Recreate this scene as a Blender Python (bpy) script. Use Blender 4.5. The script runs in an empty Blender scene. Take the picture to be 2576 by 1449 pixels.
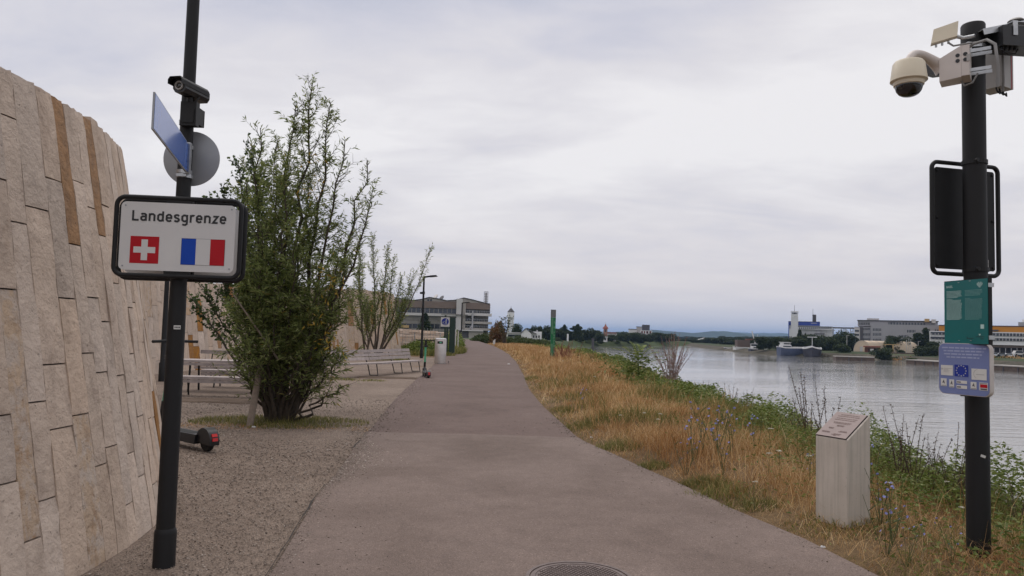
import bpy, math, random
import numpy as np
from mathutils import Vector, Matrix, Quaternion
random.seed(11)
rng = np.random.default_rng(11)
PI = math.pi
scene = bpy.context.scene
COL = scene.collection

# ------------------------------------------------------------------ camera
EYE = 1.6
FPX = 1874.0                       # focal length for a picture 2576 wide
PITCH, ROLL = math.radians(3.4), 0.026
_F = Vector((0, math.cos(PITCH), math.sin(PITCH)))
_U0 = Vector((0, -math.sin(PITCH), math.cos(PITCH)))
_R = math.cos(ROLL) * Vector((1, 0, 0)) + math.sin(ROLL) * _U0
_U = -math.sin(ROLL) * Vector((1, 0, 0)) + math.cos(ROLL) * _U0
cam_data = bpy.data.cameras.new('camera')
cam = bpy.data.objects.new('camera', cam_data)
COL.objects.link(cam)
cam.matrix_world = Matrix(((_R.x, _U.x, -_F.x, 0), (_R.y, _U.y, -_F.y, 0), (_R.z, _U.z, -_F.z, EYE), (0, 0, 0, 1)))
cam_data.sensor_width = 36.0
cam_data.lens = 36.0 * FPX / 2576.0
cam_data.clip_start = 0.05
cam_data.clip_end = 40000
scene.camera = cam

# ------------------------------------------------------------------ sky, sun, exposure
SUN_EL, SUN_AZ = 66.0, -25.0       # degrees; azimuth clockwise from +Y
world = bpy.data.worlds.new('World')
scene.world = world
world.use_nodes = True
nt = world.node_tree
nt.nodes.clear()


def N(tree, typ, **kw):
    n = tree.nodes.new(typ)
    for k, v in kw.items():
        if k in ('operation', 'blend_type', 'data_type', 'noise_dimensions', 'sky_type', 'sun_disc', 'sun_elevation', 'sun_rotation',
                 'air_density', 'dust_density', 'altitude', 'feature', 'clamp', 'interpolation_type', 'musgrave_type', 'distance'):
            setattr(n, k, v)
        else:
            n.inputs[k].default_value = v
    return n


def L(tree, a, b):
    tree.links.new(a, b)


def math_n(tree, op, a, b=None, c=None):
    n = tree.nodes.new('ShaderNodeMath')
    n.operation = op
    for i, x in enumerate((a, b, c)):
        if x is None:
            continue
        if isinstance(x, (int, float)):
            n.inputs[i].default_value = x
        else:
            tree.links.new(x, n.inputs[i])
    return n.outputs[0]


def mix_n(tree, fac, a, b, blend='MIX'):
    n = tree.nodes.new('ShaderNodeMix')
    n.data_type = 'RGBA'
    n.blend_type = blend
    for i, x in ((0, fac), (6, a), (7, b)):
        if isinstance(x, (int, float)):
            n.inputs[i].default_value = x
        elif isinstance(x, (tuple, list)):
            n.inputs[i].default_value = (*x[:3], 1)
        else:
            tree.links.new(x, n.inputs[i])
    return n.outputs[2]


def ramp_n(tree, fac, stops):
    n = tree.nodes.new('ShaderNodeValToRGB')
    els = n.color_ramp.elements
    while len(els) < len(stops):
        els.new(0.5)
    for e, (p, c) in zip(els, stops):
        e.position = p
        e.color = (*c[:3], 1) if not isinstance(c, (int, float)) else (c, c, c, 1)
    tree.links.new(fac, n.inputs[0])
    return n.outputs[0]


def noise_n(tree, vec, scale, detail=4, rough=0.55, dist=0.0):
    n = tree.nodes.new('ShaderNodeTexNoise')
    n.inputs['Scale'].default_value = scale
    n.inputs['Detail'].default_value = detail
    n.inputs['Roughness'].default_value = rough
    n.inputs['Distortion'].default_value = dist
    if vec is not None:
        tree.links.new(vec, n.inputs['Vector'])
    return n.outputs['Fac']


def map_n(tree, vec, scale=(1, 1, 1), loc=(0, 0, 0), rot=(0, 0, 0)):
    n = tree.nodes.new('ShaderNodeMapping')
    n.inputs['Scale'].default_value = scale
    n.inputs['Location'].default_value = loc
    n.inputs['Rotation'].default_value = rot
    tree.links.new(vec, n.inputs['Vector'])
    return n.outputs[0]


sky = N(nt, 'ShaderNodeTexSky', sky_type='NISHITA', sun_disc=False, sun_elevation=math.radians(SUN_EL),
        sun_rotation=math.radians(SUN_AZ), air_density=1.0, dust_density=2.5)
tc = nt.nodes.new('ShaderNodeTexCoord')
sep = nt.nodes.new('ShaderNodeSeparateXYZ')
L(nt, tc.outputs['Generated'], sep.inputs[0])
el = math_n(nt, 'ABSOLUTE', sep.outputs[2])
den = math_n(nt, 'ADD', el, 0.16)
cu = math_n(nt, 'DIVIDE', sep.outputs[0], den)
cv = math_n(nt, 'DIVIDE', sep.outputs[1], den)
comb = nt.nodes.new('ShaderNodeCombineXYZ')
L(nt, cu, comb.inputs[0])
L(nt, cv, comb.inputs[1])
# a low cloud sheet seen in perspective: wide soft bands, finer wisps, a few small puffs
big = noise_n(nt, map_n(nt, comb.outputs[0], (0.36, 0.46, 1), (3.15, 1.2, 0.0), (0, 0, 0.25)), 1.0, 3, 0.5, 0.5)
mid = noise_n(nt, map_n(nt, comb.outputs[0], (0.62, 1.05, 1), (7.3, 2.2, 0.0), (0, 0, 0.18)), 1.25, 5, 0.55, 0.7)
fine = noise_n(nt, map_n(nt, comb.outputs[0], (1.5, 2.2, 1), (1.7, 5.2, 0.0), (0, 0, 0.12)), 2.2, 6, 0.6, 0.4)
s = math_n(nt, 'MULTIPLY_ADD', big, 0.68, 0.0)
s = math_n(nt, 'MULTIPLY_ADD', mid, 0.28, s)
s = math_n(nt, 'MULTIPLY_ADD', fine, 0.12, s)
cloud = ramp_n(nt, s, [(0.43, (4.6, 4.75, 5.6)), (0.49, (5.65, 5.6, 6.2)), (0.545, (6.6, 6.4, 6.65)), (0.615, (7.8, 7.6, 7.65))])
hz = nt.nodes.new('ShaderNodeMapRange')
hz.interpolation_type = 'SMOOTHERSTEP'
L(nt, el, hz.inputs['Value'])
hz.inputs['From Min'].default_value = 0.0
hz.inputs['From Max'].default_value = 0.24
hz.inputs['To Min'].default_value = 0.65
hz.inputs['To Max'].default_value = 0.0
glow = mix_n(nt, hz.outputs[0], cloud, (7.3, 6.7, 6.6))
# far cloud bank, blue-grey, lying on the horizon
hz2 = nt.nodes.new('ShaderNodeMapRange')
hz2.interpolation_type = 'SMOOTHERSTEP'
L(nt, el, hz2.inputs['Value'])
hz2.inputs['From Min'].default_value = 0.005
hz2.inputs['From Max'].default_value = 0.075
hz2.inputs['To Min'].default_value = 0.5
hz2.inputs['To Max'].default_value = 0.0
glow = mix_n(nt, hz2.outputs[0], glow, (5.7, 5.8, 6.6))
skymix = mix_n(nt, 0.93, sky.outputs[0], glow)
bg = nt.nodes.new('ShaderNodeBackground')
bg.inputs['Strength'].default_value = 0.1
L(nt, skymix, bg.inputs['Color'])
wo = nt.nodes.new('ShaderNodeOutputWorld')
L(nt, bg.outputs[0], wo.inputs['Surface'])

sun_data = bpy.data.lights.new('sun', 'SUN')
sun_data.energy = 1.5
sun_data.angle = math.radians(60)
sun_data.color = (1.0, 0.95, 0.88)
sun = bpy.data.objects.new('sun', sun_data)
COL.objects.link(sun)
_az, _el = math.radians(SUN_AZ), math.radians(SUN_EL)
_sd = Vector((math.sin(_az) * math.cos(_el), math.cos(_az) * math.cos(_el), math.sin(_el)))
sun.rotation_euler = _sd.to_track_quat('Z', 'Y').to_euler()
sun.location = (0, 0, 30)

scene.view_settings.view_transform = 'Standard'
scene.view_settings.look = 'None'
scene.view_settings.exposure = 0.22
scene.view_settings.gamma = 1.0
scene.view_settings.use_curve_mapping = False
scene.render.engine = 'CYCLES'
scene.cycles.use_denoising = True
scene.cycles.max_bounces = 6
scene.cycles.diffuse_bounces = 3
scene.cycles.glossy_bounces = 3
scene.cycles.transparent_max_bounces = 6
scene.cycles.volume_bounces = 0
scene.cycles.caustics_reflective = False
scene.cycles.caustics_refractive = False


# ------------------------------------------------------------------ placing: a line of sight of the photograph met at a real depth
def ray(u, v):
    return _F + _R * ((u - 1288) / FPX) + _U * ((724.5 - v) / FPX)


def at(u, v, Y):
    d = ray(u, v)
    t = Y / d.y
    return Vector((d.x * t, Y, EYE + d.z * t))


def on(u, v, z=0.0):
    d = ray(u, v)
    t = (z - EYE) / d.z
    return Vector((d.x * t, d.y * t, z))


# ------------------------------------------------------------------ mesh helpers
class MB:
    def __init__(self):
        self.v, self.f, self.m = [], [], []

    def add(self, vs, fs, mi=0):
        o = len(self.v)
        self.v += [tuple(p) for p in vs]
        self.f += [tuple(i + o for i in f) for f in fs]
        self.m += [mi] * len(fs)
        return self

    def box(self, x0, y0, z0, x1, y1, z1, mi=0):
        x0, x1 = min(x0, x1), max(x0, x1)
        y0, y1 = min(y0, y1), max(y0, y1)
        z0, z1 = min(z0, z1), max(z0, z1)
        vs = [(x0, y0, z0), (x1, y0, z0), (x1, y1, z0), (x0, y1, z0), (x0, y0, z1), (x1, y0, z1), (x1, y1, z1), (x0, y1, z1)]
        return self.add(vs, [(0, 3, 2, 1), (4, 5, 6, 7), (0, 1, 5, 4), (1, 2, 6, 5), (2, 3, 7, 6), (3, 0, 4, 7)], mi)

    def hexa(self, bottom, top, mi=0):
        return self.add(list(bottom) + list(top), [(3, 2, 1, 0), (4, 5, 6, 7), (0, 1, 5, 4), (1, 2, 6, 5), (2, 3, 7, 6), (3, 0, 4, 7)], mi)

    def beam(self, a, b, w, h, up=(0, 0, 1), mi=0):
        a, b = Vector(a), Vector(b)
        d = (b - a).normalized()
        up = Vector(up)
        if abs(d.dot(up)) > 0.98:
            up = Vector((0, 1, 0))
        s = d.cross(up).normalized() * (w / 2)
        t = s.cross(d).normalized() * (h / 2)
        return self.hexa([a - s - t, a + s - t, a + s + t, a - s + t], [b - s - t, b + s - t, b + s + t, b - s + t], mi)

    def tube(self, pts, r, n=8, caps=True, mi=0):
        pts = [Vector(p) for p in pts]
        rs = r if isinstance(r, (list, tuple)) else [r] * len(pts)
        k = len(pts)
        ref = Vector((0, 0, 1))
        t0 = (pts[1] - pts[0]).normalized()
        if abs(t0.dot(ref)) > 0.9:
            ref = Vector((1, 0, 0))
        x = t0.cross(ref).normalized()
        vs = []
        for i, p in enumerate(pts):
            t = (pts[min(i + 1, k - 1)] - pts[max(i - 1, 0)]).normalized()
            x = (x - t * x.dot(t)).normalized()
            y = t.cross(x)
            for j in range(n):
                a = 2 * PI * j / n
                vs.append(p + (x * math.cos(a) + y * math.sin(a)) * rs[i])
        fs = []
        for i in range(k - 1):
            for j in range(n):
                fs.append((i * n + j, i * n + (j + 1) % n, (i + 1) * n + (j + 1) % n, (i + 1) * n + j))
        if caps:
            fs.append(tuple(range(n - 1, -1, -1)))
            fs.append(tuple(range((k - 1) * n, k * n)))
        return self.add(vs, fs, mi)

    def lathe(self, prof, n=24, c=(0, 0, 0), axis=None, mi=0):
        vs = []
        q = None
        if axis is not None:
            q = Vector((0, 0, 1)).rotation_difference(Vector(axis).normalized())
        c = Vector(c)
        for r, z in prof:
            for j in range(n):
                a = 2 * PI * j / n
                p = Vector((r * math.cos(a), r * math.sin(a), z))
                if q:
                    p = q @ p
                vs.append(c + p)
        fs = []
        k = len(prof)
        for i in range(k - 1):
            for j in range(n):
                fs.append((i * n + j, i * n + (j + 1) % n, (i + 1) * n + (j + 1) % n, (i + 1) * n + j))
        fs.append(tuple(range(n - 1, -1, -1)))
        fs.append(tuple(range((k - 1) * n, k * n)))
        return self.add(vs, fs, mi)

    def prism(self, poly, y0, y1, mi=0):
        """polygon in XZ extruded along Y"""
        n = len(poly)
        vs = [(p[0], y0, p[1]) for p in poly] + [(p[0], y1, p[1]) for p in poly]
        fs = [tuple(range(n)), tuple(range(2 * n - 1, n - 1, -1))]
        fs += [(i, i + n, (i + 1) % n + n, (i + 1) % n) for i in range(n)]
        return self.add(vs, fs, mi)

    def slab(self, poly, z0, z1, mi=0):
        """polygon in XY extruded along Z"""
        n = len(poly)
        vs = [(p[0], p[1], z0) for p in poly] + [(p[0], p[1], z1) for p in poly]
        fs = [tuple(range(n - 1, -1, -1)), tuple(range(n, 2 * n))]
        fs += [(i, (i + 1) % n, (i + 1) % n + n, i + n) for i in range(n)]
        return self.add(vs, fs, mi)

    def mesh(self, name, mats, smooth=None):
        me = bpy.data.meshes.new(name)
        me.from_pydata([tuple(p) for p in self.v], [], self.f)
        for m in (mats if isinstance(mats, (list, tuple)) else [mats]):
            me.materials.append(m)
        if any(self.m):
            me.polygons.foreach_set('material_index', self.m)
        me.update()
        if smooth:
            shade(me, smooth)
        return me

    def part(self, name, mats, parent, label=None, kind=None, smooth=None, loc=None, rot=None):
        o = bpy.data.objects.new(name, self.mesh(name, mats, smooth))
        COL.objects.link(o)
        o.parent = parent
        if loc is not None:
            o.location = loc
        if rot is not None:
            o.rotation_euler = rot
        if label:
            o['label'] = label
        if kind:
            o['kind'] = kind
        return o

    def part_each(self, name, mats, parent, smooth=None, **kw):
        """every separate piece of this shape becomes a part of its own"""
        root = list(range(len(self.v)))

        def find(i):
            while root[i] != i:
                root[i] = root[root[i]]
                i = root[i]
            return i
        for f in self.f:
            a = find(f[0])
            for j in f[1:]:
                root[find(j)] = a
        groups = {}
        for f, m in zip(self.f, self.m):
            groups.setdefault(find(f[0]), []).append((f, m))
        out = []
        for fs in groups.values():
            ids = sorted({i for f, _ in fs for i in f})
            k = {i: n for n, i in enumerate(ids)}
            b = MB()
            b.v = [self.v[i] for i in ids]
            b.f = [tuple(k[i] for i in f) for f, _ in fs]
            b.m = [m for _, m in fs]
            out.append(b.part(name, mats, parent, smooth=smooth, **kw))
        return out

    def solo(self, name, mats, label, cat, group=None, smooth=None, loc=None, rot=None, kind=None):
        o = self.part(name, mats, None, None, kind, smooth, loc, rot)
        tag(o, label, cat, group)
        return o

    def struct(self, name, mats, smooth=None, kind='structure'):
        return self.part(name, mats, None, None, kind, smooth)


def shade(me, angle=40):
    me.polygons.foreach_set('use_smooth', [True] * len(me.polygons))
    try:
        me.set_sharp_from_angle(angle=math.radians(angle))
    except Exception:
        pass


def tag(o, label, cat, group=None):
    if label:
        o['label'] = label
    if cat:
        o['category'] = cat
    if group:
        o['group'] = group
    return o


def thing(name, label, cat, loc=(0, 0, 0), rz=0.0, group=None):
    o = bpy.data.objects.new(name, None)
    COL.objects.link(o)
    o.empty_display_size = 0.2
    o.location = loc
    o.rotation_euler = (0, 0, rz)
    return tag(o, label, cat, group)


def dup(root, loc, rz=0.0, label=None, scale=None, group=None):
    r = root.copy()
    COL.objects.link(r)
    r.location = loc
    r.rotation_euler = (0, 0, rz)
    if scale is not None:
        r.scale = scale if isinstance(scale, (tuple, list)) else (scale,) * 3
    if label:
        r['label'] = label
    if group:
        r['group'] = group
    for ch in list(root.children):
        c = ch.copy()
        COL.objects.link(c)
        c.parent = r
        for g in ch.children:
            d = g.copy()
            COL.objects.link(d)
            d.parent = c
    return r


def fast_mesh(name, V, F, mats, mi=None):
    """V (n,3) float array, F (m,k) int array of equal-sized faces"""
    me = bpy.data.meshes.new(name)
    V = np.asarray(V, dtype=np.float32)
    F = np.asarray(F, dtype=np.int32)
    m, k = F.shape
    me.vertices.add(len(V))
    me.vertices.foreach_set('co', V.ravel())
    me.loops.add(m * k)
    me.loops.foreach_set('vertex_index', F.ravel())
    me.polygons.add(m)
    me.polygons.foreach_set('loop_start', np.arange(0, m * k, k, dtype=np.int32))
    try:
        me.polygons.foreach_set('loop_total', np.full(m, k, dtype=np.int32))
    except Exception:
        pass
    for x in (mats if isinstance(mats, (list, tuple)) else [mats]):
        me.materials.append(x)
    if mi is not None:
        me.polygons.foreach_set('material_index', np.asarray(mi, dtype=np.int32))
    me.update(calc_edges=True)
    return me


def fast_obj(name, V, F, mats, parent=None, kind=None, mi=None):
    o = bpy.data.objects.new(name, fast_mesh(name, V, F, mats, mi))
    COL.objects.link(o)
    o.parent = parent
    if kind:
        o['kind'] = kind
    return o


def unit(a):
    return a / np.maximum(np.linalg.norm(a, axis=-1, keepdims=True), 1e-9)


def leaf_quads(P, D, Ln, Wd, fold=0.25, droop=0.0):
    """one folded lozenge per leaf: P base points, D directions, Ln lengths, Wd widths"""
    n = len(P)
    D = unit(D)
    r = rng.normal(size=(n, 3))
    S = unit(np.cross(D, r))
    Nn = np.cross(S, D)
    mid = P + D * (Ln * 0.45)[:, None]
    tip = P + D * Ln[:, None] + np.array([0, 0, -1.0]) * (droop * Ln)[:, None]
    a = mid + S * (Wd / 2)[:, None] + Nn * (Wd * fold)[:, None]
    b = mid - S * (Wd / 2)[:, None] + Nn * (Wd * fold)[:, None]
    V = np.stack([P, a, tip, b], 1).reshape(-1, 3)
    F = np.arange(4 * n).reshape(n, 4)
    return V, F


def vnoise(x, y, seed=0, s=1.0):
    """smooth value noise on arrays"""
    x = np.asarray(x, float) / s + seed * 17.31
    y = np.asarray(y, float) / s + seed * 9.77
    xi, yi = np.floor(x), np.floor(y)
    xf, yf = x - xi, y - yi
    h = lambda a, b: np.mod(np.sin(a * 127.1 + b * 311.7 + seed * 3.1) * 43758.5453, 1.0)
    u, w = xf * xf * (3 - 2 * xf), yf * yf * (3 - 2 * yf)
    return (h(xi, yi) * (1 - u) + h(xi + 1, yi) * u) * (1 - w) + (h(xi, yi + 1) * (1 - u) + h(xi + 1, yi + 1) * u) * w


_text_cache = {}


def text_mb(s, height, width=None, bold=0.0):
    """letters as a flat mesh in XZ facing -Y, origin at left end of the baseline; height = capital height"""
    key = (s, bold)
    if key not in _text_cache:
        cu = bpy.data.curves.new('lettering', 'FONT')
        cu.body = s
        cu.resolution_u = 3
        cu.offset = bold
        o = bpy.data.objects.new('lettering', cu)
        COL.objects.link(o)
        dg = bpy.context.evaluated_depsgraph_get()
        me = bpy.data.meshes.new_from_object(o.evaluated_get(dg))
        vs = [tuple(v.co) for v in me.vertices]
        fs = [tuple(p.vertices) for p in me.polygons]
        bpy.data.objects.remove(o)
        bpy.data.curves.remove(cu)
        bpy.data.meshes.remove(me)
        _text_cache[key] = (vs, fs)
    vs, fs = _text_cache[key]
    x0, x1 = min(v[0] for v in vs), max(v[0] for v in vs)
    caph = 0.729
    k = height / caph
    kx = width / (x1 - x0) if width else k
    mb = MB()
    mb.add([((v[0] - x0) * kx, 0, v[1] * k) for v in vs], fs)
    return mb


# ------------------------------------------------------------------ materials
def new_mat(name):
    m = bpy.data.materials.new(name)
    m.use_nodes = True
    t = m.node_tree
    b = t.nodes['Principled BSDF']
    return m, t, b


def jitter_bump(t, b, vec, scale, strength, dist=0.01, detail=4):
    n = noise_n(t, vec, scale, detail, 0.6)
    bp = t.nodes.new('ShaderNodeBump')
    bp.inputs['Strength'].default_value = strength
    bp.inputs['Distance'].default_value = dist
    t.links.new(n, bp.inputs['Height'])
    t.links.new(bp.outputs[0], b.inputs['Normal'])
    return bp


def mat(name, col, rough=0.6, metal=0.0, var=0.12, scale=6.0, bump=0.0, bscale=40.0, spec=0.5, coat=0.0, rvar=0.0, rand=0.0):
    """painted / plain surface: base colour with a little worn, patchy variation"""
    m, t, b = new_mat(name)
    tcn = t.nodes.new('ShaderNodeTexCoord')
    v = tcn.outputs['Object']
    n = noise_n(t, v, scale, 5, 0.6)
    lo = tuple(c * (1 - var) for c in col)
    hi = tuple(min(1, c * (1 + var)) for c in col)
    c = ramp_n(t, n, [(0.3, lo), (0.7, hi)])
    if rand:
        oi = t.nodes.new('ShaderNodeObjectInfo')
        k = math_n(t, 'MULTIPLY_ADD', oi.outputs['Random'], 2 * rand, 1 - rand)
        hs = t.nodes.new('ShaderNodeHueSaturation')
        t.links.new(c, hs.inputs['Color'])
        t.links.new(k, hs.inputs['Value'])
        c = hs.outputs[0]
    t.links.new(c, b.inputs['Base Color'])
    b.inputs['Roughness'].default_value = rough
    b.inputs['Metallic'].default_value = metal
    b.inputs['Specular IOR Level'].default_value = spec
    if coat:
        b.inputs['Coat Weight'].default_value = coat
        b.inputs['Coat Roughness'].default_value = 0.15
    if rvar:
        r = math_n(t, 'MULTIPLY_ADD', n, rvar * 2, rough - rvar)
        t.links.new(r, b.inputs['Roughness'])
    if bump:
        jitter_bump(t, b, v, bscale, bump)
    return m


def leaf_mat(name, stops, rough=0.55, trans=0.35, spec=0.3, patch=None):
    """foliage: colour differs from leaf to leaf, light comes through"""
    m, t, b = new_mat(name)
    g = t.nodes.new('ShaderNodeNewGeometry')
    c = ramp_n(t, g.outputs['Random Per Island'], stops)
    if patch:
        c = mix_n(t, 1.0, c, ramp_n(t, noise_n(t, g.outputs['Position'], patch[2], 3, 0.6, 0.4), [(0.33, patch[0]), (0.62, patch[1])]), 'MULTIPLY')
    oi = t.nodes.new('ShaderNodeObjectInfo')
    k = math_n(t, 'MULTIPLY_ADD', oi.outputs['Random'], 0.3, 0.85)
    hs = t.nodes.new('ShaderNodeHueSaturation')
    t.links.new(c, hs.inputs['Color'])
    t.links.new(k, hs.inputs['Value'])
    t.links.new(hs.outputs[0], b.inputs['Base Color'])
    b.inputs['Roughness'].default_value = rough
    b.inputs['Specular IOR Level'].default_value = spec
    tr = t.nodes.new('ShaderNodeBsdfTranslucent')
    t.links.new(hs.outputs[0], tr.inputs['Color'])
    mx = t.nodes.new('ShaderNodeMixShader')
    mx.inputs[0].default_value = trans
    t.links.new(b.outputs[0], mx.inputs[1])
    t.links.new(tr.outputs[0], mx.inputs[2])
    t.links.new(mx.outputs[0], t.nodes['Material Output'].inputs['Surface'])
    return m


def stone_mat(name, base, dark, rust=0.0, value=1.0, mottle=None):
    """split travertine: pale pinkish beige with grey smudges, pits and rusty seams, each block its own shade"""
    m, t, b = new_mat(name)
    tcn = t.nodes.new('ShaderNodeTexCoord')
    oi = t.nodes.new('ShaderNodeObjectInfo')
    off = t.nodes.new('ShaderNodeVectorMath')
    off.operation = 'MULTIPLY_ADD'
    cmb = t.nodes.new('ShaderNodeCombineXYZ')
    for i in range(3):
        t.links.new(oi.outputs['Random'], cmb.inputs[i])
    off.inputs[1].default_value = (37, 53, 71)
    t.links.new(cmb.outputs[0], off.inputs[0])
    t.links.new(tcn.outputs['Object'], off.inputs[2])
    v = off.outputs[0]
    a = noise_n(t, map_n(t, v, (1, 1, 0.45)), 5.0, 6, 0.62, 0.3)
    c = ramp_n(t, a, [(0.28, dark), (0.46, base), (0.6, tuple(x * 1.08 for x in base)), (0.78, tuple(min(1, x * 1.25) for x in base))])
    if mottle:
        mm = ramp_n(t, noise_n(t, map_n(t, v, (1, 1, .7)), 9.0, 5, 0.7, 0.6), [(0.44, 0.0), (0.58, 1.0)])
        c = mix_n(t, mm, c, mottle)
    smud = ramp_n(t, noise_n(t, v, 2.6, 3, 0.5, 0.2), [(0.66, 0.0), (0.76, 1.0)])
    c = mix_n(t, math_n(t, 'MULTIPLY', smud, 0.5), c, (dark[0] * 0.62, dark[1] * 0.62, dark[2] * 0.66))
    pits = ramp_n(t, noise_n(t, v, 38, 2, 0.5), [(0.27, 1.0), (0.34, 0.0)])
    c = mix_n(t, math_n(t, 'MULTIPLY', pits, 0.55), c, tuple(x * 0.42 for x in dark))
    veins = ramp_n(t, noise_n(t, map_n(t, v, (1, 1, 0.3)), 7, 5, 0.7, 1.0), [(0.6, 0.0), (0.74, 1.0)])
    c = mix_n(t, math_n(t, 'MULTIPLY', veins, 0.16 + rust), c, (0.27, 0.125, 0.035))
    hs = t.nodes.new('ShaderNodeHueSaturation')
    t.links.new(c, hs.inputs['Color'])
    t.links.new(math_n(t, 'MULTIPLY_ADD', oi.outputs['Random'], 0.17 * value, 0.92 * value), hs.inputs['Value'])
    rs = math_n(t, 'FRACT', math_n(t, 'MULTIPLY', oi.outputs['Random'], 7.7))
    t.links.new(math_n(t, 'MULTIPLY_ADD', rs, 0.3, 0.85), hs.inputs['Saturation'])
    t.links.new(hs.outputs[0], b.inputs['Base Color'])
    b.inputs['Roughness'].default_value = 0.85
    b.inputs['Specular IOR Level'].default_value = 0.25
    h1 = noise_n(t, v, 9, 7, 0.62)
    h2 = noise_n(t, v, 55, 4, 0.6)
    h = math_n(t, 'MULTIPLY_ADD', h2, 0.12, h1)
    bp = t.nodes.new('ShaderNodeBump')
    bp.inputs['Strength'].default_value = 0.85
    bp.inputs['Distance'].default_value = 0.04
    t.links.new(h, bp.inputs['Height'])
    t.links.new(bp.outputs[0], b.inputs['Normal'])
    return m


def ground_mat(name, cols, s1=0.6, s2=9.0, s3=120.0, bump=0.5, bdist=0.02, rough=0.95, grain=0.35):
    m, t, b = new_mat(name)
    tcn = t.nodes.new('ShaderNodeTexCoord')
    v = tcn.outputs['Object']
    n1 = noise_n(t, v, s1, 4, 0.6, 0.3)
    n2 = noise_n(t, v, s2, 6, 0.65)
    n3 = noise_n(t, v, s3, 3, 0.6)
    s_ = math_n(t, 'MULTIPLY_ADD', n2, 0.45, math_n(t, 'MULTIPLY', n1, 0.55))
    c = ramp_n(t, s_, [(0.34, cols[0]), (0.5, cols[1]), (0.66, cols[2])])
    g = ramp_n(t, n3, [(0.3, 1 - grain), (0.5, 1.0), (0.7, 1 + grain)])
    c = mix_n(t, 1.0, c, g, 'MULTIPLY')
    t.links.new(c, b.inputs['Base Color'])
    b.inputs['Roughness'].default_value = rough
    b.inputs['Specular IOR Level'].default_value = 0.2
    bp = t.nodes.new('ShaderNodeBump')
    bp.inputs['Strength'].default_value = bump
    bp.inputs['Distance'].default_value = bdist
    t.links.new(math_n(t, 'MULTIPLY_ADD', n2, 0.5, n3), bp.inputs['Height'])
    t.links.new(bp.outputs[0], b.inputs['Normal'])
    return m


def asphalt_mat(name, base, dust, stain):
    """fine-chip asphalt: speckle of pale and dark chips, dusty patches, faint wheel wear"""
    m, t, b = new_mat(name)
    tcn = t.nodes.new('ShaderNodeTexCoord')
    v = tcn.outputs['Object']
    patch = noise_n(t, v, 0.55, 5, 0.6, 0.5)
    c = ramp_n(t, patch, [(0.32, stain), (0.5, base), (0.7, dust)])
    blot = noise_n(t, v, 4.5, 5, 0.65)
    c = mix_n(t, 1.0, c, ramp_n(t, blot, [(0.3, 0.9), (0.7, 1.08)]), 'MULTIPLY')
    chip = t.nodes.new('ShaderNodeTexVoronoi')
    chip.inputs['Scale'].default_value = 130
    t.links.new(v, chip.inputs['Vector'])
    rgb = t.nodes.new('ShaderNodeSeparateColor')
    t.links.new(chip.outputs['Color'], rgb.inputs[0])
    c = mix_n(t, 1.0, c, ramp_n(t, rgb.outputs[0], [(0.0, 0.72), (0.5, 1.0), (0.93, 1.08), (1.0, 1.55)]), 'MULTIPLY')
    spots = ramp_n(t, noise_n(t, v, 23, 2, 0.5), [(0.24, 0.45), (0.3, 1.0)])
    c = mix_n(t, 1.0, c, spots, 'MULTIPLY')
    t.links.new(c, b.inputs['Base Color'])
    b.inputs['Roughness'].default_value = 0.9
    b.inputs['Specular IOR Level'].default_value = 0.25
    bp = t.nodes.new('ShaderNodeBump')
    bp.inputs['Strength'].default_value = 0.55
    bp.inputs['Distance'].default_value = 0.004
    t.links.new(chip.outputs['Distance'], bp.inputs['Height'])
    t.links.new(bp.outputs[0], b.inputs['Normal'])
    return m


M = {}
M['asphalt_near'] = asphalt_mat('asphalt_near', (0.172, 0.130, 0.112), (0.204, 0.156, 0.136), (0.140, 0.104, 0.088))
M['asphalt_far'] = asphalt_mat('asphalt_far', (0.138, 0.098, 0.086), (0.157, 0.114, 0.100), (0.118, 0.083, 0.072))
M['gravel'] = ground_mat('gravel', ((0.145, 0.110, 0.088), (0.205, 0.158, 0.128), (0.26, 0.206, 0.17)), 0.5, 6.0, 55.0, 0.9, 0.02, grain=0.45)
M['pebble'] = mat('pebble', (0.33, 0.26, 0.205), 0.9, var=0.25, scale=3)
_m, _t, _b = new_mat('pebble_mix')
_g = _t.nodes.new('ShaderNodeNewGeometry')
_t.links.new(ramp_n(_t, _g.outputs['Random Per Island'], [(0.0, (0.11, 0.086, 0.07)), (0.4, (0.18, 0.142, 0.115)), (0.8, (0.26, 0.213, 0.18)), (1.0, (0.48, 0.42, 0.375))]), _b.inputs['Base Color'])
_b.inputs['Roughness'].default_value = 0.9
M['pebble'] = _m
M['soil'] = ground_mat('soil', ((0.10, 0.065, 0.035), (0.17, 0.11, 0.058), (0.24, 0.165, 0.085)), 0.8, 7.0, 60.0, 0.9, 0.04)
M['worn_soil'] = ground_mat('worn_soil', ((0.075, 0.052, 0.038), (0.11, 0.078, 0.058), (0.15, 0.11, 0.083)), 1.2, 7.0, 60.0, 0.8, 0.02)
M['far_soil'] = ground_mat('far_soil', ((0.03, 0.042, 0.02), (0.05, 0.065, 0.028), (0.10, 0.095, 0.05)), 0.02, 0.3, 3.0, 0.4, 0.2)
M['far_grass'] = ground_mat('far_grass', ((0.032, 0.048, 0.018), (0.055, 0.075, 0.027), (0.085, 0.095, 0.04)), 0.05, 0.6, 4.0, 0.4, 0.2)
M['hill'] = ground_mat('hill', ((0.022, 0.036, 0.02), (0.032, 0.05, 0.026), (0.06, 0.08, 0.04)), 0.0015, 0.008, 0.05, 0.3, 3.0)
M['stone'] = stone_mat('stone', (0.535, 0.432, 0.352), (0.395, 0.31, 0.252))
M['stone_gold'] = stone_mat('stone_gold', (0.50, 0.37, 0.26), (0.36, 0.22, 0.12), 0.48, mottle=(0.52, 0.43, 0.36))
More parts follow.
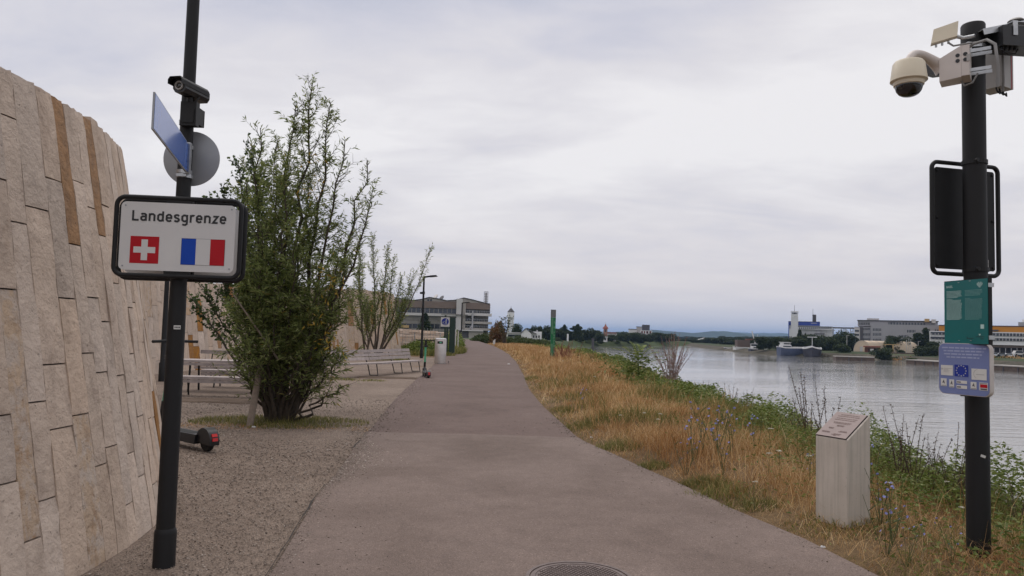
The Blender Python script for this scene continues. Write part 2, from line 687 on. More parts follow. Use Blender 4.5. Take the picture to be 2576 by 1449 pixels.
M['stone_rust'] = stone_mat('stone_rust', (0.36, 0.185, 0.068), (0.17, 0.09, 0.042), 0.5, mottle=(0.30, 0.165, 0.075))
M['stone_far'] = stone_mat('stone_far', (0.50, 0.40, 0.32), (0.38, 0.30, 0.24))
M['joint'] = mat('joint', (0.06, 0.048, 0.04), 0.95)
M['post_paint'] = mat('post_paint', (0.0105, 0.0105, 0.0115), 0.6, spec=0.35, var=0.12, scale=5, bump=0.04, bscale=120, rvar=0.08)
M['black_metal'] = mat('black_metal', (0.009, 0.009, 0.0095), 0.55, spec=0.35, var=0.2, scale=9, bump=0.03, bscale=90)
M['black_plastic'] = mat('black_plastic', (0.014, 0.014, 0.016), 0.4, var=0.2, scale=8)
M['rubber'] = mat('rubber', (0.012, 0.012, 0.013), 0.8)
M['galv'] = mat('galv', (0.45, 0.46, 0.47), 0.38, 0.85, var=0.18, scale=18, rvar=0.12)
M['alu_back'] = mat('alu_back', (0.33, 0.34, 0.36), 0.55, 0.35, var=0.07, scale=3)
M['sign_white'] = mat('sign_white', (0.60, 0.59, 0.58), 0.35, var=0.035, scale=3)
M['sign_black'] = mat('sign_black', (0.012, 0.012, 0.013), 0.4)
M['sign_red'] = mat('sign_red', (0.43, 0.006, 0.014), 0.5, var=0.05, spec=0.25)
M['sign_blue'] = mat('sign_blue', (0.004, 0.055, 0.40), 0.5, var=0.05, spec=0.25)
M['street_blue'] = mat('street_blue', (0.03, 0.125, 0.50), 0.12, var=0.04, spec=0.8)
M['teal'] = mat('teal', (0.004, 0.125, 0.125), 0.28, var=0.06, scale=4)
M['teal_text'] = mat('teal_text', (0.42, 0.58, 0.55), 0.5)
M['teal_text_dim'] = mat('teal_text_dim', (0.16, 0.33, 0.32), 0.5)
M['eu_panel'] = mat('eu_panel', (0.165, 0.205, 0.40), 0.4, var=0.06, scale=4)
M['eu_text'] = mat('eu_text', (0.34, 0.38, 0.56), 0.5)
M['eu_blue'] = mat('eu_blue', (0.006, 0.025, 0.26), 0.4)
M['star'] = mat('star', (0.55, 0.58, 0.52), 0.5)
M['card'] = mat('card', (0.62, 0.61, 0.58), 0.5, var=0.05)
M['card_rim'] = mat('card_rim', (0.55, 0.50, 0.47), 0.5)
M['cream'] = mat('cream', (0.62, 0.55, 0.42), 0.4, var=0.05, scale=5)
M['cam_white'] = mat('cam_white', (0.60, 0.54, 0.50), 0.42, var=0.05, scale=5)
M['cam_grey'] = mat('cam_grey', (0.36, 0.345, 0.33), 0.5, var=0.08)
M['smoked'] = mat('smoked', (0.006, 0.006, 0.007), 0.06, spec=0.8)
M['cable'] = mat('cable', (0.20, 0.195, 0.19), 0.6)
M['red_strip'] = mat('red_strip', (0.35, 0.03, 0.03), 0.5)
M['red_lens'] = mat('red_lens', (0.55, 0.012, 0.012), 0.25)
M['mint'] = mat('mint', (0.10, 0.46, 0.27), 0.4)
M['steel_bin'] = mat('steel_bin', (0.50, 0.47, 0.45), 0.34, 0.75, var=0.12, scale=4, rvar=0.1)
M['bin_top'] = mat('bin_top', (0.72, 0.73, 0.75), 0.4, 0.4)
M['dark_green'] = mat('dark_green', (0.012, 0.034, 0.026), 0.45)
M['marker_green'] = mat('marker_green', (0.006, 0.155, 0.055), 0.4, var=0.12)
M['marker_pale'] = mat('marker_pale', (0.24, 0.37, 0.27), 0.5)
M['marker_grey'] = mat('marker_grey', (0.14, 0.145, 0.15), 0.5, var=0.3, scale=10)
M['concrete'] = mat('concrete', (0.47, 0.43, 0.38), 0.85, var=0.1, scale=3, bump=0.15, bscale=60)
M['wood_grey'] = mat('wood_grey', (0.36, 0.31, 0.295), 0.8, var=0.22, scale=7, bump=0.2, bscale=30, rand=0.15)
M['stake'] = mat('stake', (0.22, 0.175, 0.14), 0.85, var=0.2, scale=12, bump=0.3, bscale=50)
M['bark'] = mat('bark', (0.055, 0.042, 0.03), 0.9, var=0.35, scale=18, bump=0.6, bscale=60)
M['bark_pale'] = mat('bark_pale', (0.09, 0.07, 0.052), 0.9, var=0.3, scale=14, bump=0.5, bscale=50)
M['iron'] = mat('iron', (0.15, 0.115, 0.105), 0.6, 0.3, var=0.25, scale=20, bump=0.2, bscale=150)
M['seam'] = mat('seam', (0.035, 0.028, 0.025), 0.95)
M['bronze'] = mat('bronze', (0.20, 0.15, 0.142), 0.45, 0.25, var=0.1, scale=9)
M['bronze_text'] = mat('bronze_text', (0.10, 0.052, 0.044), 0.6)
M['willow'] = leaf_mat('willow', [(0.0, (0.09, 0.125, 0.032)), (0.5, (0.195, 0.24, 0.070)), (0.88, (0.31, 0.35, 0.13)), (0.97, (0.38, 0.40, 0.19)), (1.0, (0.36, 0.27, 0.05))], 0.5, 0.5)
M['willow_yellow'] = leaf_mat('willow_yellow', [(0.0, (0.42, 0.27, 0.03)), (1.0, (0.55, 0.36, 0.06))])
M['poplar'] = leaf_mat('poplar', [(0.0, (0.03, 0.056, 0.018)), (0.6, (0.065, 0.105, 0.03)), (1.0, (0.125, 0.17, 0.05))], 0.45)
M['far_leaf'] = leaf_mat('far_leaf', [(0.0, (0.018, 0.030, 0.010)), (0.5, (0.034, 0.052, 0.017)), (1.0, (0.065, 0.085, 0.030))], 0.7, 0.2)
M['far_leaf_light'] = leaf_mat('far_leaf_light', [(0.0, (0.035, 0.055, 0.016)), (0.5, (0.065, 0.09, 0.028)), (1.0, (0.11, 0.13, 0.05))], 0.7, 0.25)
M['far_leaf_red'] = leaf_mat('far_leaf_red', [(0.0, (0.09, 0.045, 0.022)), (0.5, (0.15, 0.075, 0.034)), (1.0, (0.14, 0.115, 0.045))], 0.7, 0.25)
M['dry_grass'] = leaf_mat('dry_grass', [(0.0, (0.25, 0.14, 0.054)), (0.3, (0.42, 0.258, 0.108)), (0.7, (0.60, 0.41, 0.20)), (1.0, (0.80, 0.64, 0.40))], 0.7, 0.35, patch=((0.72, 0.56, 0.44), (1.10, 1.08, 1.06), 0.8))
M['green_grass'] = leaf_mat('green_grass', [(0.0, (0.085, 0.092, 0.022)), (0.5, (0.155, 0.16, 0.042)), (0.85, (0.235, 0.22, 0.07)), (1.0, (0.46, 0.35, 0.15))], 0.65, 0.35)
M['weed'] = leaf_mat('weed', [(0.0, (0.065, 0.098, 0.018)), (0.5, (0.14, 0.19, 0.04)), (1.0, (0.25, 0.28, 0.085))], 0.5, 0.35)
M['reed'] = mat('reed', (0.24, 0.175, 0.15), 0.9, var=0.3)
M['stalk'] = mat('stalk', (0.07, 0.045, 0.032), 0.9, var=0.3)
M['seed_head'] = leaf_mat('seed_head', [(0.0, (0.035, 0.024, 0.018)), (1.0, (0.11, 0.075, 0.055))], 0.9, 0.1)
M['chicory'] = leaf_mat('chicory', [(0.0, (0.19, 0.20, 0.50)), (1.0, (0.32, 0.33, 0.66))], 0.6, 0.35)
M['umbel'] = leaf_mat('umbel', [(0.0, (0.62, 0.60, 0.50)), (1.0, (0.78, 0.77, 0.68))], 0.6, 0.3)
M['green_stem'] = mat('green_stem', (0.075, 0.095, 0.03), 0.7)
M['red_stem'] = leaf_mat('red_stem', [(0.0, (0.20, 0.06, 0.05)), (1.0, (0.30, 0.13, 0.10))], 0.8, 0.2)
M['litter'] = mat('litter', (0.72, 0.72, 0.72), 0.6)
# far buildings
M['bld_beige'] = mat('bld_beige', (0.37, 0.345, 0.315), 0.7, var=0.07, scale=0.3)
M['bld_brown'] = mat('bld_brown', (0.205, 0.155, 0.13), 0.7, var=0.09, scale=0.4)
M['bld_pale'] = mat('bld_pale', (0.58, 0.56, 0.55), 0.7, var=0.06, scale=0.3)
M['bld_panel'] = mat('bld_panel', (0.24, 0.225, 0.205), 0.7, var=0.1, scale=0.5, rand=0.1)
M['bld_grey'] = mat('bld_grey', (0.37, 0.365, 0.385), 0.75, var=0.06, scale=0.2)
M['bld_white'] = mat('bld_white', (0.80, 0.80, 0.80), 0.6, var=0.05, scale=0.2)
M['bld_silo'] = mat('bld_silo', (0.70, 0.71, 0.73), 0.7, var=0.06, scale=0.15)
M['bld_blue'] = mat('bld_blue', (0.04, 0.085, 0.40), 0.5, var=0.06, scale=0.2)
M['bld_dark'] = mat('bld_dark', (0.085, 0.08, 0.09), 0.6, var=0.1, scale=0.3)
M['bld_orange'] = mat('bld_orange', (0.62, 0.245, 0.012), 0.55, var=0.05, scale=0.2)
M['roof_dark'] = mat('roof_dark', (0.06, 0.058, 0.062), 0.7, var=0.15)
M['roof_slate'] = mat('roof_slate', (0.13, 0.13, 0.14), 0.7, var=0.15, scale=0.5)
M['roof_red'] = mat('roof_red', (0.26, 0.085, 0.06), 0.8, var=0.2, scale=1)
M['glass'] = mat('glass', (0.032, 0.038, 0.05), 0.08, spec=0.6, rand=0.35, var=0.3, scale=0.4)
M['tent'] = mat('tent', (0.68, 0.55, 0.41), 0.7, var=0.06, scale=0.4)
M['hut_red'] = mat('hut_red', (0.20, 0.075, 0.05), 0.7, var=0.15)
M['gantry'] = mat('gantry', (0.50, 0.34, 0.16), 0.6)
M['quay'] = mat('quay', (0.115, 0.085, 0.07), 0.9, var=0.3, scale=0.8)
M['quay_top'] = mat('quay_top', (0.38, 0.355, 0.33), 0.85, var=0.12, scale=0.6)
M['riprap'] = ground_mat('riprap', ((0.05, 0.047, 0.036), (0.09, 0.08, 0.06), (0.15, 0.13, 0.10)), 0.1, 0.9, 5.0, 1.0, 0.3)
M['ship_blue'] = mat('ship_blue', (0.075, 0.095, 0.165), 0.5, var=0.2, scale=0.5)
M['ship_dark'] = mat('ship_dark', (0.035, 0.036, 0.055), 0.5, var=0.2, scale=0.5)
M['ship_white'] = mat('ship_white', (0.70, 0.70, 0.70), 0.5, var=0.08, scale=0.6)
M['ship_brown'] = mat('ship_brown', (0.13, 0.095, 0.08), 0.7, var=0.2)
M['van'] = mat('van', (0.5, 0.52, 0.55), 0.3, rand=0.5)
M['brick_pink'] = mat('brick_pink', (0.34, 0.19, 0.15), 0.8, var=0.12)

# river: nearly still far off, combed by the current into long low ripples
_m, _t, _b = new_mat('water')
_tc = _t.nodes.new('ShaderNodeTexCoord')
_v = _tc.outputs['Object']
_b.inputs['Base Color'].default_value = (0.21, 0.208, 0.198, 1)
_b.inputs['Roughness'].default_value = 0.05
_b.inputs['IOR'].default_value = 1.33
_w1 = noise_n(_t, map_n(_t, _v, (0.10, 0.55, 1), rot=(0, 0, -0.12)), 1.0, 4, 0.55, 0.6)
_w2 = noise_n(_t, map_n(_t, _v, (0.6, 2.2, 1), rot=(0, 0, -0.05)), 1.0, 4, 0.6, 0.4)
_calm = ramp_n(_t, noise_n(_t, map_n(_t, _v, (0.012, 0.03, 1), (4.2, 0.7, 0)), 1.0, 3, 0.5, 0.5), [(0.38, 0.25), (0.62, 1.0)])
_h = math_n(_t, 'MULTIPLY', math_n(_t, 'MULTIPLY_ADD', _w2, 0.34, _w1), _calm)
_bp = _t.nodes.new('ShaderNodeBump')
_bp.inputs['Strength'].default_value = 0.24
_bp.inputs['Distance'].default_value = 0.3
_t.links.new(_h, _bp.inputs['Height'])
_t.links.new(_bp.outputs[0], _b.inputs['Normal'])
M['water'] = _m

# concrete of the stele: cast surface with rain streaks running down
_m, _t, _b = new_mat('stele_concrete')
_tc = _t.nodes.new('ShaderNodeTexCoord')
_v = _tc.outputs['Object']
_c = ramp_n(_t, noise_n(_t, _v, 4, 6, 0.6), [(0.3, (0.50, 0.445, 0.385)), (0.7, (0.60, 0.54, 0.475))])
_st = ramp_n(_t, noise_n(_t, map_n(_t, _v, (30, 30, 1.2)), 1.0, 4, 0.65), [(0.45, 0.0), (0.7, 1.0)])
_c = mix_n(_t, math_n(_t, 'MULTIPLY', _st, 0.45), _c, (0.30, 0.285, 0.235))
_pt = ramp_n(_t, noise_n(_t, _v, 70, 2, 0.5), [(0.26, 0.6), (0.32, 1.0)])
_c = mix_n(_t, 1.0, _c, _pt, 'MULTIPLY')
_t.links.new(_c, _b.inputs['Base Color'])
_b.inputs['Roughness'].default_value = 0.85
jitter_bump(_t, _b, _v, 90, 0.2, 0.004)
M['stele'] = _m


# ------------------------------------------------------------------ lie of the land
# near bank: (Y, x of the crest, z of the crest, x of the waterline)
BANK = [(-40, 4.9, 0.0, 13.5), (4, 4.75, 0.0, 13.5), (12, 4.85, 0.0, 13.5), (24, 5.2, 0.0, 14), (46, 6.2, 0.0, 14.5), (60, 6.0, 0.0, 14.5), (80, 5.0, -0.1, 13.5),
        (100, 3.6, -0.2, 12.5), (130, 3.0, -0.6, 12), (160, 4.0, -1.2, 12), (200, 6.5, -1.8, 14), (250, 11, -2.3, 17.5), (300, 15, -2.5, 21.5), (360, 20, -2.5, 26.5),
        (416, 30, -2.5, 36), (460, 52, -2.5, 57), (500, 80, -2.5, 86), (560, 112, -2.5, 118), (620, 146, -2.5, 152), (700, 172, -2.5, 178)]
BANK_A = np.array(BANK, float)
WATER_Z = -5.5
# tarmac path: (Y, left edge, right edge)
PATH = [(-20, -0.8, 4.6), (2, -1.2, 3.0), (4.88, -1.5, 2.56), (5.9, -1.63, 2.36), (7.3, -1.79, 2.03), (8.95, -1.92, 1.65), (10, -2.02, 1.4), (11.4, -2.14, 1.05), (14.3, -2.37, 0.84), (17.6, -2.62, 0.68), (21, -2.83, 0.55),
        (25, -3.03, 0.52), (36, -3.58, 0.42), (44, -3.9, 0.2), (53, -4.1, -0.1), (66, -4.5, -0.8), (85, -5.2, -2.0), (110, -7.0, -4.2), (130, -9.5, -6.0), (150, -13, -9), (180, -18, -13)]
PATH_A = np.array(PATH, float)
pathL = lambda y: np.interp(y, PATH_A[:, 0], PATH_A[:, 1])
pathR = lambda y: np.interp(y, PATH_A[:, 0], PATH_A[:, 2])
crestX = lambda y: np.interp(y, BANK_A[:, 0], BANK_A[:, 1])
crestZ = lambda y: np.interp(y, BANK_A[:, 0], BANK_A[:, 2])
waterX = lambda y: np.interp(y, BANK_A[:, 0], BANK_A[:, 3])


def land_z(x, y):
    x, y = np.asarray(x, float), np.asarray(y, float)
    cx, cz, wx = crestX(y), crestZ(y), waterX(y)
    t = np.clip((x - cx) / (wx - cx), 0, 1.4)
    z = cz + (-5.9 - cz) * t
    # the crest is rounded, the verge swells a little between path and crest
    e = np.clip((x - pathR(y)) / np.maximum(cx - pathR(y), 0.5), 0, 1)
    return z + 0.10 * np.sin(e * PI) * (t <= 0) * (y < 120)


def river_bank():
    ys = np.unique(np.concatenate([np.arange(-40, 30, 1.0), np.arange(30, 120, 4.0), np.arange(120, 701, 10.0)]))
    fr = np.array([0, 0.25, 0.5, 0.75, 1.0])
    V, k = [], 0
    for y in ys:
        pr, cx, wx = pathR(y) - 0.15, crestX(y), waterX(y)
        xs = [-900, -120, -30, -12, pr] + [pr + (cx - pr) * f for f in fr[1:]] + [cx + (wx - cx) * f for f in (0.12, 0.3, 0.6, 1.0, 1.35)]
        zs = land_z(np.array(xs), np.full(len(xs), y))
        for i, (x, z) in enumerate(zip(xs, zs)):
            if i > 4 and y < 120:
                z += 0.07 * (vnoise(x, y, 3, 0.8) - 0.5)
            if i <= 4:
                z = crestZ(y) - 0.012
            V.append((x, y, z))
        k = len(xs)
    F = []
    for j in range(len(ys) - 1):
        for i in range(k - 1):
            a = j * k + i
            F.append((a, a + 1, a + k + 1, a + k))
    V = np.array(V)
    mi = [0 if V[f[0], 1] < 130 else 1 for f in F]
    o = fast_obj('riverbank_ground', V, F, [M['soil'], M['far_grass']], None, 'structure', mi)
    shade(o.data, 60)


river_bank()

# one sheet of ground out to the horizon: it is the river bed here and the plain beyond
MB().box(-16000, -2000, -9.4, 16000, 22000, -9.0).struct('ground', M['far_soil'])
# plain beyond the bend of the river
mb = MB()
xs = list(np.linspace(-6000, 6000, 41))
for (y, z) in ((702, -6.0), (706, -3.6), (725, -2.6), (1500, -2.0), (9000, -1.0)):
    for x in xs:
        mb.v.append((x, y + (0 if y > 800 else 6 * math.sin(x * 0.02)), z))
n = len(xs)
for j in range(4):
    for i in range(n - 1):
        a = j * n + i
        mb.f.append((a, a + 1, a + n + 1, a + n))
        mb.m.append(0)
mb.struct('plain', M['far_soil'])

# water
mb = MB()
mb.add([(-60, -60, WATER_Z), (1500, -60, WATER_Z), (1500, 730, WATER_Z), (-60, 730, WATER_Z)], [(0, 1, 2, 3)])
mb.struct('river', M['water'])

# right bank: (Y, waterline x)
RBANK = [(-60, 226), (60, 205), (150, 184), (233, 163), (262, 160), (285, 152), (303, 148), (316, 134), (330, 122), (352, 114), (400, 117), (470, 124), (540, 133), (620, 143), (722, 160)]
RB = np.array(RBANK, float)
rbX = lambda y: np.interp(y, RB[:, 0], RB[:, 1])
mb = MB()
ys = sorted(set([r[0] for r in RBANK] + list(range(0, 720, 20))))
k = 6
for y in ys:
    x = rbX(y)
    nz = 1.2 * (vnoise(y, 0, 5, 9) - 0.5)
    for dx, z in ((-3, -7.0), (0, -5.5), (2.2 + nz, -4.6), (7 + nz, -3.7), (16, -3.15), (900, -3.0)):
        mb.v.append((x + dx, y, z))
for j in range(len(ys) - 1):
    for i in range(k - 1):
        a = j * k + i
        mb.f.append((a, a + 1, a + k + 1, a + k))
        mb.m.append(0 if i < 3 else 1)
mb.struct('far_shore_ground', [M['riprap'], M['far_soil']], smooth=50)

# gravel yard on the left of the path
ys = list(np.unique(np.concatenate([np.arange(-20, 36, 1.0), [36, 40, 44]])))
mb = MB()
for y in ys:
    for x in (-14.0, -9.0, -6.0, float(pathL(y)) - 0.35 - 0.25 * vnoise(y, 2, 7, 1.6), float(pathL(y)) + 0.25):
        mb.v.append((x, y, -0.002 + (0.03 * (vnoise(x, y, 9, 2.2) - 0.4) if x < pathL(y) - 0.2 else -0.004)))
for j in range(len(ys) - 1):
    for i in range(4):
        a = j * 5 + i
        mb.f.append((a, a + 1, a + 6, a + 5))
        mb.m.append(0)
mb.struct('gravel_yard', M['gravel'], smooth=60)

# ground worn bare and dark in front of the benches
for cx_, cy_, rx_, ry_ in ((-6.0, 15.75, 1.35, .55), (-3.9, 24.6, 1.5, .5)):
    mb = MB()
    n_ = 40
    mb.v.append((cx_, cy_, .018))
    for q, zz in ((.75, .012), (1.0, -.04)):
        for i in range(n_):
            a = 2 * PI * i / n_
            w_ = q * (.75 + .5 * float(vnoise(math.cos(a) * 2 + cx_, math.sin(a) * 2, 88, .7)))
            mb.v.append((cx_ + rx_ * w_ * math.cos(a), cy_ + ry_ * w_ * math.sin(a), zz + .012))
    mb.f = [(0, 1 + i, 1 + (i + 1) % n_) for i in range(n_)] + [(1 + i, 1 + n_ + i, 1 + n_ + (i + 1) % n_, 1 + (i + 1) % n_) for i in range(n_)]
    mb.m = [0] * len(mb.f)
    mb.struct('worn_ground', M['worn_soil'])

# path: older pale tarmac up to a straight seam, redder tarmac beyond
SEAM_Y = 11.45


def strip(name, m, ya, yb, z, skew=0.0):
    ys_ = np.unique(np.concatenate([[ya, yb], np.arange(math.ceil(ya), yb, 1.0 if yb < 30 else 2.0)]))
    mb_ = MB()
    for y in ys_:
        l, r = float(pathL(y)), float(pathR(y))
        wob = 0.05 * (vnoise(y, 1, 21, 0.7) - 0.5)
        wob2 = 0.07 * (vnoise(y, 5, 22, 0.5) - 0.5)
        yy = y
        for i, x in enumerate((l + wob, l + wob, (l + r) / 2, r + wob2, r + wob2)):
            mb_.v.append((x, yy, (z - 0.05) if i in (0, 4) else z + (0.012 if i == 2 else 0)))
    for j in range(len(ys_) - 1):
        for i in range(4):
            a = j * 5 + i
            mb_.f.append((a, a + 1, a + 6, a + 5))
            mb_.m.append(0)
    return mb_.struct(name, m)


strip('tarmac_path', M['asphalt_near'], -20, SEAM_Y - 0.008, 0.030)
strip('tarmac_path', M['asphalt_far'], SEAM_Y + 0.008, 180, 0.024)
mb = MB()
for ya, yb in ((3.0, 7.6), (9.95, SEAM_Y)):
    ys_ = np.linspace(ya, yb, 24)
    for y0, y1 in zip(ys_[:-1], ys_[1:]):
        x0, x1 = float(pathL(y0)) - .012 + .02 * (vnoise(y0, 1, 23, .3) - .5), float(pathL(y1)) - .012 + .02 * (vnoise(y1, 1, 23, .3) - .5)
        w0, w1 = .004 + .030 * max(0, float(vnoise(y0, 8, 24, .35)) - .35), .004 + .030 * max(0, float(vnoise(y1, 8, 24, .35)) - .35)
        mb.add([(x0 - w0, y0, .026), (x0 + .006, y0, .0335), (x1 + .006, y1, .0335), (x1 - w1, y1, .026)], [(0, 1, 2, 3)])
mb.struct('path_edge_shade', M['seam'])  # dark strip painting the shadow line in the recess between gravel and tarmac
MB().box(-2.14, SEAM_Y - 0.02, -0.02, 1.03, SEAM_Y + 0.02, 0.016).struct('path_seam', M['seam'])

# far hills
def hill(name, pts, Y, depth, z0, seed):
    """ridge line given as (u, v) in the photograph at distance Y"""
    P = [at(u, v, Y) for u, v in pts]
    xs_ = np.linspace(P[0].x, P[-1].x, 140)
    hz_ = np.interp(xs_, [p.x for p in P], [p.z for p in P])
    hz_ = hz_ + (Y / 1874) * 2.2 * (vnoise(xs_, 0, seed, Y * 0.012) - 0.5) + (Y / 1874) * 0.8 * (vnoise(xs_, 0, seed + 1, Y * 0.003) - 0.5)
    V, F = [], []
    fr = [(-1.0, 0.0), (-0.7, 0.3), (-0.42, 0.62), (-0.2, 0.88), (0, 1.0), (0.5, 0.7), (1.0, 0.0)]
    for a, h in fr:
        for i, x in enumerate(xs_):
            w = 0.12 * (vnoise(x, a * 900, seed + 2, Y * 0.02) - 0.5) if 0 < h < 1 else 0
            V.append((x, Y + a * depth, z0 + (hz_[i] - z0) * max(0, h + w)))
    n_ = len(xs_)
    for j in range(len(fr) - 1):
        for i in range(n_ - 1):
            a = j * n_ + i
            F.append((a, a + 1, a + n_ + 1, a + n_))
    o = fast_obj(name, V, F, M['hill'], None, 'structure')
    shade(o.data, 60)


hill('hill', [(1180, 850), (1330, 838), (1560, 834), (1600, 836), (1640, 830), (1690, 833), (1740, 838), (1790, 834), (1822, 832), (1865, 840), (1930, 843), (2010, 848), (2100, 852), (2300, 850), (2700, 858)], 5200, 900, -3, 31)
hill('hill', [(1250, 846), (1500, 834), (1640, 839), (1800, 836), (2000, 839), (2200, 842), (2700, 855)], 8800, 1500, -3, 35)


# ------------------------------------------------------------------ big stone-clad garden walls (battered, curving)
def clad_wall(name, label, cx, cy, R0, k, H, a0, a1, cols, rows_fn, kinds, mats, core_arc=None, thick=0.16, sub=(3, 6), rough=0.007, top_wob=0.0, inside=False):
    """stones set upright in columns on a cone of base radius R0 leaning back by k; inside=True clads the hollow face"""
    sgn = -1.0 if inside else 1.0
    w = thing(name, label, 'wall', (cx, cy, 0))

    def P(a, z, off):
        r = R0 - sgn * k * z + sgn * off
        return Vector((r * math.cos(a), r * math.sin(a), z))
    # backing that shows as the dark line of the joints
    mb_ = MB()
    A0, A1 = core_arc or (a0, a1)
    nseg = max(12, int(abs(A1 - A0) / 3))
    for i in range(nseg + 1):
        a = math.radians(A0 + (A1 - A0) * i / nseg)
        for z, o in ((-0.3, -0.035), (H - 0.05, -0.035), (H - 0.05, -1.2), (-0.3, -1.2)):
            mb_.v.append(P(a, z, o))
    for i in range(nseg):
        b = i * 4
        for j in range(4):
            mb_.f.append((b + j, b + 4 + j, b + 4 + (j + 1) % 4, b + (j + 1) % 4))
            mb_.m.append(0)
    mb_.f += [(0, 1, 2, 3), (nseg * 4 + 3, nseg * 4 + 2, nseg * 4 + 1, nseg * 4)]
    mb_.m += [0, 0]
    mb_.part('core', M['joint'], w)
    for ci in range(len(cols) - 1):
        ca, cb = cols[ci], cols[ci + 1]
        ztop = H + (top_wob * (vnoise(ca, 0, 41, 3.0) - 0.5) + 0.5 * top_wob * (random.random() - 0.5))
        zs = rows_fn(ci, ca, ztop)
        for ri in range(len(zs) - 1):
            z0, z1 = zs[ri], zs[ri + 1]
            kind = kinds(ci, ca, (z0 + z1) / 2)
            proud = random.uniform(-0.003, 0.0035)
            gap_a = 0.0013 / R0
            g0, g1 = (0.005 if ri else 0), 0.005
            nx, nz = sub
            nz = max(3, min(9, int((z1 - z0) / 0.16) + 2))
            m_ = MB()
            aa0, aa1 = math.radians(ca) + gap_a, math.radians(cb) - gap_a
            sd = random.randint(0, 999)
            c_ = P((aa0 + aa1) / 2, (z0 + z1) / 2, 0)
            for j in range(nz + 1):
                for i in range(nx + 1):
                    a = aa0 + (aa1 - aa0) * i / nx
                    z = z0 + g0 + (z1 - g1 - z0 - g0) * j / nz
                    edge = i in (0, nx) or j in (0, nz)
                    d = proud + rough * (vnoise(a * R0, z, sd, 0.13) - 0.5) * 1.6 + rough * 0.7 * (random.random() - 0.5)
                    if i in (0, nx):
                        d -= 0.0025
                    if j in (0, nz):
                        d -= 0.004
                    zz = z
                    if j == nz and ri == len(zs) - 2:
                        zz += 0.02 * (random.random() - 0.5)
                    m_.v.append(P(a, zz, d) - c_)
            W = nx + 1
            for j in range(nz):
                for i in range(nx):
                    q = j * W + i
                    f_ = (q, q + 1, q + W + 1, q + W)
                    m_.f.append(f_ if not inside else f_[::-1])
                    m_.m.append(0)
            # sides and top of the block
            ring = [i for i in range(W)] + [j * W + nx for j in range(1, nz + 1)] + [nz * W + i for i in range(nx - 1, -1, -1)] + [j * W for j in range(nz - 1, 0, -1)]
            base = len(m_.v)
            for q in ring:
                p = m_.v[q] + c_
                a = math.atan2(p.y, p.x)
                m_.v.append(P(a, p.z, -thick if z1 > H - 0.01 else -0.04) - c_)
            nr = len(ring)
            for q in range(nr):
                f_ = (ring[q], base + q, base + (q + 1) % nr, ring[(q + 1) % nr])
                m_.f.append(f_ if not inside else f_[::-1])
                m_.m.append(0)
            m_.part('stone', mats[kind], w, smooth=35, loc=c_)
    return w


def rand_rows(lo, hi, spec=None):
    def fn(ci, a, H):
        if spec and round(a, 1) in spec:
            return [0.0] + [z for z in spec[round(a, 1)]] + [H]
        zs, z = [-0.12], random.uniform(0.15, hi)
        while z < H - 0.35:
            zs.append(z)
            z += random.uniform(lo, hi)
        return zs + [H]
    return fn


# the near wall at the left edge of the photograph
cols = []
a = -42.0
while a < -7.5:
    cols.append(round(a, 1))
    a += random.uniform(1.6, 2.9)
cols += [-8.9, -6.9, -5.2, -3.4, -0.6, 1.7, 3.6, 5.7, 7.5, 9.3, 11.3, 13.1, 15.1, 16.8, 18.9, 20.9]
cols = sorted(set(c for c in cols if not (-8.9 < c < -6.9) or c == -6.9))
a = 22.7
while a < 78:
    cols.append(round(a, 1))
    a += random.uniform(1.6, 2.6)
spec1 = {-8.9: [0.67, 1.05, 2.0, 2.75], -6.9: [0.32, 1.78, 2.45], -5.2: [0.52, 1.1, 2.2, 2.87], -3.4: [0.92, 1.32, 2.32], -0.6: [0.98, 1.75, 2.55], 1.7: [0.62, 1.38, 2.13],
         3.6: [0.72, 1.24, 1.77, 2.6], 5.7: [0.28, 1.6, 2.44], 7.5: [0.62, 1.2, 2.25], 9.3: [0.42, 1.06, 1.9, 2.5], 11.3: [0.86, 1.35, 2.3], 13.1: [0.3, 1.12, 1.72], 18.9: [0.45, 1.0, 2.1]}


def kinds1(ci, a, z):
    if -6.95 < a < -6.8 and 0.33 < z < 1.78:
        return 1
    if abs(a + 0.6) < 0.05 and z < 0.98:
        return 1
    if abs(a - 1.7) < 0.05 and z > 2.13:
        return 2
    if abs(a - 7.5) < 0.05 and z > 2.25:
        return 2
    if abs(a - 18.9) < 0.05 and 0.45 < z < 1.0:
        return 2
    if (a < -9.5 or a > 21) and random.random() < 0.06:
        return random.choice((1, 2))
    return 0


STONES = [M['stone'], M['stone_gold'], M['stone_rust']]
near_wall = clad_wall('stone_wall', 'tall curved wall of upright beige stone blocks behind the border sign post', -7.69, 4.95, 5.025, 0.177, 3.17,
                      -42, 78, cols, rand_rows(0.45, 1.25, spec1), kinds1, STONES, core_arc=(-120, 240), top_wob=0.05)

# the second wall sweeps round behind the benches: hollow side towards the yard
W2A, W2B = Vector((-11.0, 15.0, 0)), Vector((-9.3, 43.0, 0))
W2R = 150.0
_ch = (W2B - W2A).normalized()
_nr = Vector((_ch.y, -_ch.x, 0))
_sag = math.sqrt(W2R ** 2 - ((W2B - W2A).length / 2) ** 2)
W2C = (W2A + W2B) / 2 + _nr * _sag
_aB = math.degrees(math.atan2(W2B.y - W2C.y, W2B.x - W2C.x))
_aA = math.degrees(math.atan2(W2A.y - W2C.y, W2A.x - W2C.x)) % 360
cols2 = []
a = _aB
while a < _aA:
    cols2.append(round(a, 3))
    a += random.uniform(0.095, 0.165)


def kinds2(ci, a, z):
    return 2 if random.random() < 0.085 else (1 if random.random() < 0.08 else 0)


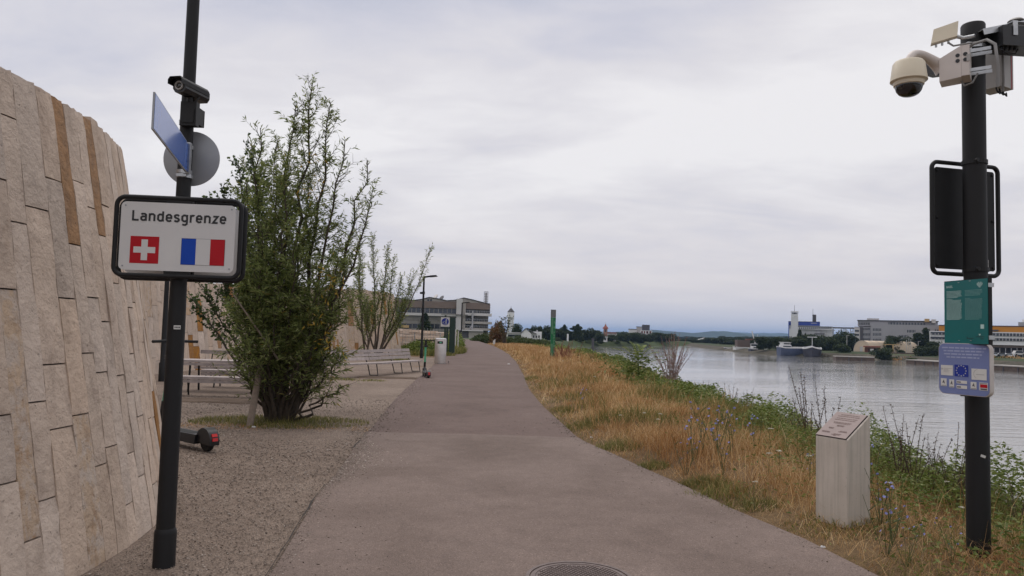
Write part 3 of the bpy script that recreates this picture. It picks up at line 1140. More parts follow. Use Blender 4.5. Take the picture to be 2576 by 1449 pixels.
clad_wall('stone_wall', 'long hollow curved stone wall behind the picnic table and benches', W2C.x, W2C.y, W2R, 0.13, 3.2, _aB, _aA, cols2,
          rand_rows(0.6, 1.5), kinds2, STONES, rough=0.015, sub=(2, 4), inside=True, top_wob=0.12)
# the third wall: bulges towards the yard behind the slender willow
cols3 = []
a = -100.0
while a < 20:
    cols3.append(round(a, 1))
    a += random.uniform(2.0, 3.4)
clad_wall('stone_wall', 'farther stone wall bulging forward behind the slender willow and curved bench', -14.0, 50.5, 6.6, 0.17, 4.0, -100, 20, cols3,
          rand_rows(0.8, 1.9), kinds2, [M['stone_far'], M['stone_gold'], M['stone_rust']], core_arc=(-180, 180), rough=0.02, sub=(2, 4), top_wob=0.1)

# low terraced stones behind the mesh fence
tw = thing('terrace_wall', 'low pale terraced stone wall behind wire mesh beyond the curved bench', 'wall', (-9.7, 62, 0))
for lvl, (yo, zt, xl, xr) in enumerate(((0.0, 0.75, -4.5, 3.4), (2.2, 1.3, -5.5, 3.8), (4.4, 1.8, -6.5, 4.2))):
    x = xl
    while x < xr:
        wd = random.uniform(0.5, 1.0)
        slope = -0.03 * (x - xl)
        h = zt + slope + random.uniform(-0.05, 0.05)
        zz = 0 if lvl == 0 else max(0, zt - 0.75 + slope)
        while zz < h - 0.12:
            hh = min(random.uniform(0.35, 0.6), h - zz)
            b_ = MB()
            j = lambda: random.uniform(-0.03, 0.03)
            b_.hexa([(x + 0.012, yo + j(), zz + .01), (x + wd - .012, yo + j(), zz + .01), (x + wd - .012, yo + 2.0, zz + .01), (x + .012, yo + 2.0, zz + .01)],
                    [(x + 0.012, yo + 0.05 + j(), zz + hh - .01), (x + wd - .012, yo + .05 + j(), zz + hh - .01), (x + wd - .012, yo + 2.0, zz + hh - .01), (x + .012, yo + 2.0, zz + hh - .01)])
            b_.part('stone', M['stone_far'], tw)
            zz += hh
        x += wd
fence = thing('mesh_fence', 'thin wire mesh fence in front of the pale terraced stones', 'fence', (-9.6, 60.5, 0))
fm = MB()
for i in range(34):
    x = -4.4 + i * 0.25
    fm.box(x - .012, -.012, 0, x + .012, .012, 1.75)
for i in range(6):
    z = 0.1 + i * 0.23
    fm.box(-4.4, .014, z - .010, 3.85, .026, z + .010)
fm.part('mesh', M['galv'], fence, kind='stuff')
for i in range(5):
    x = -4.5 + i * 2.1
    MB().tube([(x, 0.06, 0), (x, 0.06, 1.4)], 0.035, 8).part('post', M['galv'], fence, smooth=40)


# ------------------------------------------------------------------ left post and what hangs on it
LX, LY = -2.25, 5.02
post = thing('sign_post', 'dark grey steel post carrying the border sign beside the stone wall', 'post', (LX, LY, 0))
MB().lathe([(0.070, -0.1), (0.070, 0.215), (0.067, 0.235), (0.060, 0.25)], 28).part('sleeve', M['post_paint'], post, smooth=40)
MB().lathe([(0.0595, 0.24), (0.056, 1.6), (0.049, 2.2), (0.041, 3.3), (0.037, 5.3)], 28).part('pole', M['post_paint'], post, smooth=40)
st = MB().box(-0.021, -0.0012, -0.013, 0.021, 0, 0.013).part('sticker', M['card'], post, loc=(0.030, -0.0545, 1.575), rot=(0, 0, 0.5))
tm = MB()
for i in range(4):
    tm.box(-0.016 + i * 0.009, -0.0022, -0.005, -0.010 + i * 0.009, -0.0014, 0.005)
tm.part('sticker_print', M['sign_black'], st)


def rrect(w, h, r, n=6):
    pts = []
    for cx, cz, a0 in ((w / 2 - r, h / 2 - r, 0), (-w / 2 + r, h / 2 - r, 90), (-w / 2 + r, -h / 2 + r, 180), (w / 2 - r, -h / 2 + r, 270)):
        for i in range(n + 1):
            a = math.radians(a0 + 90 * i / n)
            pts.append((cx + r * math.cos(a), cz + r * math.sin(a)))
    return pts


def ring_tube(mb_, w, h, r, tr, y=0.0, n=6):
    pts = [Vector((x, y, z)) for x, z in rrect(w, h, r, n)]
    k_ = len(pts)
    vs = []
    for i in range(k_):
        t = (pts[(i + 1) % k_] - pts[i - 1]).normalized()
        nn = Vector((t.z, 0, -t.x))
        for j in range(8):
            a = 2 * PI * j / 8
            vs.append(pts[i] + nn * math.cos(a) * tr + Vector((0, 1, 0)) * math.sin(a) * tr)
    fs = [(i * 8 + j, i * 8 + (j + 1) % 8, ((i + 1) % k_) * 8 + (j + 1) % 8, ((i + 1) % k_) * 8 + j) for i in range(k_) for j in range(8)]
    return mb_.add(vs, fs)


def border_sign(label, loc, rz):
    s_ = thing('border_sign', label, 'road sign', loc, rz)
    ring_tube(MB(), 0.835, 0.545, 0.06, 0.0165, 0.0).part('frame', M['post_paint'], s_, smooth=60)
    MB().prism(rrect(0.765, 0.475, 0.035), -0.0125, -0.0085).part('panel', M['sign_white'], s_)
    f_ = MB()
    for z in (0.245, -0.245):
        f_.box(-0.085, -0.0075, z - 0.032, 0.085, 0.034, z + 0.026)
    f_.part_each('bracket', M['black_metal'], s_)
    b_ = MB()
    for x in (-0.355, 0.355):
        for z in (-0.21, 0.21):
            b_.lathe([(0.006, 0), (0.006, 0.003)], 10, (x, -0.0125, z), (0, -1, 0))
    b_.part_each('rivet', M['alu_back'], s_)
    return s_


GLYPH = {   # road-sign lettering as strokes: capital height 1, small letters .74
    'L': (.56, [[(.07, 1), (.07, .07), (.52, .07)]]),
    'a': (.56, [[(.06, .62), (.14, .69), (.33, .69), (.43, .60), (.43, .0)], [(.43, .43), (.17, .43), (.07, .34), (.07, .17), (.16, .07), (.30, .07), (.43, .16)]]),
    'n': (.58, [[(.07, 0), (.07, .76)], [(.07, .56), (.18, .69), (.34, .69), (.45, .58), (.45, 0)]]),
    'd': (.58, [[(.45, 1), (.45, 0)], [(.45, .56), (.33, .69), (.19, .69), (.07, .57), (.07, .19), (.19, .07), (.33, .07), (.45, .20)]]),
    'e': (.56, [[(.07, .38), (.44, .38), (.44, .56), (.33, .69), (.19, .69), (.07, .56), (.07, .20), (.19, .07), (.33, .07), (.44, .15)]]),
    's': (.50, [[(.40, .60), (.30, .69), (.15, .69), (.07, .61), (.07, .50), (.15, .42), (.30, .36), (.39, .28), (.39, .16), (.30, .07), (.14, .07), (.05, .16)]]),
    'g': (.58, [[(.45, .76), (.45, -.13), (.33, -.25), (.19, -.25), (.09, -.19)], [(.45, .56), (.33, .69), (.19, .69), (.07, .57), (.07, .23), (.19, .11), (.33, .11), (.45, .23)]]),
    'r': (.40, [[(.07, 0), (.07, .76)], [(.07, .54), (.18, .69), (.32, .69), (.36, .66)]]),
    'z': (.50, [[(.05, .69), (.41, .69), (.06, .07), (.43, .07)]]),
}


def sign_letters(s_, width, cap, stroke=.19):
    tot = sum(GLYPH[c][0] for c in s_) + .09 * (len(s_) - 1)
    kx = width / tot
    mb_ = MB()
    x = 0.0
    lift = 0.0
    for c in s_:
        w_, strokes = GLYPH[c]
        for st2 in strokes:
            lift -= .00001
            P_ = [Vector(((x + px) * kx, 0, pz * cap)) for px, pz in st2]
            hw = stroke * cap / 2
            L2, R2 = [], []
            for i, p in enumerate(P_):
                a = (P_[i] - P_[i - 1]).normalized() if i else (P_[1] - P_[0]).normalized()
                b = (P_[i + 1] - P_[i]).normalized() if i < len(P_) - 1 else a
                t = (a + b).normalized()
                n2 = Vector((-t.z, 0, t.x))
                k = hw / max(.45, n2.dot(Vector((-a.z, 0, a.x))))
                L2.append(p + n2 * k + Vector((0, lift, 0)))
                R2.append(p - n2 * k + Vector((0, lift, 0)))
            n_ = len(P_)
            mb_.add(L2 + R2, [(i, i + 1, n_ + i + 1, n_ + i) for i in range(n_ - 1)])
        x += w_ + .09
    return mb_


bs = border_sign('white Landesgrenze border sign with Swiss and French flags in dark tube frame', (0, 0, 0), 0.115)
bs.location = at(448.5, 597.5, LY - 0.105)
bs.scale = (0.95,) * 3
sign_letters('Landesgrenze', 0.632, 0.071).part('lettering', M['sign_black'], bs, loc=(-0.308, -0.0145, 0.106))
sw = MB().box(-0.311, -0.0139, -0.190, -0.121, -0.0131, -0.002).part('swiss_flag', M['sign_red'], bs)
cx_, cz_ = -0.216, -0.096
MB().box(cx_ - 0.072, -0.0148, cz_ - 0.021, cx_ + 0.072, -0.0142, cz_ + 0.021).part('white_cross', M['sign_white'], sw)
MB().box(cx_ - 0.021, -0.0151, cz_ - 0.072, cx_ + 0.021, -0.0144, cz_ + 0.072).part('white_cross', M['sign_white'], sw)
fr = MB().box(0.027, -0.0139, -0.190, 0.320, -0.0131, -0.005).part('french_flag', M['sign_black'], bs)
for i, m_ in enumerate(('sign_blue', 'sign_white', 'sign_red')):
    MB().box(0.0285 + i * 0.0967, -0.0146, -0.1885, 0.0285 + (i + 1) * 0.0967 - 0.0005, -0.0141, -0.0065).part('stripe', M[m_], fr)
bs2 = border_sign('second dark framed sign back to back behind the Landesgrenze sign', (0, 0, 0), 0.115 + PI)
bs2.location = at(460, 605.5, LY + 0.105)
bs2.scale = (0.985,) * 3

sd = thing('traffic_sign', 'grey round back of a traffic sign high on the left post', 'road sign', (LX + 0.012, LY + 0.072, 2.74), 0.05)
MB().lathe([(0.186, -0.002), (0.191, 0.0), (0.191, 0.006), (0.187, 0.008)], 48, (0, 0, 0), (0, 1, 0)).part('disc', M['alu_back'], sd, smooth=30)
for z in (0.225, -0.14):
    b_ = MB()
    r_ = 0.051
    pts = [Vector((-0.012 + r_ * math.cos(a), -0.072 + r_ * math.sin(a), z)) for a in np.linspace(0, 2 * PI, 20)]
    for i in range(19):
        b_.beam(pts[i], pts[i + 1], 0.004, 0.026, (0, 0, 1))
    b_.box(-0.045, -0.135, z - 0.009, 0.022, -0.121, z + 0.009)
    b_.part_each('strap', M['galv'], sd)

ss = thing('street_sign', 'long blue street sign edge projecting towards the camera from the left post', 'road sign', (LX, LY, 2.735), 0)
A_, B_ = at(381.5, 277, 3.85), at(467.5, 398, 4.96)
ss.location.z = (A_.z + B_.z) / 2
A_, B_ = Vector((A_.x - LX, A_.y - LY, 0)), Vector((B_.x - LX, B_.y - LY, 0))
d_ = (B_ - A_).normalized()
n_ = Vector((d_.y, -d_.x, 0))
h_ = 0.099
pb = MB()
for o0, o1, mi_ in ((0.002, 0.012, 0),):
    pb.hexa([A_ + n_ * o0 + Vector((0, 0, -h_)), A_ + n_ * o1 + Vector((0, 0, -h_)), B_ + n_ * o1 + Vector((0, 0, -h_)), B_ + n_ * o0 + Vector((0, 0, -h_))],
            [A_ + n_ * o0 + Vector((0, 0, h_)), A_ + n_ * o1 + Vector((0, 0, h_)), B_ + n_ * o1 + Vector((0, 0, h_)), B_ + n_ * o0 + Vector((0, 0, h_))])
pb.part('panel', M['alu_back'], ss)
i_ = 0.006
pb = MB()
pb.add([A_ + d_ * i_ + n_ * o + Vector((0, 0, z)) for o in (0.0125, 0.0138) for z in (-h_ + i_, h_ - i_)] + [B_ - d_ * i_ + n_ * o + Vector((0, 0, z)) for o in (0.0125, 0.0138) for z in (-h_ + i_, h_ - i_)],
       [(0, 4, 5, 1), (2, 3, 7, 6), (0, 1, 3, 2), (4, 6, 7, 5), (1, 5, 7, 3), (0, 2, 6, 4)])
pb.part('blue_face', M['street_blue'], ss)
b_ = MB()
b_.box(B_.x - 0.012, B_.y - 0.015, -0.105, B_.x + 0.03, B_.y + 0.02, 0.105)
for z in (0.085, -0.085):
    pts = [Vector((0.0495 * math.cos(a), 0.0495 * math.sin(a), z)) for a in np.linspace(0, 2 * PI, 20)]
    for i in range(19):
        b_.beam(pts[i], pts[i + 1], 0.005, 0.024, (0, 0, 1))
b_.part_each('bracket', M['galv'], ss)

cc = thing('security_camera', 'black bullet security camera clamped high on the left post', 'camera', (LX, LY, 0), 0)
cc.scale = (0.88,) * 3
cc.location = at(477, 228, LY - 0.09) - Vector((0.0, -0.09, 0.101))
cc.location.y = LY
ax = Vector((-0.22, -0.97, 0.0)).normalized()
sx = ax.cross(Vector((0, 0, 1))).normalized()
up = sx.cross(ax)


def oriented(mb_, c, prof, l0, l1, s0=1.0, s1=1.0):
    """prof: outline in (side, up); extruded along the camera's axis"""
    vs = [c + ax * l0 + sx * (p[0] * s0) + up * (p[1] * s0) for p in prof] + [c + ax * l1 + sx * (p[0] * s1) + up * (p[1] * s1) for p in prof]
    k_ = len(prof)
    fs = [tuple(range(k_)), tuple(range(2 * k_ - 1, k_ - 1, -1))] + [(i, i + k_, (i + 1) % k_ + k_, (i + 1) % k_) for i in range(k_)]
    return mb_.add(vs, fs)


hc = Vector((0.0, -0.10, 0.115))
prof = [(-0.036, -0.048), (0.036, -0.048), (0.055, -0.02), (0.055, 0.028), (0.040, 0.048), (-0.040, 0.048), (-0.055, 0.028), (-0.055, -0.02)]
oriented(MB(), hc, prof, -0.17, 0.12).part('housing', M['black_plastic'], cc)
shp = [(-0.060, 0.0), (-0.060, 0.034), (-0.044, 0.055), (0.044, 0.055), (0.060, 0.034), (0.060, 0.0), (0.056, 0.0), (0.056, 0.032), (0.042, 0.0505), (-0.042, 0.0505), (-0.056, 0.032), (-0.056, 0.0)]
oriented(MB(), hc, shp, -0.155, 0.175).part('sunshield', M['black_metal'], cc)
ln = MB().lathe([(0.034, 0), (0.034, 0.012), (0.025, 0.013), (0.024, 0.006)], 24, hc + ax * 0.118, ax).part('lens_ring', M['cam_grey'], cc, smooth=40)
MB().lathe([(0.022, 0), (0.018, 0.004), (0.008, 0.007)], 20, hc + ax * 0.124, ax).part('lens', M['smoked'], ln, smooth=60)
b_ = MB()
b_.box(-0.062, -0.105, -0.155, 0.060, -0.045, 0.03)
b_.box(-0.045, -0.112, -0.135, 0.045, -0.105, -0.03)
b_.box(-0.058, -0.045, -0.13, -0.045, 0.055, 0.0)
b_.box(0.045, -0.045, -0.13, 0.058, 0.055, 0.0)
b_.box(-0.058, 0.042, -0.13, 0.058, 0.056, 0.0)
b_.part('mount_box', M['black_metal'], cc)
MB().tube([(0, -0.09, 0.03), (0.0, -0.09, 0.055), hc + Vector((0, 0, -0.045))], 0.022, 12).part('swivel', M['black_metal'], cc, smooth=40)
MB().tube([(0.035, -0.08, 0.03), (0.06, -0.07, 0.07), hc - ax * 0.15], 0.006, 8).part('cable', M['rubber'], cc, smooth=60)

# ------------------------------------------------------------------ right post and what hangs on it
RX, RY = 3.42, 5.48
rp_top = at(2447, 62, RY).z
rpost = thing('camera_post', 'thick dark grey steel post in the grass carrying cameras and panels', 'post', (RX, RY, 0))
MB().lathe([(0.078, -0.2), (0.078, rp_top - 0.07), (0.0785, rp_top - 0.065)], 36).part('pole', M['post_paint'], rpost, smooth=40)
MB().lathe([(0.082, rp_top - 0.16), (0.082, rp_top - 0.012), (0.076, rp_top)], 36).part('cap', M['post_paint'], rpost, smooth=40)
nail = lambda z, a: (0.0915 * math.cos(a), 0.0915 * math.sin(a), z)
a_ = -2.05
MB().box(-0.017, -0.002, -0.009, 0.017, 0, 0.009).part('sticker', M['card'], rpost, label='torn white sticker halfway up the post', loc=(0.080 * math.cos(a_ + 0.35), 0.080 * math.sin(a_ + 0.35), 0.80), rot=(0, 0.35, a_ + 0.35 + PI / 2))
sg_ = text_mb('2', 0.036, None, 0.01).part('painted_mark', M['card'], rpost, loc=(0.082 * math.cos(-1.2), 0.082 * math.sin(-1.2), 0.075), rot=(0.1, 0.2, -1.2 + PI / 2))
b_ = MB()
for z in (rp_top - 0.185, rp_top - 0.225):
    pts = [Vector((0.083 * math.cos(a), 0.083 * math.sin(a), z)) for a in np.linspace(0, 2 * PI, 28)]
    for i in range(27):
        b_.beam(pts[i], pts[i + 1], 0.005, 0.026, (0, 0, 1))
b_.box(-0.105, -0.105, rp_top - 0.235, -0.075, -0.06, rp_top - 0.175)
b_.part_each('band', M['galv'], rpost)

# dome camera with bracket box
dc_at = at(2407, 168, 5.34)
dc = thing('dome_camera', 'white dome security camera hanging from a curved arm on the right post', 'camera', dc_at, -0.62)
b_ = MB()
b_.hexa([(-0.105, -0.075, -0.115), (0.035, -0.085, -0.105), (0.035, 0.085, -0.105), (-0.105, 0.075, -0.115)], [(-0.105, -0.075, 0.055), (0.035, -0.085, 0.125), (0.035, 0.085, 0.125), (-0.105, 0.075, 0.055)])
b_.part('bracket_box', M['cam_white'], dc)
MB().box(0.036, -0.088, -0.10, 0.085, 0.088, 0.122).part('hinge_plate', M['cam_white'], dc)
b_ = MB()
for z in (0.055, 0.015):
    b_.lathe([(0.014, 0), (0.014, 0.002)], 14, (0.012, -0.0842, z), (0, -1, 0))
    b_.lathe([(0.014, 0), (0.014, 0.003)], 14, (0.060, -0.088, z), (0, -1, 0))
b_.part_each('plug', M['black_plastic'], dc)
MB().box(0.068, -0.094, 0.0, 0.090, -0.088, 0.05).part('latch', M['cam_grey'], dc)
b_ = MB()
for z in (0.085, -0.055):
    b_.box(0.085, -0.05, z - 0.012, 0.215, -0.044, z + 0.012)
    b_.box(0.085, 0.044, z - 0.012, 0.215, 0.05, z + 0.012)
b_.part_each('strap', M['galv'], dc)
dome_c = at(2286, 186, 5.20)
inv = Matrix.Rotation(0.62, 4, 'Z')
dl = inv @ (dome_c - dc_at)
top_l = dl + Vector((0, 0, 0.085))
arm_pts = []
p0, p1, p2, p3 = Vector((-0.09, 0, 0.0)), Vector((-0.17, 0, 0.09)), top_l + Vector((0.02, 0, 0.13)), top_l
for i in range(13):
    t = i / 12
    arm_pts.append((1 - t) ** 3 * p0 + 3 * t * (1 - t) ** 2 * p1 + 3 * t * t * (1 - t) * p2 + t ** 3 * p3)
MB().tube(arm_pts, [0.062, 0.052, 0.045, 0.040, 0.036, 0.033, 0.031, 0.029, 0.028, 0.027, 0.026, 0.026, 0.026], 16).part('arm', M['cam_white'], dc, smooth=60)
MB().lathe([(0.06, 0.095), (0.092, 0.088), (0.105, 0.07), (0.119, -0.035), (0.122, -0.052), (0.118, -0.056), (0.108, -0.058), (0.103, -0.062), (0.098, -0.085), (0.09, -0.09)], 36, dl).part('dome_housing', M['cream'], dc, smooth=35)
MB().lathe([(0.091, -0.088), (0.090, -0.10), (0.082, -0.125), (0.064, -0.148), (0.04, -0.160), (0.012, -0.165)], 32, dl).part('dome_glass', M['smoked'], dc, smooth=60)
MB().tube([(0.03, -0.02, -0.12), (0.05, -0.05, -0.165), (0.10, -0.05, -0.15), (0.13, -0.02, -0.08)], 0.007, 8).part('cable', M['cable'], dc, smooth=60)
MB().tube([(0.05, 0.06, 0.13), (0.10, 0.02, 0.155), (0.19, -0.05, 0.145), (0.24, -0.09, 0.09), (0.255, -0.10, -0.06), (0.25, -0.09, -0.22)], 0.011, 8).part('cable', M['cable'], dc, smooth=60)

an_at = at(2374, 86, 5.42)
an = thing('panel_antenna', 'cream flat panel antenna tilted upwards left of the post top', 'antenna', an_at, -0.45)
b_ = MB()
b_.hexa([(-0.085, -0.03, -0.07), (0.085, -0.03, -0.035), (0.085, 0.03, -0.035), (-0.085, 0.03, -0.07)], [(-0.065, -0.005, 0.045), (0.095, -0.005, 0.085), (0.095, 0.055, 0.085), (-0.065, 0.055, 0.045)])
b_.part('panel', M['cream'], an)
MB().tube([(0.06, 0.05, 0.0), (0.13, 0.05, -0.03), (0.20, 0.02, -0.035)], 0.014, 10).part('bracket', M['galv'], an, smooth=50)
b_ = MB()
for i in range(3):
    b_.lathe([(0.008, 0), (0.008, 0.02)], 10, (-0.05 + i * 0.04, 0.005, -0.07 + i * 0.008), (0, 0, -1))
b_.part_each('connector', M['galv'], an)
MB().tube([(0.03, 0.0, -0.07), (0.06, -0.02, -0.105), (0.14, -0.06, -0.115), (0.20, -0.05, -0.11)], 0.007, 8).part('cable', M['cable'], an, smooth=60)

sp_at = at(2352, 172, 5.56)
sp = thing('small_floodlight', 'small black floodlight half hidden behind the white camera bracket', 'floodlight', sp_at, 0.5)
MB().hexa([(-0.05, -0.03, -0.06), (0.06, -0.03, -0.06), (0.05, 0.05, -0.05), (-0.04, 0.05, -0.05)], [(-0.05, -0.03, 0.06), (0.06, -0.03, 0.06), (0.05, 0.05, 0.05), (-0.04, 0.05, 0.05)]).part('housing', M['black_plastic'], sp)
MB().beam((0.05, 0.01, 0.02), (0.22, -0.1, 0.09), 0.02, 0.03).part('bracket', M['black_metal'], sp)
MB().box(-0.032, -0.032, -0.04, 0.045, -0.0305, 0.04).part('lens', M['galv'], sp)

fl_at = at(2540, 98, 5.40)
fl = thing('floodlight', 'big black floodlight on a steel bracket right of the post top', 'floodlight', fl_at, 0.10)
MB().box(-0.125, -0.09, -0.085, 0.24, 0.10, 0.062).part('housing', M['black_plastic'], fl)
b_ = MB()
b_.beam((-0.235, 0.0, 0.045), (0.09, -0.02, 0.125), 0.07, 0.006)
b_.beam((-0.235, -0.035, 0.025), (0.09, -0.055, 0.105), 0.005, 0.045)
b_.box(-0.05, -0.098, -0.01, -0.015, -0.0915, 0.098)
b_.box(-0.05, -0.0915, 0.092, 0.10, 0.04, 0.098)
b_.part_each('bracket', M['galv'], fl)
MB().lathe([(0.05, 0), (0.055, 0.006), (0.04, 0.02)], 20, (0.035, -0.02, 0.123)).part('sensor_cap', M['cam_grey'], fl, smooth=40)
b_ = MB()
for i in range(4):
    b_.lathe([(0.011, 0), (0.013, -0.022)], 10, (-0.10 + i * 0.035, -0.04, -0.0855))
b_.part_each('cable_gland', M['black_plastic'], fl)
MB().tube([(-0.10, -0.04, -0.105), (-0.06, -0.05, -0.135), (0.0, -0.05, -0.13), (0.03, -0.04, -0.09)], 0.005, 8).part('cable', M['rubber'], fl, smooth=60)

cb_at = at(2517, 178, 5.62)
cbx = thing('control_box', 'grey control box with a red stripe behind the right post', 'box', cb_at, 0.55)
MB().box(-0.085, -0.05, -0.145, 0.085, 0.12, 0.165).part('case', M['cam_grey'], cbx)
MB().box(0.050, -0.0522, -0.143, 0.064, -0.0505, 0.163).part('red_stripe', M['red_strip'], cbx)
b_ = MB()
for i in range(3):
    x = -0.07 + i * 0.05
    b_.tube([(x, 0.0, -0.145), (x - 0.01, -0.01, -0.175), (x + 0.015, -0.02, -0.195), (x + 0.03, -0.01, -0.165)], 0.006, 8)
b_.part_each('cable', M['rubber'], cbx, smooth=60)
MB().tube([(-0.11, -0.06, 0.20), (-0.12, -0.07, 0.05), (-0.11, -0.07, -0.12), (-0.08, -0.05, -0.19)], 0.010, 8).part('cable', M['cable'], cbx, smooth=60)

# big sign seen from behind
bs_at = at(2429, 552, 5.63)
bk = thing('back_of_sign', 'large black back of a sign in a tube frame behind the right post', 'road sign', bs_at, 0.25)
ring_tube(MB(), 0.615, 0.845, 0.05, 0.0165, 0.0).part('frame', M['black_metal'], bk, smooth=60)
MB().prism(rrect(0.555, 0.772, 0.02), 0.004, 0.010).part('panel', M['black_metal'], bk)
b_ = MB()
for x in (-0.258, 0.258):
    for z in (-0.36, 0.0, 0.36):
        b_.lathe([(0.011, 0), (0.011, 0.006), (0.006, 0.009)], 10, (x, 0.004, z), (0, -1, 0))
b_.part_each('bolt', M['black_metal'], bk)
for z in (0.40, -0.40):
    b_ = MB()
    pts = [Vector((0.0835 * math.cos(a), 0.0835 * math.sin(a), 0)) for a in np.linspace(0, 2 * PI, 24)]
    q_ = Matrix.Rotation(-0.25, 4, 'Z') @ Vector((RX - bs_at.x, RY - bs_at.y, 0))
    for i in range(23):
        b_.beam(pts[i] + q_, pts[i + 1] + q_, 0.006, 0.03)
    b_.lathe([(0.014, 0), (0.014, 0.014)], 10, q_ + Vector((-0.07, -0.085, 0)), (0, -1, 0))
    b_.part_each('strap', M['black_metal'], bk, loc=(0, 0, z))
stk = MB().box(-0.014, 0.0022, -0.03, 0.014, 0.0036, 0.03).part('sticker', M['cam_grey'], bk, loc=(0.20, -0.0005, -0.33))
MB().box(-0.008, 0.0010, -0.004, 0.010, 0.0021, 0.004).part('sticker_print', M['sign_black'], stk)

# teal information panel facing the path
L_, Rr_ = at(2377, 787, 5.50), at(2486, 782, 5.09)
tp = thing('info_panel', 'teal BASEL information panel on the right post above the blue panel', 'panel', (L_ + Rr_) / 2, math.atan2(Rr_.y - L_.y, Rr_.x - L_.x))
TW, TH = (Rr_ - L_).length, 0.452
MB().box(-TW / 2 - 0.004, 0.0005, -TH / 2 - 0.004, TW / 2 + 0.004, 0.028, TH / 2 + 0.004).part('backing', M['black_metal'], tp)
MB().box(-TW / 2, -0.004, -TH / 2, TW / 2, 0, TH / 2).part('face', M['teal'], tp)
b_ = MB()
for z in (0.18, -0.18):
    b_.box(0.0, 0.0285, z - 0.014, 0.16, 0.06, z + 0.014)
    b_.box(TW / 2 + 0.0045, -0.002, z - 0.014, TW / 2 + 0.0085, 0.04, z + 0.014)
b_.part_each('bracket', M['galv'], tp)
YF = -0.0052
tx = lambda fx: (fx - 0.5) * TW
tz = lambda fz: (0.5 - fz) * TH
text_mb('BASEL', 0.0165, 0.155 * TW, 0.02).part('heading', M['teal_text'], tp, loc=(tx(0.06), YF, tz(0.105)))


def words(mb_, x0, x1, z, h, seed):
    r_ = random.Random(seed)
    x = x0
    while x < x1 - 0.004:
        w = r_.uniform(0.006, 0.022)
        w = min(w, x1 - x)
        mb_.add([(x, YF, z - h / 2), (x + w, YF, z - h / 2), (x + w, YF, z + h / 2), (x, YF, z + h / 2)], [(0, 1, 2, 3)])
        x += w + 0.0028


ends = [.95, 1, .96, .93, 1, .72]
b_ = MB()
for i, e in enumerate(ends):
    words(b_, tx(0.06), tx(0.06 + 0.37 * e), tz(0.165 + i * 0.0198), 0.0036, i)
for i in range(20):
    e = 0.42 if i == 0 else (0.9 + 0.1 * random.random() if i < 19 else 0.86)
    words(b_, tx(0.06), tx(0.06 + 0.37 * e), tz(0.295 + i * 0.0168), 0.0033, 40 + i)
b_.part('text', M['teal_text'], tp, kind='stuff')
b_ = MB()
for i, e in enumerate([1, 1, 1, .9, .88]):
    words(b_, tx(0.50), tx(0.50 + 0.39 * e), tz(0.165 + i * 0.0198), 0.0033, 80 + i)
for i in range(20):
    e = 0.33 if i == 0 else (0.9 + 0.1 * random.random() if i < 19 else 0.8)
    words(b_, tx(0.50), tx(0.50 + 0.40 * e), tz(0.290 + i * 0.0172), 0.0028, 120 + i)
b_.part('text', M['teal_text_dim'], tp, kind='stuff')
hb = MB()
for i, (w, g) in enumerate(((0.62, 1), (0.98, 0), (1.0, 0), (0.84, 0), (0.56, 0), (0.28, 0))):
    z = tz(0.052 + i * 0.0145)
    c_ = tx(0.835)
    hw = w * 0.065 * TW
    segs = [(-hw, -hw * 0.18), (hw * 0.18, hw)] if g else [(-hw, hw)]
    for s0, s1 in segs:
        hb.add([(c_ + s0, YF, z - 0.0019), (c_ + s1, YF, z - 0.0019), (c_ + s1, YF, z + 0.0019), (c_ + s0, YF, z + 0.0019)], [(0, 1, 2, 3)])
hb.part('heart_emblem', M['teal_text'], tp, kind='stuff')
MB().box(tx(0.845), YF, tz(0.765), tx(0.92), YF + 0.0008, tz(0.70)).part('label_card', M['teal_text'], tp)
b_ = MB()
b_.add([(tx(0.80), YF, tz(0.845)), (tx(0.825), YF, tz(0.875)), (tx(0.85), YF, tz(0.845))], [(0, 1, 2)])
b_.part('small_emblem', M['teal_text'], tp)
b_ = MB()
for x0, x1, z in ((.74, .92, .888), (.84, .91, .918), (.54, .68, .913)):
    b_.box(tx(x0), YF, tz(z + .005), tx(x1), YF + 0.0006, tz(z - .003))
b_.box(tx(.535), YF, tz(.92), tx(.545), YF + 0.0006, tz(.888))
b_.part('logo', M['sign_black'], tp, kind='stuff')
b_ = MB()
for fx, fz in ((.34, .03), (.60, .018), (.34, .95), (.61, .95)):
    b_.box(tx(fx), YF - 0.002, tz(fz + .004), tx(fx + .035), YF, tz(fz - .004))
b_.part_each('clip', M['galv'], tp)

# blue funding panel with the ring of stars
L_, Rr_ = at(2363, 927, 5.47), at(2489, 931, 5.13)
ep = thing('info_panel', 'pale blue panel with EU flag and white logo cards on the right post', 'panel', (L_ + Rr_) / 2, math.atan2(Rr_.y - L_.y, Rr_.x - L_.x))
EW, EH = (Rr_ - L_).length, 0.358
MB().prism(rrect(EW + 0.008, EH + 0.008, 0.045, 8), 0.0, 0.042).part('rim', M['card_rim'], ep, smooth=30)
MB().prism(rrect(EW, EH, 0.042, 8), -0.003, -0.0005).part('face', M['eu_panel'], ep)
MB().box(-0.02, 0.0425, -0.15, 0.12, 0.075, 0.15).part('bracket', M['black_metal'], ep)
MB().box(-0.03, 0.005, -EH / 2 - 0.012, 0.01, 0.03, -EH / 2 - 0.0045).part('drain', M['black_plastic'], ep)
YF = -0.0042
ex = lambda fx: (fx - 0.5) * EW
ez = lambda fz: (0.5 - fz) * EH
b_ = MB()
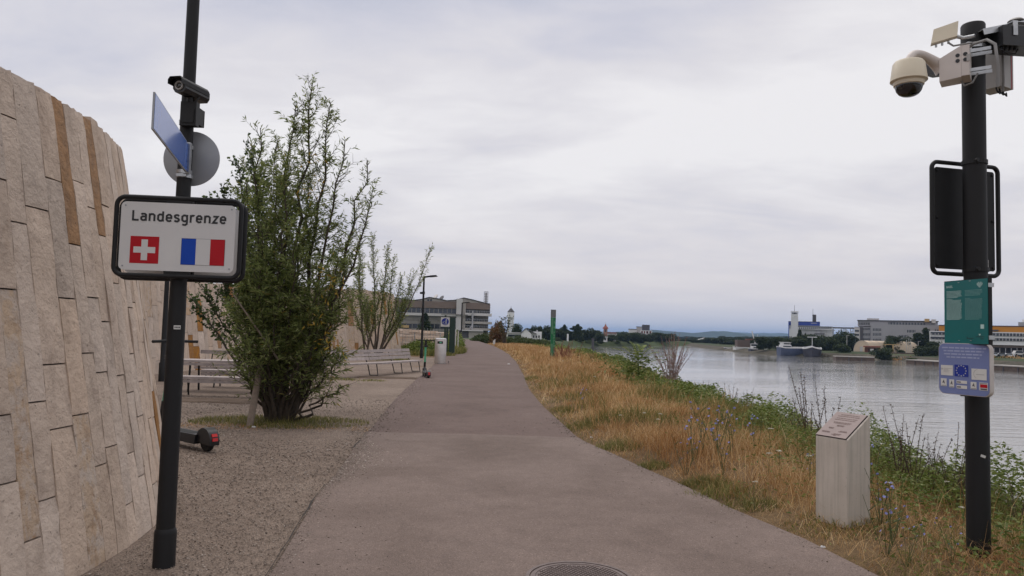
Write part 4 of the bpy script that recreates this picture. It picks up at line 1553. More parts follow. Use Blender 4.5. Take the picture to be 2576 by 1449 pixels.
for i, (a0, a1) in enumerate(((.07, .955), (.10, .90), (.11, .87), (.16, .82))):
    z = ez(0.082 + i * 0.062)
    r_ = random.Random(i)
    x = ex(a0)
    while x < ex(a1):
        w = min(r_.uniform(0.02, 0.05), ex(a1) - x)
        b_.add([(x, YF, z - 0.005), (x + w, YF, z - 0.005), (x + w, YF, z + 0.005), (x, YF, z + 0.005)], [(0, 1, 2, 3)])
        x += w + 0.006
b_.part('text', M['eu_text'], ep, kind='stuff')


def ecard(x0, z0, x1, z1, m_='card', label=None):
    return MB().prism([(ex(x0), ez(z1)), (ex(x1), ez(z1)), (ex(x1), ez(z0)), (ex(x0), ez(z0))], YF - 0.0008, YF).part('logo_card' if m_ == 'card' else 'eu_flag', M[m_], ep, label)


fl_ = ecard(.325, .415, .60, .645, 'eu_blue', 'dark blue EU flag with ring of stars')
b_ = MB()
for i in range(12):
    a = 2 * PI * i / 12
    cx_, cz_ = ex(.4625) + 0.036 * math.cos(a), ez(.53) + 0.036 * math.sin(a)
    pts = []
    for j in range(10):
        r_ = (0.0062 if j % 2 == 0 else 0.0026)
        t = PI / 2 + j * PI / 5
        pts.append((cx_ + r_ * math.cos(t), YF - 0.0016, cz_ + r_ * math.sin(t)))
    b_.add(pts, [tuple(range(10))])
b_.part('star', M['star'], fl_)
k1 = ecard(.045, .435, .29, .64)
b_ = MB()
b_.box(ex(.052), YF - .0016, ez(.515), ex(.082), YF - .0012, ez(.495), 0)
b_.prism([(ex(.055), ez(.518)), (ex(.067), ez(.54)), (ex(.080), ez(.518))], YF - .0016, YF - .0012)
for i, e in enumerate((.27, .20, .225, .205)):
    b_.box(ex(.10), YF - .0016, ez(.503 + i * .023), ex(e), YF - .0012, ez(.497 + i * .023))
b_.part('logo', M['cam_grey'], k1, kind='stuff')
k2 = ecard(.665, .475, .955, .69)
b_ = MB()
for i in range(10):
    a0, a1 = math.radians(100 + i * 14), math.radians(100 + i * 14 + 15)
    c0, c1 = (ex(.80) + .034 * math.cos(a0), ez(.575) + .032 * math.sin(a0)), (ex(.80) + .034 * math.cos(a1), ez(.575) + .032 * math.sin(a1))
    b_.beam((c0[0], YF - .0014, c0[1]), (c1[0], YF - .0014, c1[1]), .0004, .0022, (0, 0, 1))
b_.box(ex(.755), YF - .0016, ez(.59), ex(.915), YF - .0012, ez(.58))
b_.part('logo', M['cam_grey'], k2, kind='stuff')
for x0, z0, x1, z1 in ((.04, .705, .16, .86), (.215, .715, .315, .875), (.365, .725, .575, .785), (.365, .82, .575, .885), (.645, .735, .76, .875)):
    c_ = ecard(x0, z0, x1, z1)
    b_ = MB()
    w_, hh = x1 - x0, z1 - z0
    if hh > .1:
        b_.add([(ex(x0 + w_ * .55), YF - .0016, ez(z0 + hh * .12)), (ex(x0 + w_ * .72), YF - .0016, ez(z0 + hh * .7)), (ex(x0 + w_ * .5), YF - .0016, ez(z0 + hh * .55)), (ex(x0 + w_ * .25), YF - .0016, ez(z0 + hh * .6))], [(0, 3, 2), (0, 2, 1)])
        b_.box(ex(x0 + w_ * .1), YF - .0016, ez(z0 + hh * .93), ex(x0 + w_ * .9), YF - .0012, ez(z0 + hh * .88))
    else:
        b_.box(ex(x0 + .01), YF - .0016, ez(z0 + hh * .7), ex(x0 + w_ * .42), YF - .0012, ez(z0 + hh * .35))
    b_.part('logo', M['bld_dark'], c_, kind='stuff')
c_ = ecard(.815, .735, .975, .885)
MB().box(ex(.83), YF - .0016, ez(.835), ex(.965), YF - .0012, ez(.77)).part('logo', M['sign_red'], c_)
b_ = MB()
b_.box(ex(.825), YF - .0016, ez(.757), ex(.965), YF - .0012, ez(.747))
b_.box(ex(.835), YF - .0016, ez(.875), ex(.96), YF - .0012, ez(.848))
b_.part('logo', M['bld_dark'], c_, kind='stuff')

# ------------------------------------------------------------------ concrete stele with slanted plaque
SL, SF, SR = on(2051, 1322), on(2132, 1346), on(2189, 1322)
ang = math.atan2(SF.y - SL.y, SF.x - SL.x)
sw_ = (SF - SL).length
sdp = 0.285
st_ = thing('concrete_stele', 'pale concrete stele with slanted bronze plaque standing in the dry grass', 'stele', SF, ang)
hf = at(2135, 1108, SF.y).z
hb_ = at(2190, 1045, SF.y + sdp * math.cos(ang)).z
ins = 0.012
b_ = MB()
b_.hexa([(-sw_, 0, -0.15), (0, 0, -0.15), (0, sdp, -0.15), (-sw_, sdp, -0.15)], [(-sw_, 0, hf), (0, 0, hf), (0, sdp, hb_), (-sw_, sdp, hb_)])
me = b_.part('block', M['stele'], st_)
bv = me.modifiers.new('bevel', 'BEVEL')
bv.width = 0.009
bv.segments = 2
sl = (hb_ - hf) / sdp
nrm = Vector((0, -sl, 1)).normalized()
q0 = Vector((0, 0, hf))


def on_top(x, t, off):
    return Vector((x, t * sdp, hf + (hb_ - hf) * t)) + nrm * off


b_ = MB()
b_.hexa([on_top(-sw_ + 0.004, 0.012, 0.002), on_top(-0.016, 0.012, 0.002), on_top(-0.016, 0.955, 0.002), on_top(-sw_ + 0.004, 0.955, 0.002)],
        [on_top(-sw_ + 0.004, 0.012, 0.010), on_top(-0.016, 0.012, 0.010), on_top(-0.016, 0.955, 0.010), on_top(-sw_ + 0.004, 0.955, 0.010)])
pq = b_.part('plaque', M['bronze'], st_)
b_ = MB()
b_.hexa([on_top(-sw_ + 0.001, 0.003, 0.0005), on_top(-0.011, 0.003, 0.0005), on_top(-0.011, 0.968, 0.0005), on_top(-sw_ + 0.001, 0.968, 0.0005)],
        [on_top(-sw_ + 0.001, 0.003, 0.0045), on_top(-0.011, 0.003, 0.0045), on_top(-0.011, 0.968, 0.0045), on_top(-sw_ + 0.001, 0.968, 0.0045)])
b_.part('plaque_bed', M['sign_black'], st_)
b_ = MB()
rr = random.Random(5)
for t, x0, x1 in ((.86, .22, .80), (.80, .16, .84), (.72, .18, .82), (.66, .16, .80), (.56, .2, .75), (.52, .22, .72), (.45, .38, .62), (.42, .40, .60), (.34, .2, .36), (.31, .22, .36), (.25, .62, .82), (.22, .58, .84), (.18, .1, .34), (.15, .12, .36), (.13, .5, .74), (.10, .45, .70), (.07, .52, .62)):
    x = x0
    while x < x1:
        w = min(rr.uniform(.03, .09), x1 - x)
        X0, X1 = -sw_ + sw_ * x, -sw_ + sw_ * (x + w)
        b_.add([on_top(X0, t - .012, .0108), on_top(X1, t - .012, .0108), on_top(X1, t + .012, .0108), on_top(X0, t + .012, .0108)], [(0, 1, 2, 3)])
        x += w + .012
b_.part('inscription', M['bronze_text'], pq, kind='stuff')

# ------------------------------------------------------------------ manhole cover in the path
mh = thing('manhole_cover', 'round iron manhole cover with raised studs set in the path', 'manhole cover', (0.48, 4.86, 0.0445))
MB().lathe([(0.345, -0.03), (0.345, 0.004), (0.322, 0.004), (0.320, -0.012)], 56).part('ring', M['iron'], mh, smooth=30)
MB().lathe([(0.314, -0.03), (0.314, 0.001), (0.306, 0.0035), (0.285, 0.0035), (0.283, -0.001)], 56).part('lid', M['iron'], mh, smooth=30)
b_ = MB()
pitch = 0.030
for i in range(-13, 14):
    for j in range(-13, 14):
        x, y = i * pitch + (0.5 * pitch if j % 2 else 0), j * pitch * 0.62
        for sgn_ in (1,):
            if math.hypot(x, y) < 0.265:
                hw, hd = pitch * 0.40, pitch * 0.40
                b_.hexa([(x - hw, y, -.002), (x, y - hd, -.002), (x + hw, y, -.002), (x, y + hd, -.002)], [(x - hw * .8, y, .005), (x, y - hd * .8, .005), (x + hw * .8, y, .005), (x, y + hd * .8, .005)])
b_.part('stud', M['iron'], mh, kind='stuff')


# ------------------------------------------------------------------ benches and table
def plank(x0, y0, z0, x1, y1, z1, parent, name='slat'):
    b2 = MB().box(x0, y0, z0, x1, y1, z1)
    return b2.part(name, M['wood_grey'], parent)


def flat_bench(label, x0, x1, Y, back=False, h=0.44, rz=0.0, group=None):
    b2 = thing('bench', label, 'bench', ((x0 + x1) / 2, Y, 0), rz, group)
    hw = (x1 - x0) / 2
    for i in range(3):
        plank(-hw, -0.19 + i * 0.13, h - 0.06, hw, -0.19 + i * 0.13 + 0.115, h, b2)
    plank(-hw, -0.185, h - 0.135, hw, -0.15, h - 0.072, b2)
    for x in (-hw + 0.35, hw - 0.35):
        f2 = MB()
        f2.tube([(x, -0.20, 0), (x, -0.12, h - 0.045), (x, 0.14, h - 0.045), (x, 0.22, 0)], 0.02, 8)
        if back:
            f2.tube([(x, 0.16, h - 0.05), (x, 0.27, 0.83)], 0.018, 8)
        f2.part('leg', M['black_metal'], b2, smooth=40)
    if back:
        for i in (1,):
            z = 0.60 + i * 0.13
            y = 0.185 + (z - h) * 0.22
            plank(-hw, y - 0.018, z, hw, y + 0.016, z + 0.11, b2)
    return b2


flat_bench('backless slatted bench nearest the camera, in front of the picnic table', -7.6, -5.2, 16.75)
flat_bench('backless slatted bench on the far side of the picnic table', -7.9, -5.3, 19.35)
flat_bench('slatted bench with backrest against the long stone wall', -9.2, -5.4, 22.0, True)
tb = thing('picnic_table', 'weathered slatted picnic table between the two backless benches', 'table', (-6.6, 18.05, 0))
for i in range(5):
    plank(-1.32, -0.36 + i * 0.146, 0.695, 1.32, -0.36 + i * 0.146 + 0.13, 0.75, tb)
plank(-1.3, -0.355, 0.625, 1.3, -0.32, 0.685, tb)
for x in (-1.0, 1.0):
    f2 = MB()
    f2.tube([(x, -0.30, 0), (x, -0.24, 0.70), (x, 0.24, 0.70), (x, 0.30, 0)], 0.025, 8)
    f2.part('leg', M['black_metal'], tb, smooth=40)
# long curved bench on the yard's far edge
cb = [on(824, 917, 0.45), on(960, 912.5, 0.45), on(1064, 906, 0.45)]
cbn = thing('curved_bench', 'long curved slatted bench in front of the slender willow', 'bench', (cb[1].x, cb[1].y, 0))
o_ = Vector((cb[1].x, cb[1].y, 0))
dirs = [(cb[1] - cb[0]).normalized(), (cb[2] - cb[1]).normalized()]
nrmv = [Vector((-d.y, d.x, 0)).normalized() for d in dirs]
vn = [nrmv[0], (nrmv[0] + nrmv[1]).normalized(), nrmv[1]]


def cpt(i, off, z):
    return Vector((cb[i].x, cb[i].y, 0)) - o_ + vn[i] * off + Vector((0, 0, z))


for sgm in (0, 1):
    for s_i in range(4):
        o0, o1 = 0.0 + s_i * 0.115, 0.0 + s_i * 0.115 + 0.10
        e_ = dirs[sgm] * 0.006
        b_ = MB().hexa([cpt(sgm, o0, .39) + e_, cpt(sgm + 1, o0, .41) - e_, cpt(sgm + 1, o1, .41) - e_, cpt(sgm, o1, .41) + e_], [cpt(sgm, o0, .45) + e_, cpt(sgm + 1, o0, .45) - e_, cpt(sgm + 1, o1, .45) - e_, cpt(sgm, o1, .45) + e_])
        b_.part('slat', M['wood_grey'], cbn)
    for s_i in range(3):
        z0, z1 = 0.52 + s_i * 0.125, 0.52 + s_i * 0.125 + 0.105
        oo = 0.50 + s_i * 0.035
        e_ = dirs[sgm] * 0.006
        b_ = MB().hexa([cpt(sgm, oo, z0) + e_, cpt(sgm + 1, oo, z0) - e_, cpt(sgm + 1, oo + .03, z0) - e_, cpt(sgm, oo + .03, z0) + e_], [cpt(sgm, oo + .03, z1) + e_, cpt(sgm + 1, oo + .03, z1) - e_, cpt(sgm + 1, oo + .06, z1) - e_, cpt(sgm, oo + .06, z1) + e_])
        b_.part('slat', M['wood_grey'], cbn)
for t in (0.1, 0.95, 1.5, 1.95):
    i = 0 if t < 1 else 1
    f_ = t - i
    P_ = lambda off, z: cpt(i, off, z) * (1 - f_) + cpt(i + 1, off, z) * f_
    MB().tube([P_(0.10, 0.40), P_(0.03, 0.03), P_(0.36, 0.02), P_(0.47, 0.40), P_(0.585, 0.60), P_(0.66, 0.86)], 0.019, 8).part('leg', M['black_metal'], cbn, smooth=30)


# ------------------------------------------------------------------ kick scooters
def scooter(label, loc, rz):
    s_ = thing('electric_scooter', label, 'scooter', loc, rz, 'mint green electric scooters')
    def wheel(x):
        w_ = MB()
        w_.lathe([(0.075, -0.022), (0.105, -0.024), (0.115, -0.012), (0.115, 0.012), (0.105, 0.024), (0.075, 0.022)], 28, (x, 0, 0.115), (0, 1, 0))
        t_ = w_.part('wheel', M['rubber'], s_, smooth=50)
        MB().lathe([(0.074, -0.018), (0.07, -0.026), (0.03, -0.03), (0.03, 0.03), (0.07, 0.026), (0.074, 0.018)], 20, (x, 0, 0.115), (0, 1, 0)).part('hub', M['black_metal'], t_, smooth=40)
    wheel(0.0)
    wheel(1.0)
    b2 = MB()
    b2.prism([(0.12, 0.075), (0.78, 0.085), (0.87, 0.19), (0.80, 0.205), (0.74, 0.178), (0.10, 0.178)], -0.085, 0.085)
    b2.part('deck', M['black_plastic'], s_)
    MB().box(0.20, -0.065, 0.176, 0.72, 0.065, 0.180).part('grip_mat', M['rubber'], s_)
    b2 = MB()
    pts = []
    for a in np.linspace(195, 25, 12):
        pts.append((0.142 * math.cos(math.radians(a)) - 0.0, 0.115 + 0.142 * math.sin(math.radians(a))))
    outer = pts + [(0.24, 0.179), (0.14, 0.10)]
    b2.prism(outer, -0.055, 0.055)
    b2.part('rear_fender', M['black_plastic'], s_, smooth=40)
    b2 = MB()
    for a in (152, 170):
        c = Vector((0.146 * math.cos(math.radians(a)), 0, 0.115 + 0.146 * math.sin(math.radians(a))))
        t = Vector((-math.sin(math.radians(a)), 0, math.cos(math.radians(a))))
        b2.beam(c - t * 0.017, c + t * 0.017, 0.062, 0.012, (math.cos(math.radians(a)), 0, math.sin(math.radians(a))))
    b2.part_each('tail_light', M['red_lens'], s_)
    MB().tube([(0.80, 0, 0.16), (0.88, 0, 0.24), (0.93, 0, 0.30)], 0.035, 12).part('neck', M['black_plastic'], s_, smooth=50)
    st2 = (Vector((0.965, 0, 0.22)), Vector((0.80, 0, 1.16)))
    d2 = (st2[1] - st2[0]).normalized()
    MB().tube([st2[0], st2[0] + d2 * 0.26], 0.036, 14).part('head_tube', M['black_plastic'], s_, smooth=50)
    MB().tube([st2[0] + d2 * 0.25, st2[0] + d2 * 0.74], 0.030, 14).part('stem', M['mint'], s_, smooth=50)
    b2 = MB()
    b2.tube([st2[0] + d2 * 0.735, st2[1]], 0.033, 14)
    b2.tube([(0.93, -0.055, 0.115), (0.955, -0.05, 0.26)], 0.014, 8)
    b2.tube([(0.93, 0.055, 0.115), (0.955, 0.05, 0.26)], 0.014, 8)
    b2.box(0.935, -0.058, 0.25, 0.99, 0.058, 0.275)
    b2.part('fork', M['black_plastic'], s_, smooth=40)
    MB().tube([st2[1] + Vector((-0.05, -0.27, 0.0)), st2[1] + Vector((0.0, -0.10, 0.005)), st2[1] + Vector((0.0, 0.10, 0.005)), st2[1] + Vector((-0.05, 0.27, 0.0))], 0.017, 10).part('handlebar', M['rubber'], s_, smooth=50)
    MB().box(0.80, -0.07, 0.955, 0.86, 0.07, 1.0).part('phone_holder', M['black_plastic'], s_)
    b2 = MB()
    b2.beam((0.50, 0.085, 0.13), (0.46, 0.14, 0.005), 0.014, 0.014)
    b2.part('kickstand', M['black_metal'], s_)
    return s_


sc1 = on(1077.5, 953)
sc_a = scooter('upright mint green electric scooter at the path edge by the curved bench', (sc1.x, sc1.y, 0.0), math.radians(104))
sc_b = scooter('black rear end of a parked electric scooter behind the border sign post', (-3.79, 9.5, 0.0), math.radians(143))


sc_a.scale = (1.08,) * 3
sc_b.scale = (1.17,) * 3
# ------------------------------------------------------------------ litter bin, lamps, signs along the path
bn = on(1107, 916)
lb = thing('litter_bin', 'tall round stainless steel litter bin beside the lamp post', 'litter bin', (bn.x, bn.y, 0))
MB().lathe([(0.265, 0.0), (0.265, 0.03), (0.275, 0.035), (0.275, 1.17), (0.262, 1.205)], 40).part('body', M['steel_bin'], lb, smooth=40)
MB().lathe([(0.262, 1.206), (0.255, 1.225), (0.20, 1.235), (0.19, 1.225), (0.05, 1.222)], 40).part('top', M['bin_top'], lb, smooth=40)
op = MB()
for i in range(8):
    a0, a1 = math.radians(-118 + i * 7), math.radians(-118 + (i + 1) * 7)
    op.hexa([(.270 * math.cos(a0), .270 * math.sin(a0), .97), (.280 * math.cos(a0), .280 * math.sin(a0), .97), (.280 * math.cos(a1), .280 * math.sin(a1), .97), (.270 * math.cos(a1), .270 * math.sin(a1), .97)],
            [(.270 * math.cos(a0), .270 * math.sin(a0), 1.09), (.280 * math.cos(a0), .280 * math.sin(a0), 1.09), (.280 * math.cos(a1), .280 * math.sin(a1), 1.09), (.270 * math.cos(a1), .270 * math.sin(a1), 1.09)])
op.part('slot', M['black_plastic'], lb)
MB().box(-0.03, -0.288, 1.0, 0.065, -0.2815, 1.055).part('sticker', M['mint'], lb)
MB().lathe([(0.03, 0), (0.03, 0.16), (0.024, 0.17)], 12).solo('marker_peg', M['wood_grey'], 'short pale peg in the gravel right of the litter bin', 'peg', loc=(bn.x + 0.36, bn.y + 0.5, 0))


def street_lamp(label, loc, h, node=True, rz=0.0):
    l_ = thing('street_lamp', label, 'street lamp', loc, rz, 'dark street lamps along the path')
    MB().lathe([(0.095, 0.0), (0.095, 0.5), (0.072, 0.53), (0.062, 2.5), (0.052, h)], 20).part('pole', M['post_paint'], l_, smooth=40)
    MB().beam((-0.05, 0, h + 0.01), (0.36, 0, h + 0.075), 0.10, 0.09).part('arm', M['post_paint'], l_)
    hd = MB()
    hd.hexa([(0.34, -0.13, h + 0.02), (0.78, -0.11, h + 0.075), (0.78, 0.11, h + 0.075), (0.34, 0.13, h + 0.02)], [(0.34, -0.13, h + 0.12), (0.70, -0.11, h + 0.155), (0.70, 0.11, h + 0.155), (0.34, 0.13, h + 0.12)])
    hd.part('lamp_head', M['post_paint'], l_)
    MB().hexa([(0.40, -0.09, h + 0.018), (0.74, -0.08, h + 0.060), (0.74, 0.08, h + 0.060), (0.40, 0.09, h + 0.018)], [(0.40, -0.09, h + 0.026), (0.74, -0.08, h + 0.068), (0.74, 0.08, h + 0.068), (0.40, 0.09, h + 0.026)]).part('lens', M['alu_back'], l_)
    if node:
        MB().hexa([(-0.20, -0.06, h * .795), (0.075, -0.07, h * .79), (0.075, 0.07, h * .79), (-0.20, 0.06, h * .795)], [(-0.20, -0.06, h * .795 + .10), (0.075, -0.07, h * .79 + .16), (0.075, 0.07, h * .79 + .16), (-0.20, 0.06, h * .795 + .10)]).part('sensor_box', M['black_plastic'], l_)
    return l_


p_ = on(1060, 901)
hl = at(1067, 698, p_.y).z
street_lamp('tall dark street lamp behind the curved bench and scooter', (p_.x, p_.y, 0), hl)
p_ = at(1159, 884, 74)
street_lamp('distant dark street lamp at the path edge before the beige building', (p_.x, p_.y, 0), at(1165, 763, 74).z, False)
street_lamp('dark lamp post mostly hidden behind the border sign, by the long wall', (-9.6, 20.7, 0), 5.0, False, PI)

dp = at(1119, 893, 49)
dg = thing('dog_sign', 'white square sign with blue dog on leash symbol on dark green post', 'sign', (dp.x, 49, 0))
zc = at(1118, 810, 49).z
MB().box(-0.09, -0.05, 0, 0.03, 0.05, zc + 0.45).part('post', M['dark_green'], dg)
MB().box(0.05, -0.05, 0, 0.17, 0.05, zc - 0.25).part('post', M['dark_green'], dg)
MB().box(0.26, -0.02, 0, 0.62, 0.25, zc + 0.3).part('dispenser', M['dark_green'], dg)
MB().box(-0.325, -0.075, zc - 0.31, 0.255, -0.055, zc + 0.31).part('panel', M['sign_white'], dg)
bd = MB().lathe([(0.235, 0), (0.235, 0.004)], 40, (-0.035, -0.0755, zc + 0.02), (0, -1, 0)).part('blue_disc', M['eu_blue'], dg)
pg = MB()
Y_ = -0.0835
pp = lambda x, z: (-0.035 + x * 0.235, Y_, zc + 0.02 + z * 0.235)
def pbar(a, b, w):
    a_, b2 = Vector(pp(*a)), Vector(pp(*b))
    pg.beam(a_, b2, 0.003, w * 0.235, (0, 0, 1) if abs(a[0] - b[0]) > abs(a[1] - b[1]) else (1, 0, 0))
pg.lathe([(0.03, 0), (0.03, 0.003)], 16, pp(0.30, 0.68), (0, -1, 0))
for a, b, w in (((.30, .55), (.24, .08), .19), ((.24, .1), (.46, -.55), .12), ((.22, .1), (.06, -.5), .12), ((.30, .45), (.02, .22), .08), ((.30, .45), (.5, .15), .08), ((.02, .22), (-.42, -.12), .035), ((-.72, -.14), (-.42, -.14), .13), ((-.66, -.14), (-.66, -.42), .06), ((-.46, -.14), (-.44, -.42), .06), ((-.42, -.06), (-.34, .0), .12)):
    pbar(a, b, w)
pg.box(*pp(-.5, -.74), *[c + d for c, d in zip(pp(.5, -.62), (0, .002, 0))])
pg.part('walker_symbol', M['sign_white'], bd)
wp_ = thing('picket_fence', 'three short white pickets standing beside the dark green post', 'fence', at(1144, 858, 56))
for i in range(3):
    x = -0.18 + i * 0.19
    MB().hexa([(x, 0, -0.5), (x + .09, 0, -0.5), (x + .09, .02, -0.5), (x, .02, -0.5)], [(x + .01, 0, 1.0 - i * .12), (x + .08, 0, 1.0 - i * .12), (x + .08, .02, 1.0 - i * .12), (x + .01, .02, 1.0 - i * .12)]).part('picket', M['sign_white'], wp_)

# green river marker on the bank
gp = on(1389.5, 905)
gm = thing('river_marker', 'tall green marker post with pale lettering standing in the dry grass', 'marker post', (gp.x, gp.y, -0.05))
gz = at(1391, 777, gp.y).z
gh = lambda f: gz * f
MB().hexa([(-.13, -.06, 0), (.12, -.06, 0), (.12, .06, 0), (-.13, .06, 0)], [(-.155, -.06, gz * .845), (.155, -.06, gz * .845), (.155, .06, gz * .845), (-.155, .06, gz * .845)]).part('post', M['marker_green'], gm)
MB().hexa([(-.155, -.061, gz * .847), (.155, -.061, gz * .847), (.155, .061, gz * .847), (-.155, .061, gz * .847)], [(-.157, -.061, gz), (.157, -.061, gz), (.157, .061, gz), (-.157, .061, gz)]).part('top', M['marker_grey'], gm)
b_ = MB()
for x in (-.085, -.035):
    b_.box(x, -.064, gz * .52, x + .016, -.0615, gz * .83)
    b_.box(x, -.064, gz * .06, x + .016, -.0615, gz * .33)
b_.part('stripe', M['marker_pale'], gm, kind='stuff')
lt = MB()
rr = random.Random(3)
z = gz * .06
while z < gz * .82:
    w_ = rr.uniform(.10, .15)
    lt.box(.045, -.0640, z, .06, -.0615, z + w_)
    if rr.random() < .6:
        lt.box(.06, -.0640, z, .125, -.0615, z + .018)
    lt.box(.06, -.0640, z + w_ * .5, rr.uniform(.10, .135), -.0615, z + w_ * .5 + .02)
    if rr.random() < .6:
        lt.box(.115, -.0640, z, .13, -.0616, z + w_ * rr.uniform(.4, 1))
    z += w_ + rr.choice((.04, .05, .18))
lt.part('lettering', M['marker_pale'], gm, kind='stuff')
wb = at(1243, 862, 82)
sb = thing('notice_board', 'small pale leaning board at the grass edge far down the path', 'sign', (wb.x, wb.y, 0))
MB().hexa([(-.13, 0, .25), (.10, 0, .25), (.10, .03, .25), (-.13, .03, .25)], [(-.13, 0, .62), (.14, 0, .82), (.14, .03, .82), (-.13, .03, .62)]).part('panel', M['card'], sb)
MB().box(-.02, .031, 0, .02, .06, .6).part('post', M['wood_grey'], sb)


# ------------------------------------------------------------------ shrubs and trees close by
def curve_pts(a, b, bend, n=9):
    a, b, bend = Vector(a), Vector(b), Vector(bend)
    m = (a + b) / 2 + bend
    return [a * (1 - t) ** 2 + m * (2 * t * (1 - t)) + b * (t * t) for t in (i_ / (n - 1) for i_ in range(n))]


def shrub_tree(name, label, base, stems, stem_r, leaf_len, leaf_wid, leaf_m, bark_m, twig_step, twig_len, leaf_step, twig_up=0.5, droop=0.12, fork=0.15, bare=0.12, extra=None, group=None, cat='tree', yellow=None, taper=.65):
    """stems: list of (tip, bend, density); stems, twigs along them and single leaves along the twigs"""
    t_ = thing(name, label, cat, base, 0, group)
    base = Vector(base)
    P, D = [], []
    tw = MB()
    for tip, bend, dens in stems:
        tip = Vector(tip) - base
        foot = Vector((random.uniform(-fork, fork), random.uniform(-fork, fork), -0.05))
        pts = curve_pts(foot, tip, bend, 12)
        for i in range(1, 11):
            pts[i] = pts[i] + Vector((random.gauss(0, .02), random.gauss(0, .02), 0))
        ln = sum((pts[i + 1] - pts[i]).length for i in range(11))
        r0 = stem_r * (0.55 + 0.45 * min(1, ln / 5)) * random.uniform(.8, 1.15)
        MB().tube(pts, [r0 * (1 - .9 * (i / 11) ** .8) + .003 for i in range(12)], 8).part('stem', bark_m, t_, smooth=60)
        nt_ = int(ln / twig_step * dens)
        for k_ in range(nt_):
            f_ = bare + (1 - bare) * (k_ + random.random()) / nt_
            x = f_ * 11
            i = min(int(x), 10)
            p = pts[i].lerp(pts[i + 1], x - i)
            tg = (pts[i + 1] - pts[i]).normalized()
            out = Vector((random.gauss(0, 1), random.gauss(0, 1), random.gauss(0, .35)))
            out = (out - tg * out.dot(tg)).normalized()
            d = (out * (1 - twig_up) + tg * twig_up + Vector((0, 0, .15))).normalized()
            l = twig_len * random.uniform(.45, 1.15) * (1.2 - taper * f_)
            end = p + d * l + Vector((0, 0, .12 * l))
            tp_ = curve_pts(p, end, (random.gauss(0, .04), random.gauss(0, .04), -.05 * l), 4)
            tw.tube(tp_, [.006, .005, .004, .0025], 4, caps=False)
            nl = max(3, int(l / leaf_step))
            for q in range(nl):
                g = (q + .6 + .5 * random.random()) / (nl + .5)
                g = min(g, 1)
                x2 = g * 3
                j = min(int(x2), 2)
                P.append(tp_[j].lerp(tp_[j + 1], x2 - j))
                o2 = Vector((random.gauss(0, 1), random.gauss(0, 1), random.gauss(0, .8)))
                td = (tp_[j + 1] - tp_[j]).normalized()
                D.append((td * .75 + (o2 - td * o2.dot(td)).normalized() * .75 + Vector((0, 0, -droop))).normalized())
        # leaves up the leading shoot
        for q in range(int(ln * .3 / leaf_step)):
            g = .7 + .3 * random.random()
            x2 = g * 11
            j = min(int(x2), 10)
            P.append(pts[j].lerp(pts[j + 1], x2 - j))
            D.append(Vector((random.gauss(0, 1), random.gauss(0, 1), .6)).normalized())
    tw.part('twigs', bark_m, t_, kind='stuff')
    P = np.array([tuple(p) for p in P])
    D = np.array([tuple(d) for d in D])
    n_ = len(P)
    Ln = leaf_len * rng.uniform(.6, 1.2, n_)
    V, F = leaf_quads(P, D, Ln, leaf_wid * rng.uniform(.7, 1.2, n_), .2, .12)
    fast_obj('foliage', V, F, leaf_m, t_, 'stuff')
    if yellow:
        Py = []
        for c in yellow:
            c = Vector(c) - base
            Py += [tuple(c + Vector((random.gauss(0, .09), random.gauss(0, .09), random.gauss(0, .10)))) for _ in range(16)]
        Py = np.array(Py)
        Dy = unit(rng.normal(size=Py.shape) + np.array([0, 0, -.5]))
        V, F = leaf_quads(Py, Dy, leaf_len * rng.uniform(.7, 1.2, len(Py)), leaf_wid * 1.1 * rng.uniform(.8, 1.2, len(Py)), .2)
        fast_obj('yellow_leaves', V, F, M['willow_yellow'], t_, 'stuff')
    return t_


wb_ = on(703, 1060)
WY = wb_.y
T = lambda u, v, dy=0.0: at(u, v, WY + dy)


